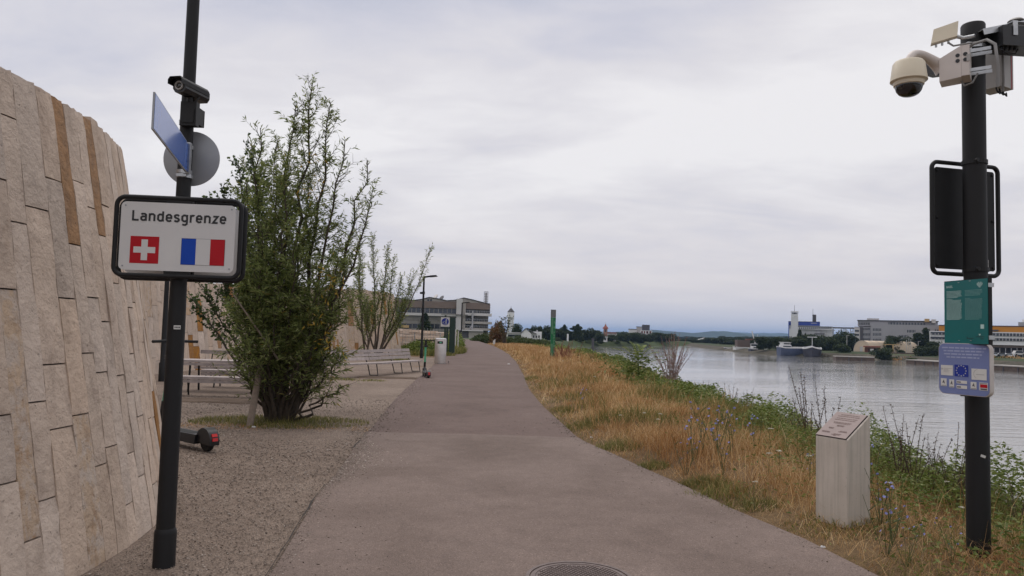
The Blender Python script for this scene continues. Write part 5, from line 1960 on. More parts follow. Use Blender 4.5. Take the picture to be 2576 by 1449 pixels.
def willow(base, leaders, yellow):
    """leaders: (tip, sideways bend, branch length, leafiness); three orders of branching, leaves in uneven clusters"""
    t_ = thing('willow_shrub', 'tall many stemmed willow shrub with narrow leaves in the gravel yard', 'tree', base)
    base = Vector(base)
    r = random.Random(17)
    P, D = [], []
    br_, tw = MB(), MB()

    def leafy(pts, step, keep):
        k_ = len(pts) - 1
        ln = sum((pts[i + 1] - pts[i]).length for i in range(k_))
        n_ = max(2, int(ln / step))
        for q in range(n_):
            if r.random() > keep:
                continue
            g = (.12 + .88 * (q + r.random()) / n_) * k_
            j = min(int(g), k_ - 1)
            td = (pts[j + 1] - pts[j]).normalized()
            o2 = Vector((r.gauss(0, 1), r.gauss(0, 1), r.gauss(0, .7)))
            P.append(pts[j].lerp(pts[j + 1], g - j))
            D.append((td * .8 + (o2 - td * o2.dot(td)).normalized() * .7 + Vector((0, 0, -.12))).normalized())

    for tip, bend, blen, leaf in leaders:
        tip = Vector(tip) - base
        a = math.atan2(tip.y, tip.x)
        foot = Vector((.13 * math.cos(a) + r.gauss(0, .05), .13 * math.sin(a) + r.gauss(0, .05), -.06))
        pts = curve_pts(foot, tip, bend, 13)
        for i in range(1, 12):
            pts[i] = pts[i] + Vector((r.gauss(0, .04), r.gauss(0, .04), 0))
        ln = sum((pts[i + 1] - pts[i]).length for i in range(12))
        r0 = .016 + .0075 * ln
        MB().tube(pts, [r0 * (1 - .92 * (i / 12) ** .75) + .0025 for i in range(13)], 8).part('stem', M['bark'], t_, smooth=60)
        leafy(pts[7:], .012, .9 * leaf)
        nb = int(ln * 8.5)
        for k_ in range(nb):
            f_ = .12 + .86 * (k_ + r.random()) / nb
            g = f_ * 12
            j = min(int(g), 11)
            p = pts[j].lerp(pts[j + 1], g - j)
            if p.z < .28:
                continue
            td = (pts[j + 1] - pts[j]).normalized()
            o2 = Vector((r.gauss(0, 1), r.gauss(0, 1), r.gauss(0, .3)))
            o2 = (o2 - td * o2.dot(td)).normalized()
            l = blen * r.uniform(.35, 1.2) * (1.1 - .75 * f_ ** 1.5)
            d = (td * .62 + o2 * .62 + Vector((0, 0, .22))).normalized()
            bp = curve_pts(p, p + d * l, (r.gauss(0, .05) * l, r.gauss(0, .05) * l, -.08 * l), 6)
            br_.tube(bp, [.0075, .0065, .0055, .0045, .0035, .002], 5, caps=False)
            # uneven clusters: whole branches are richer or barer
            rich = min(1, max(.12, float(vnoise(p.x * 1.0 + 7 + p.y, p.z + 3, 19, .42)) * 1.8 - .25 + max(0, .5 - .14 * p.z))) * leaf * min(1, max(.12, (p.z - .15) / 1.1))
            leafy(bp, .0135, rich)
            for q in range(int(l * 11)):
                g2 = r.uniform(.2, 1) * 5
                j2 = min(int(g2), 4)
                p2 = bp[j2].lerp(bp[j2 + 1], g2 - j2)
                o3 = Vector((r.gauss(0, 1), r.gauss(0, 1), r.gauss(0, .5))).normalized()
                l2 = r.uniform(.10, .32)
                tp_ = curve_pts(p2, p2 + (d * .7 + o3 * .8 + Vector((0, 0, .15))).normalized() * l2, (0, 0, -.03), 4)
                tw.tube(tp_, [.003, .0026, .002, .0014], 4, caps=False)
                leafy(tp_, .0125, rich)
    br_.part('branches', M['bark'], t_, kind='stuff')
    tw.part('twigs', M['bark'], t_, kind='stuff')
    P = np.array([tuple(p) for p in P])
    D = np.array([tuple(d) for d in D])
    n_ = len(P)
    V, F = leaf_quads(P, D, .112 * rng.uniform(.55, 1.2, n_), .0215 * rng.uniform(.7, 1.2, n_), .2, .12)
    fast_obj('foliage', V, F, M['willow'], t_, 'stuff')
    Py = []
    for c in yellow:
        c = Vector(c) - base
        Py += [tuple(c + Vector((r.gauss(0, .08), r.gauss(0, .08), r.gauss(0, .09)))) for _ in range(13)]
    Py = np.array(Py)
    V, F = leaf_quads(Py, unit(rng.normal(size=Py.shape) + np.array([0, 0, -.5])), .11 * rng.uniform(.7, 1.2, len(Py)), .022 * rng.uniform(.8, 1.2, len(Py)), .2)
    fast_obj('yellow_leaves', V, F, M['willow_yellow'], t_, 'stuff')
    return t_


leaders = []
for u, v, dy, bu, bl, lf in ((788, 200, .05, -.05, .85, .85), (745, 258, -.25, -.12, .75, .8), (832, 258, .2, .15, .7, .8), (655, 322, -.1, -.28, .6, .85), (698, 350, .35, -.15, .65, .8), (868, 350, -.25, .25, .55, .7), (924, 402, .1, .5, .38, .6), (938, 476, -.2, .6, .38, .6),
                             (618, 452, .15, -.3, .55, 1.0), (775, 440, .5, .05, .8, .9), (720, 440, -.5, -.1, .8, .95), (608, 590, -.25, -.28, .55, 1.0), (888, 575, .3, .35, .5, .85), (655, 560, -.55, -.15, .75, 1.0), (852, 650, -.45, .25, .7, 1.0), (750, 600, -.7, 0, .85, 1.0),
                             (868, 765, -.1, .3, .6, 1.0), (700, 720, -.75, -.08, .75, 1.0), (800, 720, -.7, .12, .75, 1.0), (868, 890, -.2, .28, .45, .9), (878, 968, .0, .3, .35, .7), (850, 990, -.4, .25, .35, .7), (600, 730, -.3, -.25, .55, .9), (640, 830, -.6, -.15, .5, .9), (590, 880, -.2, -.25, .4, .6), (770, 840, -.7, .08, .6, .9), (760, 780, .6, .1, .7, 1.0), (670, 720, .6, -.1, .7, 1.0)):
    leaders.append((T(u, v, dy), (bu * .6, dy * .3, .25 if v > 820 else .1), bl, lf))
yl = [T(795, 395, -.2), T(800, 470, -.2), T(768, 480, -.3), T(825, 690, -.7), T(845, 700, -.6), T(838, 735, -.6), T(835, 850, -.6), T(815, 870, -.7), T(850, 880, -.5), T(795, 800, -.8)]
willow((wb_.x, wb_.y, 0), leaders, yl)

# stake driven in beside the willow, with a second thin stake in its crown
a_, b_2 = on(628, 1072), T(656, 915, -.42)
sk = thing('wooden_stake', 'thick grey leaning wooden stake at the foot of the willow', 'stake', a_)
d_ = b_2 - a_
MB().tube([-d_.normalized() * .1, d_ * .5, d_], [.056, .053, .05], 14).part('pole', M['stake'], sk, smooth=40)
a_, b_2 = T(700, 905, -.62), T(588, 742, -.75)
sk = thing('thin_stake', 'thin mossy stick slanting through the willow crown', 'stake', a_)
MB().tube([Vector((0, 0, -.0)), b_2 - a_], [.016, .012], 8).part('stick', M['stake'], sk, smooth=40)

# poplar behind the sign post
pb_ = Vector((-4.8, 15.4, 0))
PT = lambda u, v, dy=0.0: at(u, v, 15.6 + dy)
stems = [(PT(632, 362), (0, 0, .1), .9), (PT(600, 410, .3), (-.1, 0, .1), .9), (PT(560, 475, -.3), (-.3, 0, .1), .9), (PT(528, 505, .1), (-.5, 0, .1), .8), (PT(655, 440, -.2), (.1, 0, .1), 1.0), (PT(610, 520, -.4), (0, 0, .1), 1.1), (PT(645, 585, .2), (.1, 0, 0), 1.1),
         (PT(512, 728, -.2), (-.3, 0, .3), .7), (PT(484, 752, .1), (-.3, 0, .4), .7), (PT(545, 650, -.3), (-.2, 0, .2), .8)]
shrub_tree('poplar_tree', 'darker round leaved young poplar between the border sign and the willow', pb_, stems, .045, .085, .07, M['poplar'], M['bark'], .055, .5, .045, fork=.12, bare=.45)

# slender willow beyond the curved bench
sb_ = on(935, 903)
SY = sb_.y
S = lambda u, v, dy=0.0: at(u, v, SY + dy)
stems = [(S(905, 605), (-.2, 0, 0), .75), (S(938, 598, .4), (0, 0, 0), .75), (S(975, 625, -.3), (.1, 0, 0), .75), (S(990, 652, .2), (.2, 0, -.2), .6), (S(898, 690, .3), (-.3, 0, .1), .9), (S(1008, 700, -.2), (.3, 0, -.2), .75), (S(1085, 622), (.35, 0, -.7), .5), (S(1040, 690, .2), (.3, 0, -.4), .7),
         (S(960, 720, -.5), (.1, 0, 0), .9), (S(925, 760, -.5), (-.1, 0, 0), .9), (S(1020, 765, -.2), (.2, 0, -.2), .8), (S(880, 740, -.1), (-.2, 0, .1), .8)]
shrub_tree('slender_willow', 'slender open willow of thin upright stems behind the curved bench', (sb_.x, sb_.y, 0), stems, .06, .17, .042, M['willow'], M['bark_pale'], .085, .85, .036, twig_up=.6, fork=.35, bare=.3)
# tuft of twigs carried out to the right at the tip of the leaning stem

# ------------------------------------------------------------------ verge: dry grass, green grass, weeds
def blades(name, P, H_, W_, lean, mat_, seed, kind='stuff', curl=.35):
    r = np.random.default_rng(seed)
    n_ = len(P)
    a = r.uniform(0, 2 * PI, n_)
    ld = np.stack([np.cos(a), np.sin(a), np.zeros(n_)], 1) * (lean * r.uniform(.2, 1.3, n_) * H_)[:, None]
    b = r.uniform(0, PI, n_)
    s_ = np.stack([np.cos(b), np.sin(b), np.zeros(n_)], 1)
    up_ = np.array([0, 0, 1.0])
    p1 = P + ld * .35 + up_ * (H_ * .55)[:, None]
    p2 = P + ld + up_ * (H_ * (1 - curl * r.uniform(0, 1, n_) * lean))[:, None]
    w = s_ * (W_ / 2)[:, None]
    V = np.stack([P - w, P + w, p1 + w * .75, p1 - w * .75, p2 + w * .12, p2 - w * .12], 1).reshape(-1, 3)
    i0 = (np.arange(n_) * 6)[:, None]
    F = np.concatenate([i0 + np.array([[0, 1, 2, 3]]), i0 + np.array([[3, 2, 4, 5]])], 1).reshape(-1, 4)
    return fast_obj(name, V, F, mat_, None, kind)


def verge_points(n_, y0, y1, pw=1.0, over=2.4, seed=1):
    r = np.random.default_rng(seed)
    t = r.uniform(0, 1, n_)
    y = y0 * (y1 / y0) ** t if pw == 1.0 else y0 + (y1 - y0) * t ** pw
    xl, xr = pathR(y) + .03, crestX(y) + over
    x = xl + (xr - xl) * r.uniform(0, 1, n_) ** .9
    return x, y


def trodden(x, y):
    """low growth round the foot of the stele and of the camera post, where people stand to read"""
    d = np.minimum(np.hypot((x - RX) / .55, (y - RY + .35) / .6), np.hypot((x - SF.x) / .55, (y - SF.y + .25) / .6))
    return np.clip(.22 + .78 * (d - .55) / .6, .22, 1)


def wet(x, y):
    """1 where the growth is green: towards the crest and in patches along the tarmac"""
    e = (x - pathR(y)) / np.maximum(crestX(y) - pathR(y), .5)
    g = np.clip((e - .55) * 2.6, 0, 1) + np.where(y > 14, .45, .85) * np.clip((vnoise(x, y, 51, 1.1) - .52) * 4.5, 0, 1) + .8 * np.clip(1 - e * 7, 0, 1) * (vnoise(x, y, 57, .9) > .5)
    return np.clip((g + .5 * (vnoise(x, y, 53, .5) - .5)) * np.where(y < 7.5, .55, 1.0), 0, 1)


GREEN_Y = lambda y: np.clip((40 - y) / 18, .3, 1)
x, y = verge_points(150000, 2.6, 110, seed=1)
cl = vnoise(x, y, 61, .35)
keep = (wet(x, y) * GREEN_Y(y) < rng.uniform(.15, .9, len(x))) & (cl > rng.uniform(.0, .55, len(x)))
x, y = x[keep], y[keep]
e = np.clip((x - pathR(y)) / .9, .22, 1)
h = (.07 + .25 * vnoise(x, y, 63, .8) ** 1.4 + .12 * rng.uniform(0, 1, len(x))) * e * np.clip(.3 + 1.35 * vnoise(x, y, 69, 1.3), .35, 1.25) * trodden(x, y)
P = np.stack([x, y, land_z(x, y) - .02], 1)
blades('dry_grass', P, h, np.maximum(.0036, .00055 * y) * rng.uniform(.7, 1.5, len(x)), .75, M['dry_grass'], 5)
# tall pale seed stalks standing out of the dry grass
x, y = verge_points(9000, 2.6, 90, seed=12)
keep = (vnoise(x, y, 64, .7) > rng.uniform(.25, .8, len(x))) & (x > pathR(y) + .25)
x, y = x[keep], y[keep]
P = np.stack([x, y, land_z(x, y) - .02], 1)
blades('straw_stalks', P, rng.uniform(.25, .55, len(x)) * trodden(x, y), np.maximum(.004, .0006 * y), .45, M['dry_grass'], 13)
# flattened straw between the standing blades
x, y = verge_points(45000, 2.6, 60, seed=2)
P = np.stack([x, y, land_z(x, y) + .01], 1)
blades('straw', P, rng.uniform(.05, .16, len(x)), np.maximum(.003, .0005 * y), 2.0, M['dry_grass'], 6)
x, y = verge_points(120000, 2.6, 110, seed=3)
keep = wet(x, y) * GREEN_Y(y) > rng.uniform(.12, .9, len(x))
x, y = x[keep], y[keep]
e = np.clip((x - pathR(y)) / .7, .3, 1)
h = (.10 + .22 * vnoise(x, y, 67, .7) + .12 * rng.uniform(0, 1, len(x))) * e * trodden(x, y) * np.clip(.3 + 1.35 * vnoise(x, y, 69, 1.3), .35, 1.25) * trodden(x, y)
P = np.stack([x, y, land_z(x, y) - .02], 1)
blades('green_grass', P, h, np.maximum(.0035, .0006 * y) * rng.uniform(.7, 1.4, len(x)), .7, M['green_grass'], 7)
# broad-leaved weeds crowding the crest
n_ = 120000
r_ = np.random.default_rng(9)
y = 3.2 * (95 / 3.2) ** r_.uniform(0, 1, n_)
x = crestX(y) + r_.normal(-.05, .75, n_) + .25 * (vnoise(y, 0, 71, 1.5) - .5)
dens = vnoise(x, y, 73, .9) + .35 * np.exp(-((y - 10) / 5) ** 2) - .15 * (y > 30)
keep = dens > r_.uniform(.25, .8, n_)
x, y = x[keep], y[keep]
hh = (.08 + .78 * vnoise(x, y, 75, .75) * (.6 + .6 * np.exp(-((y - 11) / 5) ** 2))) * r_.uniform(.15, 1, len(x)) * np.clip(1 - (np.abs(x - crestX(y)) / 1.6) ** 2, .25, 1)
P = np.stack([x, y, land_z(x, y) + hh], 1)
D = unit(r_.normal(size=P.shape) * np.array([1, 1, .35]) + np.array([0, 0, .15]))
s_ = np.maximum(.045, .0042 * y) * r_.uniform(.6, 1.3, len(x))
V, F = leaf_quads(P, D, s_ * 1.25, s_ * .42, .12, .2)
fast_obj('weeds', V, F, M['weed'], None, 'stuff')
# grass ring round the willow, weeds along the far edge of the yard and at the lamp
def patch(name, cx, cy, rx, ry, n_, h0, h1, mat_, wd, seed, lean=.7):
    r = np.random.default_rng(seed)
    a, q = r.uniform(0, 2 * PI, n_), np.sqrt(r.uniform(0, 1, n_))
    x, y = cx + rx * q * np.cos(a), cy + ry * q * np.sin(a)
    k_ = vnoise(x, y, seed, max(rx, ry) * .3) > r.uniform(0, .6, n_)
    x, y, q = x[k_], y[k_], q[k_]
    P = np.stack([x, y, np.where(x > pathR(y) - .1, land_z(x, y) - .01, -.01)], 1)
    return blades(name, P, r.uniform(h0, h1, len(x)) * (1.15 - .6 * q), wd * r.uniform(.7, 1.4, len(x)), lean, mat_, seed)


patch('tree_grass', wb_.x + .05, wb_.y - .15, 1.5, .85, 4500, .05, .16, M['green_grass'], .007, 81)
for i, (u, v, rx_, ry_, h_) in enumerate(((1535, 1132, .34, .3, .24), (1445, 1078, .3, .4, .2), (1800, 1252, .42, .25, .2), (1745, 1226, .3, .2, .18), (1870, 1282, .35, .2, .16), (1400, 1035, .25, .5, .16), (1620, 1178, .2, .2, .14), (1330, 955, .3, .8, .22))):
    p = on(u, v)
    patch('green_tuft', p.x + .12, p.y, rx_, ry_, 650, .06, h_, M['green_grass'], .0055, 120 + i, .9)
patch('stele_grass', SF.x + .05, SF.y + .1, .55, .42, 900, .03, .09, M['green_grass'], .006, 86)
patch('stele_straw', SF.x, SF.y - .02, .6, .4, 700, .03, .08, M['dry_grass'], .005, 87, 1.0)
patch('post_grass', RX, RY - .12, .4, .3, 420, .03, .10, M['dry_grass'], .005, 88, .9)
patch('tree_straw', wb_.x + .25, wb_.y - .75, 1.9, .45, 2000, .02, .07, M['dry_grass'], .007, 82, 2.0)
patch('tree_grass', sb_.x + .1, sb_.y - .6, 2.0, 1.6, 2500, .08, .25, M['green_grass'], .016, 83)
patch('tree_grass', cb[0].x + .6, cb[0].y - .2, 1.4, .5, 800, .04, .12, M['green_grass'], .014, 84)


def weed_bank(name, cx, cy, rx, ry, hgt, n_, leaf, mat_, seed, label=None, cat=None):
    r = np.random.default_rng(seed)
    a, q = r.uniform(0, 2 * PI, n_), np.sqrt(r.uniform(0, 1, n_))
    x, y = rx * q * np.cos(a), ry * q * np.sin(a)
    top = hgt * (.45 + .75 * vnoise(x + cx, y + cy, seed, max(.5, rx * .35))) * (1 - .55 * q ** 2)
    z = top * r.uniform(.05, 1, n_) ** .7
    P = np.stack([x, y, z], 1)
    D = unit(r.normal(size=P.shape) + np.array([0, 0, .4]))
    s2 = leaf * r.uniform(.6, 1.4, n_)
    V, F = leaf_quads(P, D, s2, s2 * .42, .15, .1)
    o = fast_obj(name, V, F, mat_, None, None if label else 'stuff')
    o.location = (cx, cy, 0)
    if label:
        tag(o, label, cat)
    return o


g1, g2 = at(1085, 890, 50), at(1152, 884, 62)
weed_bank('green_weeds', g1.x - .2, 50, 1.6, 1.6, 1.0, 5000, .16, M['weed'], 91)
weed_bank('green_weeds', at(1045, 890, 52).x, 52, 1.6, 1.2, .9, 3500, .16, M['weed'], 92)
weed_bank('green_weeds', g2.x - .4, 60, 1.0, 3.0, 1.5, 5000, .18, M['weed'], 93)
weed_bank('green_weeds', at(1150, 880, 74).x, 70, .8, 4.5, 1.6, 4000, .2, M['weed'], 94)
patch('tall_grass', at(1150, 890, 55).x, 54, .7, 4.5, 2500, .25, .8, M['green_grass'], .03, 95)
patch('tall_grass', at(1075, 893, 47).x, 47, 1.8, .8, 1800, .2, .55, M['green_grass'], .025, 96)
# brush beyond the path on the left bank
for i, (u, v0, Y, rx, hgt, m_, lab) in enumerate(((1300, 868, 125, 4.5, 1.2, 'far_leaf_light', 'green bramble bank in front of the small white house'), (1345, 872, 118, 3.2, .75, 'far_leaf_light', 'low green bramble mound left of the green marker'),
                                                  (1252, 862, 115, 1.15, 3.9, 'far_leaf_red', 'reddish brown withered bush where the path ends'), (1215, 862, 125, 2.0, 1.4, 'far_leaf_light', 'pale green bush at the far end of the path'))):
    p = at(u, v0, Y)
    weed_bank('bush', p.x, Y, rx, 4.0, hgt, 5200, .36, M[m_], 101 + i, lab, 'bush').location.z = -.3


# ------------------------------------------------------------------ single plants of the verge
def stalk_plant(name, label, cat, loc, n_, h, spread, group, seed, leafy=False):
    r = random.Random(seed)
    t_ = thing(name, label, cat, loc, r.uniform(0, 6), group)
    nr = np.random.default_rng(seed)
    st2 = MB()
    P = []
    for i in range(n_):
        a = r.uniform(0, 2 * PI)
        l = h * r.uniform(.55, 1.05)
        tip = Vector((math.cos(a) * spread * r.uniform(.2, 1), math.sin(a) * spread * r.uniform(.2, 1), l))
        pts = curve_pts((r.gauss(0, .03), r.gauss(0, .03), -.05), tip, (r.gauss(0, .03), r.gauss(0, .03), .05 * l), 5)
        st2.tube(pts, [.006, .005, .004, .0035, .002], 5, caps=False)
        for q in range(int(l * 60)):
            g = r.uniform(.35, 1)
            x2 = g * 4
            j = min(int(x2), 3)
            p = pts[j].lerp(pts[j + 1], x2 - j)
            P.append((p.x + r.gauss(0, .008), p.y + r.gauss(0, .008), p.z))
    st2.part('stem', M['stalk'], t_)
    P = np.array(P)
    D = unit(nr.normal(size=P.shape) + np.array([0, 0, .6]))
    V, F = leaf_quads(P, D, nr.uniform(.012, .034, len(P)), nr.uniform(.008, .018, len(P)), .2)
    fast_obj('seed_heads', V, F, M['seed_head'], t_, 'stuff')
    return t_


protos = [stalk_plant('dock_plant', 'dry brown seed stalks sticking up from the bank against the river', 'plant', (0, 0, -60), 7, 1.0, .35, 'dry seed stalks along the bank', 200 + i) for i in range(3)]
DK = [(2040, 1045, 10.6, 1.35), (2085, 1060, 9.8, 1.15), (2000, 1035, 12.2, .8), (2265, 1130, 8.0, .95), (2300, 1135, 7.7, 1.0), (2335, 1150, 7.4, .85), (2395, 1165, 6.9, .9), (2230, 1115, 8.6, .6), (1840, 985, 16.2, .8), (1875, 1000, 15.0, .7), (1770, 985, 18.5, .65), (1600, 915, 33, .8), (1490, 900, 40, .9), (2560, 1225, 6.2, .6), (2440, 1190, 6.6, .6)]
for i, (u, v, Y, s2) in enumerate(DK):
    p = at(u, v, Y)
    x_ = max(p.x, float(crestX(Y)) - .6)
    x_ = p.x
    r = protos[i] if i < 3 else dup(protos[i % 3], (0, 0, 0))
    r.location = (x_, Y, float(land_z(x_, Y)))
    r.rotation_euler = (0, 0, i * 1.7)
    r.scale = (s2 * .85,) * 3
    r['label'] = ('dry seed stalks ' + ('rising right behind the stele, tallest of them', 'rising just left of the stele top', 'short bunch left of the stele against the river', 'tallest bunch between stele and camera post', 'second bunch right of the stele', 'third bunch right of the stele, before the camera post',
                  'bunch touching the left edge of the camera post', 'small bunch close to the right side of the stele', 'lone bunch above the green weed mound on the crest', 'short bunch right of the green weed mound', 'short bunch below the reed fan on the crest',
                  'thin bunch beside the pinnate shrub', 'thin bunch between green marker and pinnate shrub', 'thin bunch at the right edge beyond the camera post', 'bunch hugging the right side of the camera post')[i])
# bundle of reed-like dead stems
rd = at(1690, 925, 23)
rt = thing('reed_clump', 'dense fan of bare reddish reed stems on the bank right of the pinnate shrub', 'plant', (rd.x, 23, float(land_z(rd.x, 23))))
mb = MB()
P = []
for i in range(46):
    a = random.gauss(0, .23)
    b = random.gauss(0, .25)
    l = random.uniform(.9, 1.75)
    pts = curve_pts((random.gauss(0, .10), random.gauss(0, .10), 0), (l * math.sin(a) + .15, l * math.sin(b), l * math.cos(a)), (0, 0, .08), 4)
    mb.tube(pts, [.009, .008, .007, .004], 4, caps=False)
    for q in range(9):
        g = random.uniform(.4, 1) * 3
        j = min(int(g), 2)
        P.append(tuple(pts[j].lerp(pts[j + 1], g - j)))
mb.part('stems', M['reed'], rt, kind='stuff')
P = np.array(P)
V, F = leaf_quads(P, unit(rng.normal(size=P.shape) + np.array([0, 0, 1.0])), rng.uniform(.04, .08, len(P)), np.full(len(P), .016), .2)
fast_obj('seed_heads', V, F, M['red_stem'], rt, 'stuff')
rd = at(1412, 905, 43)
rt = thing('reed_clump', 'pinkish dead stems right behind the green marker post', 'plant', (rd.x, 43, -.1))
mb = MB()
for i in range(40):
    a = random.gauss(0, .3)
    l = random.uniform(.6, 1.35)
    f0 = (random.gauss(.1, .30), random.gauss(0, .2), 0)
    mb.tube(curve_pts(f0, (f0[0] + l * math.sin(a), f0[1], l), (0, 0, .05), 3), [.016, .014, .008], 4, caps=False)
mb.part('stems', M['red_stem'], rt, kind='stuff')

# pinnate-leaved shoot (fronds built one by one)
fp = at(1605, 935, 25)
fz = float(land_z(fp.x, 25))
ft = thing('pinnate_shrub', 'green shrub with long feathered leaves standing on the bank crest', 'shrub', (fp.x, 25, fz))
for i, (u, v, dy) in enumerate(((1545, 876, 0), (1600, 866, .3), (1572, 872, -.3), (1655, 885, .1), (1640, 874, -.2), (1550, 905, -.3), (1668, 905, .2), (1700, 893, .0), (1620, 868, .1), (1588, 860, .1))):
    tip = at(u, v, 25 + dy) - Vector((fp.x, 25, fz))
    foot = Vector((random.gauss(0, .05), random.gauss(0, .05), max(.2, tip.z * .55)))
    pts = curve_pts(foot, tip, (0, 0, .24), 8)
    mb = MB()
    mb.tube(pts, [.010, .009, .008, .007, .006, .005, .004, .003], 4, caps=False)
    for j in range(8):
        g = .12 + .88 * j / 7
        x2 = g * 7
        k_ = min(int(x2), 6)
        p = pts[k_].lerp(pts[k_ + 1], x2 - k_)
        tg = (pts[min(k_ + 1, 7)] - pts[k_]).normalized()
        sd_ = tg.cross(Vector((0, 0, 1))).normalized()
        for sgn_ in (-1, 1):
            d = (sd_ * sgn_ + tg * .35 + Vector((0, 0, -.22))).normalized()
            l = .23 * (1.15 - .5 * g)
            w_ = tg * .034
            mb.add([p, p + d * l * .4 + w_, p + d * l, p + d * l * .4 - w_], [(0, 1, 2, 3)])
    mb.part('frond', M['weed'], ft)
P = rng.normal(size=(420, 3)) * np.array([.42, .25, .22]) + np.array([0, 0, .32])
P[:, 2] = np.abs(P[:, 2])
V, F = leaf_quads(P, unit(rng.normal(size=P.shape) * np.array([1, 1, .5])), rng.uniform(.10, .22, 420), rng.uniform(.04, .075, 420), .12, .2)
fast_obj('foliage', V, F, M['weed'], ft, 'stuff')
MB().tube([(0, 0, -.1), (.02, 0, .35), (0, .02, .75)], [.03, .025, .015], 8).part('stem', M['green_stem'], ft, smooth=50)


def chicory(seed, h):
    r = random.Random(seed)
    t_ = thing('chicory_plant', 'wiry chicory stems with small blue flowers in the dry verge', 'wildflower', (0, 0, -60), 0, 'chicory plants with blue flowers')
    st2 = MB()
    heads = []
    for i in range(5):
        a = r.uniform(0, 6.28)
        tip = Vector((math.cos(a) * .2 * r.uniform(.3, 1.2), math.sin(a) * .2 * r.uniform(.3, 1.2), h * r.uniform(.6, 1)))
        pts = curve_pts((0, 0, -.03), tip, (r.gauss(0, .04), r.gauss(0, .04), 0), 5)
        st2.tube(pts, [.0045, .004, .003, .0025, .002], 5, caps=False)
        heads.append((tip, Vector((r.gauss(0, .5), -.6 + r.gauss(0, .4), .8)).normalized()))
        for q in range(2):
            p = pts[r.choice((2, 3))]
            e_ = p + Vector((r.gauss(0, .06), r.gauss(0, .06), r.uniform(.02, .12)))
            st2.tube([p, e_], [.003, .002], 4, caps=False)
            heads.append((e_, Vector((r.gauss(0, .5), -.7 + r.gauss(0, .4), .6)).normalized()))
    st2.part('stem', M['green_stem'], t_)
    for c, n2 in heads[:8]:
        f_ = MB()
        x2 = n2.cross(Vector((.3, .2, .9))).normalized()
        y2 = n2.cross(x2)
        for j in range(10):
            a = 2 * PI * j / 10
            d = x2 * math.cos(a) + y2 * math.sin(a)
            s2 = x2 * -math.sin(a) + y2 * math.cos(a)
            f_.add([c, c + d * .009 - s2 * .0035 + n2 * .003, c + d * .0145 - s2 * .003 + n2 * .004, c + d * .0145 + s2 * .003 + n2 * .004, c + d * .009 + s2 * .0035 + n2 * .003], [(0, 1, 2, 3, 4)])
        f_.part('flower', M['chicory'], t_)
    return t_


cp = [chicory(300 + i, .62) for i in range(3)]
CH = [(1745, 1165, 1.0), (1770, 1150, 1.1), (1800, 1150, 1.25), (1810, 1165, .9), (1840, 1150, 1.0), (1725, 1190, .8), (1900, 1150, .9), (1820, 1200, .85), (2230, 1395, .75), (2245, 1370, .8), (2215, 1330, .8), (2280, 1420, .6), (2195, 1230, .8), (2395, 1425, .5), (2040, 1230, .7), (1470, 1030, .8), (2290, 1200, .8)]
for i, (u, v, s2) in enumerate(CH):
    p = on(u, v, 0.05)
    r = cp[i] if i < 3 else dup(cp[i % 3], (0, 0, 0))
    r.location = (p.x, p.y, float(land_z(p.x, p.y)) - .02)
    r.rotation_euler = (0, 0, i * 2.1)
    r.scale = (s2,) * 3


def umbel(seed, h):
    r = random.Random(seed)
    t_ = thing('yarrow_plant', 'white flat topped wildflower on a thin stem in the verge', 'wildflower', (0, 0, -60), 0, 'white flat topped wildflowers in the verge')
    MB().tube(curve_pts((0, 0, -.03), (r.gauss(0, .05), r.gauss(0, .05), h), (.02, 0, 0), 5), [.004, .0038, .0035, .003, .0025], 5).part('stem', M['green_stem'], t_)
    P = []
    for i in range(60):
        a, q = r.uniform(0, 6.28), math.sqrt(r.random()) * .035
        P.append((q * math.cos(a), q * math.sin(a), h + .012 - q * .2 + r.gauss(0, .002)))
    P = np.array(P)
    V, F = leaf_quads(P, unit(np.random.default_rng(seed).normal(size=P.shape) * np.array([1, 1, .2])), np.full(60, .011), np.full(60, .009), .1)
    fast_obj('flower_head', V, F, M['umbel'], t_)
    return t_


up_ = [umbel(400 + i, .42) for i in range(2)]
for i, (u, v, s2) in enumerate([(1938, 1160, .9), (1960, 1220, .8), (1935, 1225, .8), (2035, 1250, .9), (1660, 1100, .8), (1620, 1095, .8), (1495, 985, .9), (1655, 1115, .8), (2050, 1150, .9), (2300, 1240, .9), (2380, 1300, .7), (2420, 1370, .6), (2435, 1330, .6), (1380, 945, 1.0), (1415, 935, 1.0), (2240, 1310, .7), (1900, 1280, .7), (1560, 1090, .7)]):
    p = on(u, v, 0.05)
    r = up_[i] if i < 2 else dup(up_[i % 2], (0, 0, 0))
    r.location = (p.x, p.y, float(land_z(p.x, p.y)) - .02)
    r.rotation_euler = (0, 0, i * 1.3)
    r.scale = (s2,) * 3

# ------------------------------------------------------------------ loose stones and litter
n_ = 42000
r_ = np.random.default_rng(21)
y = 3.6 * (17 / 3.6) ** r_.uniform(0, 1, n_)
xl = -1.0 * y * .70 - .4
xr = pathL(y) + .02 + .22 * (vnoise(y, 0, 25, .5) - .3)
x = xl + (xr - xl) * r_.uniform(0, 1, n_)
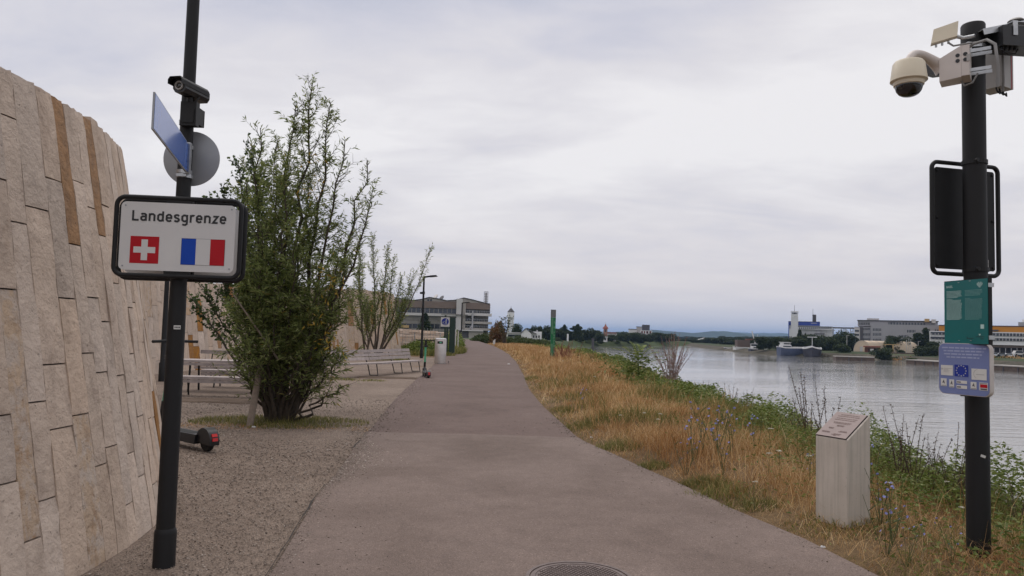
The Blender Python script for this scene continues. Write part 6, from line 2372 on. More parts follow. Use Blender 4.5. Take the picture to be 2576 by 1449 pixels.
# a lick of gravel spilled over the tarmac
m_ = 2600
sy = r_.normal(9.1, .75, m_)
sx_ = pathL(sy) + np.abs(r_.normal(0, .42, m_)) * np.exp(-((sy - 9.1) / 1.1) ** 2)
e_n = 1500
ey = 3.8 * (30 / 3.8) ** r_.uniform(0, 1, e_n)
exx = pathL(ey) + np.abs(r_.normal(0, .25, e_n))
f_n = 900
fy = 3.8 * (14 / 3.8) ** r_.uniform(0, 1, f_n)
fx_ = pathR(fy) - np.abs(r_.normal(0, .12, f_n)) + .06
wy = r_.uniform(3.6, 22, 900)
wx_ = pathL(wy) + (pathR(wy) - pathL(wy)) * r_.uniform(0, 1, 900)
X = np.concatenate([x, sx_, exx, fx_, wx_])
Yp = np.concatenate([y, sy, ey, fy, wy])
on_path = (X > pathL(Yp)) & (X < pathR(Yp))
Zp = np.where(on_path, .031, .006)
sz = r_.uniform(.003, .0088, len(X)) * r_.uniform(.6, 1.15, len(X)) * np.clip(Yp / 6, .85, 1.7)
sz[-900:] *= .6
# inside the stone wall there is no gravel
keep = np.hypot(X + 7.69, Yp - 4.95) > 5.06
X, Yp, Zp, sz = X[keep], Yp[keep], Zp[keep], sz[keep]
n_ = len(X)
octa = np.array([(1, 0, 0), (0, 1, 0), (-1, 0, 0), (0, -1, 0), (0, 0, .8), (0, 0, -.8)], float)
jit = r_.uniform(.55, 1.35, (n_, 6, 1))
a = r_.uniform(0, 2 * PI, n_)
ca, sa = np.cos(a)[:, None], np.sin(a)[:, None]
O = octa[None] * jit
O = O * np.stack([r_.uniform(.8, 1.7, n_), r_.uniform(.7, 1.1, n_), r_.uniform(.5, .9, n_)], 1)[:, None, :]
V = np.stack([O[..., 0] * ca - O[..., 1] * sa, O[..., 0] * sa + O[..., 1] * ca, O[..., 2]], -1) * sz[:, None, None]
V += np.stack([X, Yp, Zp], 1)[:, None, :]
of = np.array([(0, 1, 4), (1, 2, 4), (2, 3, 4), (3, 0, 4), (1, 0, 5), (2, 1, 5), (3, 2, 5), (0, 3, 5)])
F = (np.arange(n_) * 6)[:, None, None] + of[None]
fast_obj('gravel', V.reshape(-1, 3), F.reshape(-1, 3), M['pebble'], None, 'stuff')
# dry twig bits and leaves on the ground
n_ = 1500
y = 3.8 * (16 / 3.8) ** r_.uniform(0, 1, n_)
x = -.66 * y + (pathR(y) + .66 * y) * r_.uniform(0, 1, n_)
keep = np.hypot(x + 7.69, y - 4.95) > 5.1
x, y = x[keep], y[keep]
P = np.stack([x, y, np.where(x > pathL(y), .034, .012)], 1)
D = unit(np.stack([r_.normal(size=len(x)), r_.normal(size=len(x)), np.zeros(len(x))], 1))
V, F = leaf_quads(P, D, r_.uniform(.012, .035, len(x)), r_.uniform(.004, .010, len(x)), .25)
fast_obj('leaf_litter', V, F, M['seed_head'], None, 'stuff')


def scrap(label, p, s2, z=.034):
    mb_ = MB()
    j = lambda: random.uniform(-.3, .3) * s2
    mb_.hexa([(-s2 + j(), -s2 * .7 + j(), 0), (s2 + j(), -s2 * .6 + j(), 0), (s2 + j(), s2 * .7 + j(), 0), (-s2 + j(), s2 * .6 + j(), 0)], [(-s2 * .8, -s2 * .5, s2 * .6), (s2 * .7, -s2 * .5, s2 * .8), (s2 * .6, s2 * .5, s2 * .4), (-s2 * .7, s2 * .4, s2 * .7)])
    return mb_.solo('paper_scrap', M['litter'], label, 'litter', 'white scraps of litter', loc=(p.x, p.y, z))


scrap('crumpled white scrap on the tarmac right of the scooter', on(1464, 1057) if False else on(1466, 1057), .012)
scrap('white scrap on the far tarmac near the grass edge', on(1464, 1058) if False else on(1280, 918), .06)
scrap('white paper scrap at the foot of the leaning wooden stake', on(638, 1078), .028, .02)
scrap('white scrap on the tarmac edge in front of the stele', on(2070, 1388), .016)
scrap('white scrap by the grass where the tarmac seam ends', on(1487, 1106), .018)


# ------------------------------------------------------------------ far trees: shared crowns of leaf clumps on real trunks
def crown_mesh(seed, kind, leaf, m_, n_=4200):
    """unit tree: height 1, crown half width about .5"""
    r = np.random.default_rng(seed)
    lobes = []
    if kind == 'round':
        for i in range(20):
            a = r.uniform(0, 2 * PI)
            q = r.uniform(0, .32)
            z = r.uniform(.12, .84)
            s_ = (1.05 - abs(z - .5) * 1.2)
            lobes.append((q * math.cos(a) * s_ * 1.15, q * math.sin(a) * s_, z, r.uniform(.13, .21)))
    elif kind == 'cone':
        for i in range(16):
            z = .12 + .82 * i / 16
            a = r.uniform(0, 2 * PI)
            q = .16 * (1 - z)
            lobes.append((q * math.cos(a), q * math.sin(a), z, .05 + .24 * (1 - z)))
    elif kind == 'tall':
        for i in range(16):
            z = r.uniform(.15, .92)
            a = r.uniform(0, 2 * PI)
            q = r.uniform(0, .12)
            lobes.append((q * math.cos(a), q * math.sin(a), z, r.uniform(.07, .15) * (1.15 - .5 * z)))
    else:
        for i in range(15):
            a = r.uniform(0, 2 * PI)
            q = r.uniform(0, .40)
            lobes.append((q * math.cos(a), q * math.sin(a), r.uniform(.12, .72), r.uniform(.14, .26)))
    lobes = np.array(lobes)
    k_ = r.integers(0, len(lobes), n_)
    d = unit(r.normal(size=(n_, 3)))
    rad = lobes[k_, 3] * r.uniform(.55, 1.12, n_) ** .6
    P = lobes[k_, :3] + d * rad[:, None] * np.array([1, 1, .85])
    P[:, 2] = np.maximum(P[:, 2], .02)
    D = unit(d * .5 + r.normal(size=(n_, 3)) * .8)
    s_ = leaf * r.uniform(.6, 1.4, n_)
    V, F = leaf_quads(P, D, s_, s_ * .75, .15)
    return fast_mesh('crown', V, F, m_)


def trunk_mesh(kind):
    mb_ = MB()
    mb_.tube([(0, 0, -.03), (.01, 0, .2), (0, .01, .45), (.01, 0, .75)], [.028, .022, .016, .006], 6, caps=False)
    for a in range(5):
        t = a * 2.3
        z = .25 + a * .08
        mb_.tube([(0, 0, z), (.12 * math.cos(t), .12 * math.sin(t), z + .13), (.2 * math.cos(t), .2 * math.sin(t), z + .2)], [.010, .007, .003], 5, caps=False)
    return mb_.mesh('trunk', M['bark'])


CROWN = {'round': [crown_mesh(500 + i, 'round', .055, M['far_leaf']) for i in range(4)], 'light': [crown_mesh(520 + i, 'round', .055, M['far_leaf_light']) for i in range(2)],
         'cone': [crown_mesh(540 + i, 'cone', .05, M['far_leaf']) for i in range(2)], 'tall': [crown_mesh(560 + i, 'tall', .05, M['far_leaf']) for i in range(3)],
         'bush': [crown_mesh(580 + i, 'bush', .065, M['far_leaf']) for i in range(2)], 'bushlight': [crown_mesh(590 + i, 'bush', .065, M['far_leaf_light']) for i in range(2)]}
TRUNK = trunk_mesh('round')
_ci = {}


def tree(kind, u, vtop, hw, Y, z0, label, group, name='tree', cat='tree', vbase=None):
    """crown top at picture height vtop, half width hw (picture px at its own distance), standing on z0"""
    p = at(u, vtop, Y)
    h = (p.z - z0) * 1.10
    w = hw * Y / FPX * 1.22
    base_w = {'round': .40, 'light': .40, 'cone': .30, 'tall': .22, 'bush': .52, 'bushlight': .52}[kind]
    i = _ci.get(kind, 0)
    _ci[kind] = i + 1
    t_ = thing(name, label, cat, (p.x, Y, z0), random.uniform(0, 6.28), group)
    t_.scale = (w / base_w, w / base_w, h)
    for nm, me in (('crown', CROWN[kind][i % len(CROWN[kind])]), ('trunk', TRUNK)):
        o = bpy.data.objects.new(nm, me)
        COL.objects.link(o)
        o.parent = t_
        if nm == 'crown':
            o['kind'] = 'stuff'
    return t_


G1 = 'dark trees along the far left bank'
LT = 'dark leafy tree in the row between green marker and church tower'
for k_, u, v, hw, Y in (('round', 1303, 817, 14, 330), ('round', 1338, 823, 12, 300), ('round', 1355, 820, 11, 305), ('round', 1378, 820, 17, 430), ('round', 1400, 828, 15, 440), ('round', 1418, 824, 13, 450), ('round', 1432, 832, 12, 440), ('tall', 1450, 822, 15, 440), ('round', 1463, 830, 13, 450), ('round', 1478, 831, 14, 450), ('round', 1492, 828, 14, 455), ('round', 1510, 838, 13, 440),
                        ('round', 1538, 842, 13, 460), ('round', 1556, 841, 14, 470), ('round', 1574, 841, 14, 480), ('round', 1592, 836, 14, 490), ('round', 1606, 842, 13, 495), ('round', 1618, 844, 14, 500), ('round', 1634, 842, 15, 520), ('round', 1652, 836, 16, 560), ('round', 1668, 842, 16, 560), ('round', 1682, 848, 12, 570), ('round', 1525, 846, 12, 455), ('round', 1500, 846, 13, 470), ('round', 1470, 842, 14, 470), ('round', 1440, 842, 15, 470), ('round', 1410, 840, 15, 470), ('round', 1385, 838, 15, 470)):
    tree(k_, u, v, hw, Y, -2.6, *((LT, G1) if 1400 <= u < 1505 else ('dark tree rising behind the small white gabled house', 'trees behind the white house') if u < 1400 else ('dark tree close to the church tower on the far left bank', 'trees by the church') if u < 1560 else ('dark tree below the white factory and framed block', 'trees below the white factory')))
tree('cone', 1453, 818, 11, 436, -2.6, 'pointed dark conifer standing above the far left bank trees', None)
tree('cone', 1420, 819, 8, 445, -2.6, 'narrow dark conifer just right of the green marker', None)
for k_, u, v, hw, Y in (('bushlight', 1480, 855, 9, 415), ('bushlight', 1553, 856, 7, 440), ('bush', 1510, 858, 8, 425), ('bushlight', 1404, 848, 10, 400), ('bush', 1586, 858, 9, 470), ('bush', 1610, 856, 10, 500), ('bush', 1640, 858, 11, 550), ('bush', 1668, 857, 11, 575)):
    tree(k_, u, v, hw, Y, -3.6, 'round bush at the foot of the far left bank trees', 'bushes on the far left bank', 'bush', 'bush')
# wood behind, closing the gaps
r_ = np.random.default_rng(77)
for i, u in enumerate(range(1300, 1700, 20)):
    tree('round', u + r_.uniform(-5, 5), 838 + r_.uniform(-4, 5) + max(0, (u - 1560)) * .03, 16, 600 + r_.uniform(-20, 20), -2.6, 'tree of the dark wood behind the far left bank row', 'wood behind the far left bank')
# beyond the bridge
for i, u in enumerate(range(1690, 2140, 13)):
    tree('round', u + r_.uniform(-5, 5), 848.5 + r_.uniform(-2.5, 4), 13, 860 + r_.uniform(-40, 80), -2.5, 'hazy tree far away behind the bridge', 'hazy trees behind the bridge')
for i, u in enumerate(range(1690, 2140, 18)):
    tree('round', u + r_.uniform(-8, 8), 847.5 + r_.uniform(-2, 3), 16, 1500 + r_.uniform(-100, 200), -2.5, 'hazy tree far away behind the bridge', 'hazy trees behind the bridge')

for i in range(26):
    f_ = i / 25
    tree('round' if i % 4 else 'bush', 1712 + 280 * f_ + r_.uniform(-5, 5), 853 + r_.uniform(-3, 3), 13, 712 - 170 * min(1, f_ * 2.5) + r_.uniform(-15, 15), -3.4, 'hazy tree on the far shore between bridge and work boats', 'hazy trees on the shore left of the silo')

# right shore
G2 = 'dark trees on the right shore'
RT = 'dark leafy tree in the belt between the barges and the silo works'
for k_, u, v, hw, Y, z in (('round', 1914, 846, 15, 352, -3.4), ('round', 1936, 851, 13, 356, -3.4), ('round', 1955, 849, 14, 352, -3.4), ('round', 1974, 853, 12, 362, -3.4), ('round', 2000, 846, 18, 358, -3.2), ('cone', 2012, 832, 8, 372, -3.2), ('round', 2024, 842, 18, 366, -3.2), ('round', 2046, 843, 17, 360, -3.2), ('round', 2068, 847, 16, 352, -3.2),
                           ('round', 2085, 846, 18, 366, -3.2), ('round', 2106, 842, 18, 358, -3.2), ('round', 2124, 836, 17, 370, -3.2), ('round', 2140, 842, 15, 356, -3.2), ('round', 2015, 852, 17, 345, -3.4), ('round', 2056, 853, 17, 345, -3.4), ('round', 2094, 853, 16, 345, -3.4), ('round', 1990, 854, 14, 345, -3.4),
                           ('round', 2250, 844, 20, 350, -3.1), ('round', 2238, 852, 13, 345, -3.1), ('tall', 2312, 836, 14, 352, -3.1), ('tall', 2327, 832, 13, 362, -3.1), ('round', 2290, 850, 14, 362, -3.1), ('round', 2275, 856, 12, 352, -3.1)):
    tree(k_, u, v, hw, Y, z, *((RT, G2) if 1985 < u < 2145 else ('tree in the grove between the work boats and the blue barge', 'trees left of the blue barge') if u < 1985 else ('slim tall tree in front of the grey office block', 'slim trees before the grey office') if k_ == 'tall' else ('leafy tree between the tent hall and the flag poles', 'trees beside the tent hall')))
tree('bush', 2122, 862, 19, 322, -4.4, 'big round bush on the shore left of the tent hall', None, 'bush', 'bush')
tree('bush', 2218, 874, 23, 296, -5.2, 'large dark bush overhanging the water in front of the red hut', None, 'bush', 'bush')
tree('bush', 2330, 866, 26, 292, -4.6, 'wide willow bush on the quay left of the teal panel', None, 'bush', 'bush')
tree('round', 2350, 858, 17, 296, -4.6, 'tree rising from the quay bushes beside the teal panel', None)
tree('bushlight', 2296, 900, 16, 283, -5.4, 'low pale bush at the foot of the quay', None, 'bush', 'bush')
tree('bush', 2268, 880, 10, 330, -3.4, 'small dark bush under the yellow gantry', None, 'bush', 'bush')


# ------------------------------------------------------------------ helpers for far buildings: rectangles given by picture corners at a real distance
class Bld:
    """a building whose front stands square to the line of sight (plus turn), placed at a real distance"""
    def __init__(self, name, label, cat, u, v, Y, group=None, turn=0.0):
        o = at(u, v, Y)
        self.Y, self.o = Y, o
        self.rz = -math.atan2(o.x, o.y) + turn
        self.n = Vector((math.sin(self.rz), -math.cos(self.rz), 0))
        self.ex = Vector((math.cos(self.rz), math.sin(self.rz), 0))
        self.t = thing(name, label, cat, o, self.rz, group)

    def hit(self, u, v):
        d = ray(u, v)
        e = Vector((0, 0, EYE))
        t = (self.o - e).dot(self.n) / d.dot(self.n)
        return e + d * t - self.o

    def x(self, u, v=840, d=0):
        return self.hit(u, v).dot(self.ex)

    def z(self, u, v, d=0):
        return self.hit(u, v).z

    def box(self, name, m_, u0, v0, u1, v1, d0=0.0, d1=8.0, zb=None, label=None, parent=None):
        """d0, d1: metres behind the facade plane"""
        uc, vc = (u0 + u1) / 2, (v0 + v1) / 2
        z0 = self.z(uc, v1) if zb is None else zb
        return MB().box(self.x(u0, vc), d0, z0, self.x(u1, vc), d1, self.z(uc, v0)).part(name, M[m_], parent or self.t, label)

    def windows(self, u0, u1, v0, v1, n, d=0.0, frac=.75, m_='glass', frame=None):
        for i in range(n):
            a = u0 + (u1 - u0) * i / n
            b = a + (u1 - u0) / n * frac
            w_ = self.box('window', m_, a, v0, b, v1, d - .10, d - .03)
            if frame:
                f_ = MB()
                x0, x1 = self.x(a, v0), self.x(b, v0)
                z0, z1 = self.z((a + b) / 2, v1), self.z((a + b) / 2, v0)
                xm = (x0 + x1) / 2
                t = (x1 - x0) * .06
                f_.box(xm - t, d - .14, z0, xm + t, d - .101, z1)
                f_.box(x0 - t, d - .14, z0 - t, x1 + t, d - .101, z0 + t)
                f_.part('frame', M[frame], w_)


# beige works building at the end of the path
B = Bld('works_building', 'long beige and brown works building with pale stair tower behind the path', 'building', 1120, 846, 262)
B.box('wall', 'bld_beige', 985, 756, 1165, 850, 1.0, 30)
B.box('parapet_band', 'bld_brown', 983, 757, 1147, 774, 0.2, 1.0)
B.box('window_strip', 'glass', 985, 775, 1147, 787, 0.55, 1.0)
for i in range(14):
    B.box('mullion', 'bld_panel', 990 + i * 11.2, 775, 991.4 + i * 11.2, 787, 0.40, 0.54)
B.box('balcony_slab', 'bld_pale', 983, 787.5, 1147, 794, -0.5, 1.0)
for r in range(2):
    for i in range(9):
        B.box('panel', 'bld_panel', 1006 + i * 15.6, 796 + r * 9.5, 1021 + i * 15.6, 804.8 + r * 9.5, 0.6, 0.98)
B.box('window_strip', 'glass', 1000, 815, 1147, 826, 0.6, 0.98)
for i in range(10):
    B.box('mullion', 'bld_panel', 1008 + i * 14, 815, 1009.4 + i * 14, 826, 0.45, 0.59)
B.box('base_band', 'bld_panel', 1000, 826.5, 1147, 836, 0.3, 0.98)
B.box('dark_ground_floor', 'bld_dark', 995, 836.5, 1165, 850, 0.5, 0.97)
B.box('orange_box', 'gantry', 1010, 818, 1029, 824.5, -1.2, 0.4)
B.box('stair_tower', 'bld_pale', 1147.5, 752, 1163, 831, -1.6, 6.0)
B.box('stair_tower_side', 'bld_beige', 1163.3, 756, 1171, 836, -0.9, 6.0)
B.box('walkway', 'bld_panel', 1110, 790.5, 1176, 792.5, -2.4, -1.7)
# gabled roof line
rf = MB()
pts = [(985, 748), (1008, 752), (1040, 756), (1060, 753.5), (1080, 748.5), (1105, 752.5), (1124, 757), (1145, 755.5), (1167, 750), (1190, 755), (1232, 766), (1232, 770), (985, 760)]
rf.prism([(B.x(u, v), B.z(u, v)) for u, v in pts], 0.6, 26)
rf.part('roof', M['bld_beige'], B.t)
for (ua, va), (ub, vb) in zip(pts[:10], pts[1:11]):
    MB().beam((B.x(ua, va), 0.5, B.z(ua, va) + .12), (B.x(ub, vb), 0.5, B.z(ub, vb) + .12), .5, .28).part('eaves', M['roof_dark'], B.t)
for u in (1075, 1082):
    B.box('window', 'glass', u, 752.5, u + 4.5, 757, 0.38, 0.58)
for u, v in ((1098, 749), (1113, 752.5)):
    MB().lathe([(.1, 0), (.75, .25), (.95, .6)], 14, (B.x(u, v), 4, B.z(u, v) + .35), (-.5, -.4, .55)).part('dish', M['bld_pale'] if u < 1100 else M['bld_dark'], B.t)
# right wing with curved tiers of balconies
B.box('wing_wall', 'bld_brown', 1171.3, 762, 1233, 778, 0.4, 20)
B.box('wing_core', 'bld_panel', 1172, 778.4, 1229, 846, 1.8, 20)
B.box('wing_end', 'bld_dark', 1229.3, 766, 1233.5, 788, 0.8, 18)
for v0, v1 in ((779, 787), (800, 808), (817, 824)):
    B.box('window_strip', 'glass', 1173, v0, 1206, v1, 1.35, 1.75)
    B.windows(1209, 1229, v0 + 2, v1, 5, 1.75, .55)
    for i in range(3):
        B.box('mullion', 'bld_panel', 1181 + i * 9, v0, 1182.2 + i * 9, v1, 1.2, 1.34)
for v0, v1, e in ((788, 794.5, 1236), (809, 815, 1237), (825.5, 831.5, 1238)):
    mb = MB()
    u_s = np.linspace(1168, e, 12)
    fr_, bk_ = [], []
    for i, u in enumerate(u_s):
        t = i / 11
        fr_.append((B.x(u), -1.8 + 2.2 * t ** 2.2))
    poly = fr_ + [(B.x(e), 6), (B.x(1168), 6)]
    zb = B.z(1200, v1)
    zt = B.z(1200, v0)
    mb.slab(poly, zb, zt)
    mb.part('balcony', M['bld_pale'] if v0 < 800 else M['bld_beige'], B.t)
    rl = MB()
    for (xa, ya), (xb, yb) in zip(fr_[:-1], fr_[1:]):
        rl.beam((xa, ya + .05, zt + .75), (xb, yb + .05, zt + .75), .06, .06)
        rl.beam((xa, ya + .05, zt), (xa, ya + .05, zt + .75), .05, .05)
    rl.part('railing', M['galv'], B.t)
B.box('pipe_duct', 'bld_grey', 1186, 782, 1190, 838, -2.2, -1.85)
MB().beam((B.x(1188), -2.0, B.z(1188, 815)), (B.x(1174), -2.0, B.z(1174, 838)), .35, .35).part('pipe_duct', M['bld_grey'], B.t)
B.box('entrance_roof', 'bld_pale', 1160, 830, 1214, 833, -5, -1)
B.box('entrance_wall', 'bld_beige', 1178, 833.5, 1214, 850, -4.2, -1)
B.box('entrance_dark', 'bld_dark', 1158, 833.4, 1177.5, 850, -3.6, -1)
# chimney scaffold on the wing
xs_, zb, zt = (B.x(1219.5, 740), B.x(1229, 740)), B.z(1224, 764), B.z(1224, 732.5)
sm = MB()
for x in xs_:
    for y in (3, 4.3):
        sm.beam((x, y, zb), (x, y, zt), .10, .10)
for i in range(6):
    z = zb + (zt - zb) * i / 5
    sm.beam((xs_[0], 3, z), (xs_[1], 3, z), .08, .08)
    sm.beam((xs_[0], 4.3, z), (xs_[1], 4.3, z), .08, .08)
sm.part('scaffold', M['bld_dark'], B.t)
MB().tube([((xs_[0] + xs_[1]) / 2, 3.65, zb - .5), ((xs_[0] + xs_[1]) / 2, 3.65, zt - .3)], .38, 12).part('flue', M['bld_grey'], B.t, smooth=40)
tree('cone', 1070, 791, 15, 215, -.5, 'dark spruce in front of the beige works building', None)

# thin tree and water tower
W = Bld('water_tower', 'white water tower on slender legs with dark pointed roof', 'water tower', 1285, 845, 340)
cx_ = W.x(1285, 800)
zt, z1, z2 = W.z(1285, 772.5), W.z(1285, 784.5), W.z(1285, 799)
Rw = 8.6 * 340 / FPX
MB().lathe([(Rw * 1.06, z1 - .12), (Rw * 1.06, z1), (Rw * .35, z1 + (zt - z1) * .62), (.08, zt - .4), (.05, zt + .5)], 8, (cx_, 0, 0)).part('roof', M['roof_dark'], W.t)
MB().lathe([(Rw * .92, z2), (Rw, z2 + .3), (Rw, z1 - .13)], 8, (cx_, 0, 0)).part('tank', M['bld_white'], W.t)
for i in range(8):
    a = i * PI / 4 + .2
    MB().tube([(cx_ + Rw * .92 * math.cos(a), Rw * .92 * math.sin(a), -4), (cx_ + Rw * .78 * math.cos(a), Rw * .78 * math.sin(a), z2 - .01)], .20, 8).part('leg', M['bld_white'], W.t, smooth=40)
MB().tube([(cx_, 0, -4), (cx_, 0, z2 - .02)], .42, 10).part('shaft', M['bld_white'], W.t, smooth=40)
mb = MB()
for z in (z2 * .35, z2 * .7):
    pts = [(cx_ + Rw * .86 * math.cos(i * PI / 4 + .2), Rw * .86 * math.sin(i * PI / 4 + .2), z) for i in range(9)]
    for a, b in zip(pts[:-1], pts[1:]):
        mb.beam(a, b, .16, .16)
mb.part('brace', M['bld_white'], W.t)
tb_ = at(1272, 866, 105)
shrub_tree('thin_tree', 'thin dark tree in front of the white water tower', (tb_.x, 105, -.2), [(at(1272, 796, 105), (0, 0, 0), .8), (at(1262, 800, 105), (0, 0, 0), .7), (at(1284, 798, 105.4), (0, 0, 0), .8), (at(1250, 806, 105), (0, 0, 0), .7), (at(1278, 812, 104.6), (0, 0, 0), .9)], .10, .42, .16, M['far_leaf'], M['bark'], .45, 1.2, .26, fork=.3, bare=.35)

# low hall, white house and box on the left bank
Hh = Bld('low_hall', 'low flat white hall left of the small gabled house', 'building', 1285, 856, 250)
Hh.box('wall', 'bld_white', 1274, 838, 1316, 858, 0.3, 12)
Hh.box('roof', 'bld_pale', 1272, 836, 1318, 838.2, -.3, 12.4)
Hh.box('window_strip', 'glass', 1278, 842, 1312, 847, .1, .29)
Hw = Bld('white_house', 'small white gabled house with grey roof on the left bank', 'house', 1335, 862, 240)
pg_ = [(1311, 862), (1311, 838.5), (1323, 827.5), (1337, 840), (1337, 862)]
MB().prism([(Hw.x(u, v), Hw.z(u, v)) for u, v in pg_], 0, 12).part('gable_wall', M['bld_white'], Hw.t)
MB().box(Hw.x(1337.2), 1.5, Hw.z(1345, 863), Hw.x(1363), 11, Hw.z(1345, 834)).part('annex', M['bld_white'], Hw.t)
for a, b in (((1309, 839.5), (1323, 826.5)), ((1323, 826.5), (1350, 841.5))):
    MB().hexa([(Hw.x(*a), -.4, Hw.z(*a)), (Hw.x(*b), -.4, Hw.z(*b)), (Hw.x(*b), 12.3, Hw.z(*b)), (Hw.x(*a), 12.3, Hw.z(*a))], [(Hw.x(*a), -.4, Hw.z(*a) + .22), (Hw.x(*b), -.4, Hw.z(*b) + .22), (Hw.x(*b), 12.3, Hw.z(*b) + .22), (Hw.x(*a), 12.3, Hw.z(*a) + .22)]).part('roof', M['roof_slate'], Hw.t)
Hw.windows(1341, 1361, 844, 850, 3, 1.5, .5)
Hw.box('door', 'bld_panel', 1319, 848, 1325, 860, -.08, -.02)
Hw.box('chimney', 'bld_grey', 1350, 830, 1353, 835, 5, 6)
Cb = Bld('pump_house', 'small grey concrete pump house on the bank below the white house', 'building', 1357, 868, 225)
Cb.box('wall', 'bld_grey', 1348, 857.5, 1366, 869, 0, 5)
Cb.box('roof', 'bld_panel', 1345, 855, 1369, 857.3, -.4, 5.4)
Cb.box('door', 'glass', 1351, 861, 1356, 868, -.08, -.02)

# church, low house, factory blocks behind the trees of the left bank
Ch = Bld('church', 'church tower with pointed red roof above the far left trees', 'church', 1523, 856, 480)
MB().box(Ch.x(1518), 0, Ch.z(1523, 858), Ch.x(1528), 2.6, Ch.z(1523, 827)).part('tower', M['brick_pink'], Ch.t)
zt, z1 = Ch.z(1523, 814), Ch.z(1523, 827)
xm = (Ch.x(1518) + Ch.x(1528)) / 2
MB().lathe([(2.05, z1), (1.35, z1 + (zt - z1) * .35), (.75, z1 + (zt - z1) * .5), (.05, zt), (.03, zt + 1.2)], 8, (xm, 1.3, 0)).part('spire', M['roof_red'], Ch.t)
Ch.box('belfry_opening', 'glass', 1521.5, 830, 1524.5, 835, -.08, -.01)
Ch.box('nave', 'bld_pale', 1528.3, 839, 1552, 858, 1, 9)
Ch.box('nave_roof', 'roof_red', 1528.3, 836, 1551, 838.8, .6, 9.4)
Lw = Bld('flat_house', 'low flat white house below the church tower', 'house', 1518, 860, 450)
Lw.box('wall', 'bld_white', 1500, 848.8, 1528, 860, 0.3, 7)
Lw.box('roof', 'bld_white', 1497, 846.8, 1529, 848.6, -.6, 7.3)
Lw.windows(1503, 1526, 851, 856, 4, .3, .7)
Fb = Bld('white_factory', 'white factory blocks rising behind the far left trees', 'building', 1596, 852, 640)
Fb.box('block', 'bld_white', 1581, 829, 1602, 856, 0, 14)
Fb.box('block', 'bld_pale', 1601, 823, 1614.5, 856, 2, 16)
Fb.box('roof_edge', 'roof_slate', 1580.5, 827.4, 1602.5, 828.8, -.3, 14)
Fb.box('roof_edge', 'roof_slate', 1600.5, 821.4, 1615, 822.8, 1.7, 16)
Fr = Bld('framed_block', 'dark block over a red and white framed block behind the trees', 'building', 1625, 852, 620)
Fr.box('dark_block', 'bld_dark', 1615, 817, 1634.5, 832, 1, 14)
Fr.box('red_wall', 'sign_red' if False else 'roof_red', 1611, 832.3, 1640, 858, .4, 14)
for u in (1610.5, 1617, 1623, 1631, 1638):
    Fr.box('white_frame', 'bld_white', u, 831.5, u + 2.6, 858, -.2, .38)
for v in (831.3, 839.5, 847.5):
    Fr.box('white_frame', 'bld_white', 1610.5, v, 1640.8, v + 1.5, -.5, -.21)
Fr.windows(1612, 1638, 834, 838.5, 5, .39, .5)
Fc = Bld('pale_house', 'pale buildings half hidden right of the church', 'building', 1548, 850, 640)
Fc.box('wall', 'bld_white', 1541, 838, 1556, 852, 0, 9)
Fc.box('wall', 'bld_pale', 1556.3, 840, 1566, 852, 1, 9)
mp = thing('mooring_pile', 'dark mooring pile standing in the water right of the green marker', 'pile', at(1491, 878, 330))
MB().tube([(0, 0, -3), (0, 0, 4.2)], .55, 10).part('pile', M['bld_dark'], mp, smooth=40)
MB().tube([(0, 0, 4.2), (0, 0, 4.7)], .65, 10).part('cap', M['bld_dark'], mp, smooth=40)
for u, v0, v1, Y in ((1428, 840, 856, 420),):
    p = at(u, v1, Y)
    MB().tube([(0, 0, -1), (0, 0, at(u, v0, Y).z - p.z)], .5, 8).solo('white_column', M['bld_white'], 'white column among trees right of the green marker', 'column', loc=p)
for u, Y in ((1939 - 0, 640), (1690 + 5, 700)):
    pass

# bridge: flat deck with one slim arch seen rising to the right
br = thing('bridge', 'distant low bridge with a slim white slanting strut and pylon', 'bridge', at(1850, 866, 690))
bo = br.location
pt = lambda u, v, dy=0.0: at(u, v, 690 + dy) - bo
MB().hexa([pt(1705, 864.5), pt(2005, 866.5), pt(2005, 866.5, 6), pt(1705, 864.5, 6)], [pt(1705, 863), pt(2005, 864.8), pt(2005, 864.8, 6), pt(1705, 863, 6)]).part('deck', M['bld_pale'], br)
mb = MB()
ap = [pt(1701, 870, 3), pt(1716, 865.8, 3), pt(1735, 860.3, 3), pt(1753, 855.4, 3), pt(1773, 850.6, 3)]
mb.tube(ap, .42, 8)
mb.part('strut', M['bld_white'], br, smooth=50)
MB().box(pt(1771, 860).x, 2, pt(1773, 872).z, pt(1775, 860).x, 5, pt(1773, 848).z).part('pylon', M['bld_grey'], br)
for u in (1703, 1840, 1935):
    MB().box(pt(u - 3, 870).x, 0, pt(u, 876).z, pt(u + 3, 870).x, 6, pt(u, 864.6).z).part('pier', M['bld_grey'], br)
for i, (u, v, w_, h_, Y) in enumerate(((1706, 853, 2, 7, 900), (1727, 853, 6, 7, 900), (1830, 862, 12, 4, 1100), (1850, 867, 20, 3, 800), (1812, 855, 10, 3, 1600), (1945, 853, 5, 3, 1200))):
    b2 = Bld('distant_house', ('thin white tower left of the bridge strut', 'small white house behind the left end of the bridge', 'pale low house behind the middle of the bridge', 'long pale boat house under the bridge deck', 'pale farm roofs on the plain behind the bridge', 'pale distant house left of the shore trees')[i], 'house', u, v + h_, Y)
    b2.box('wall', 'bld_white', u - w_ / 2, v + .3 * h_, u + w_ / 2, v + h_ + 3, 0, 8)
    b2.box('roof', 'roof_slate', u - w_ / 2 - .6, v, u + w_ / 2 + .6, v + .28 * h_, -.5, 8.5)

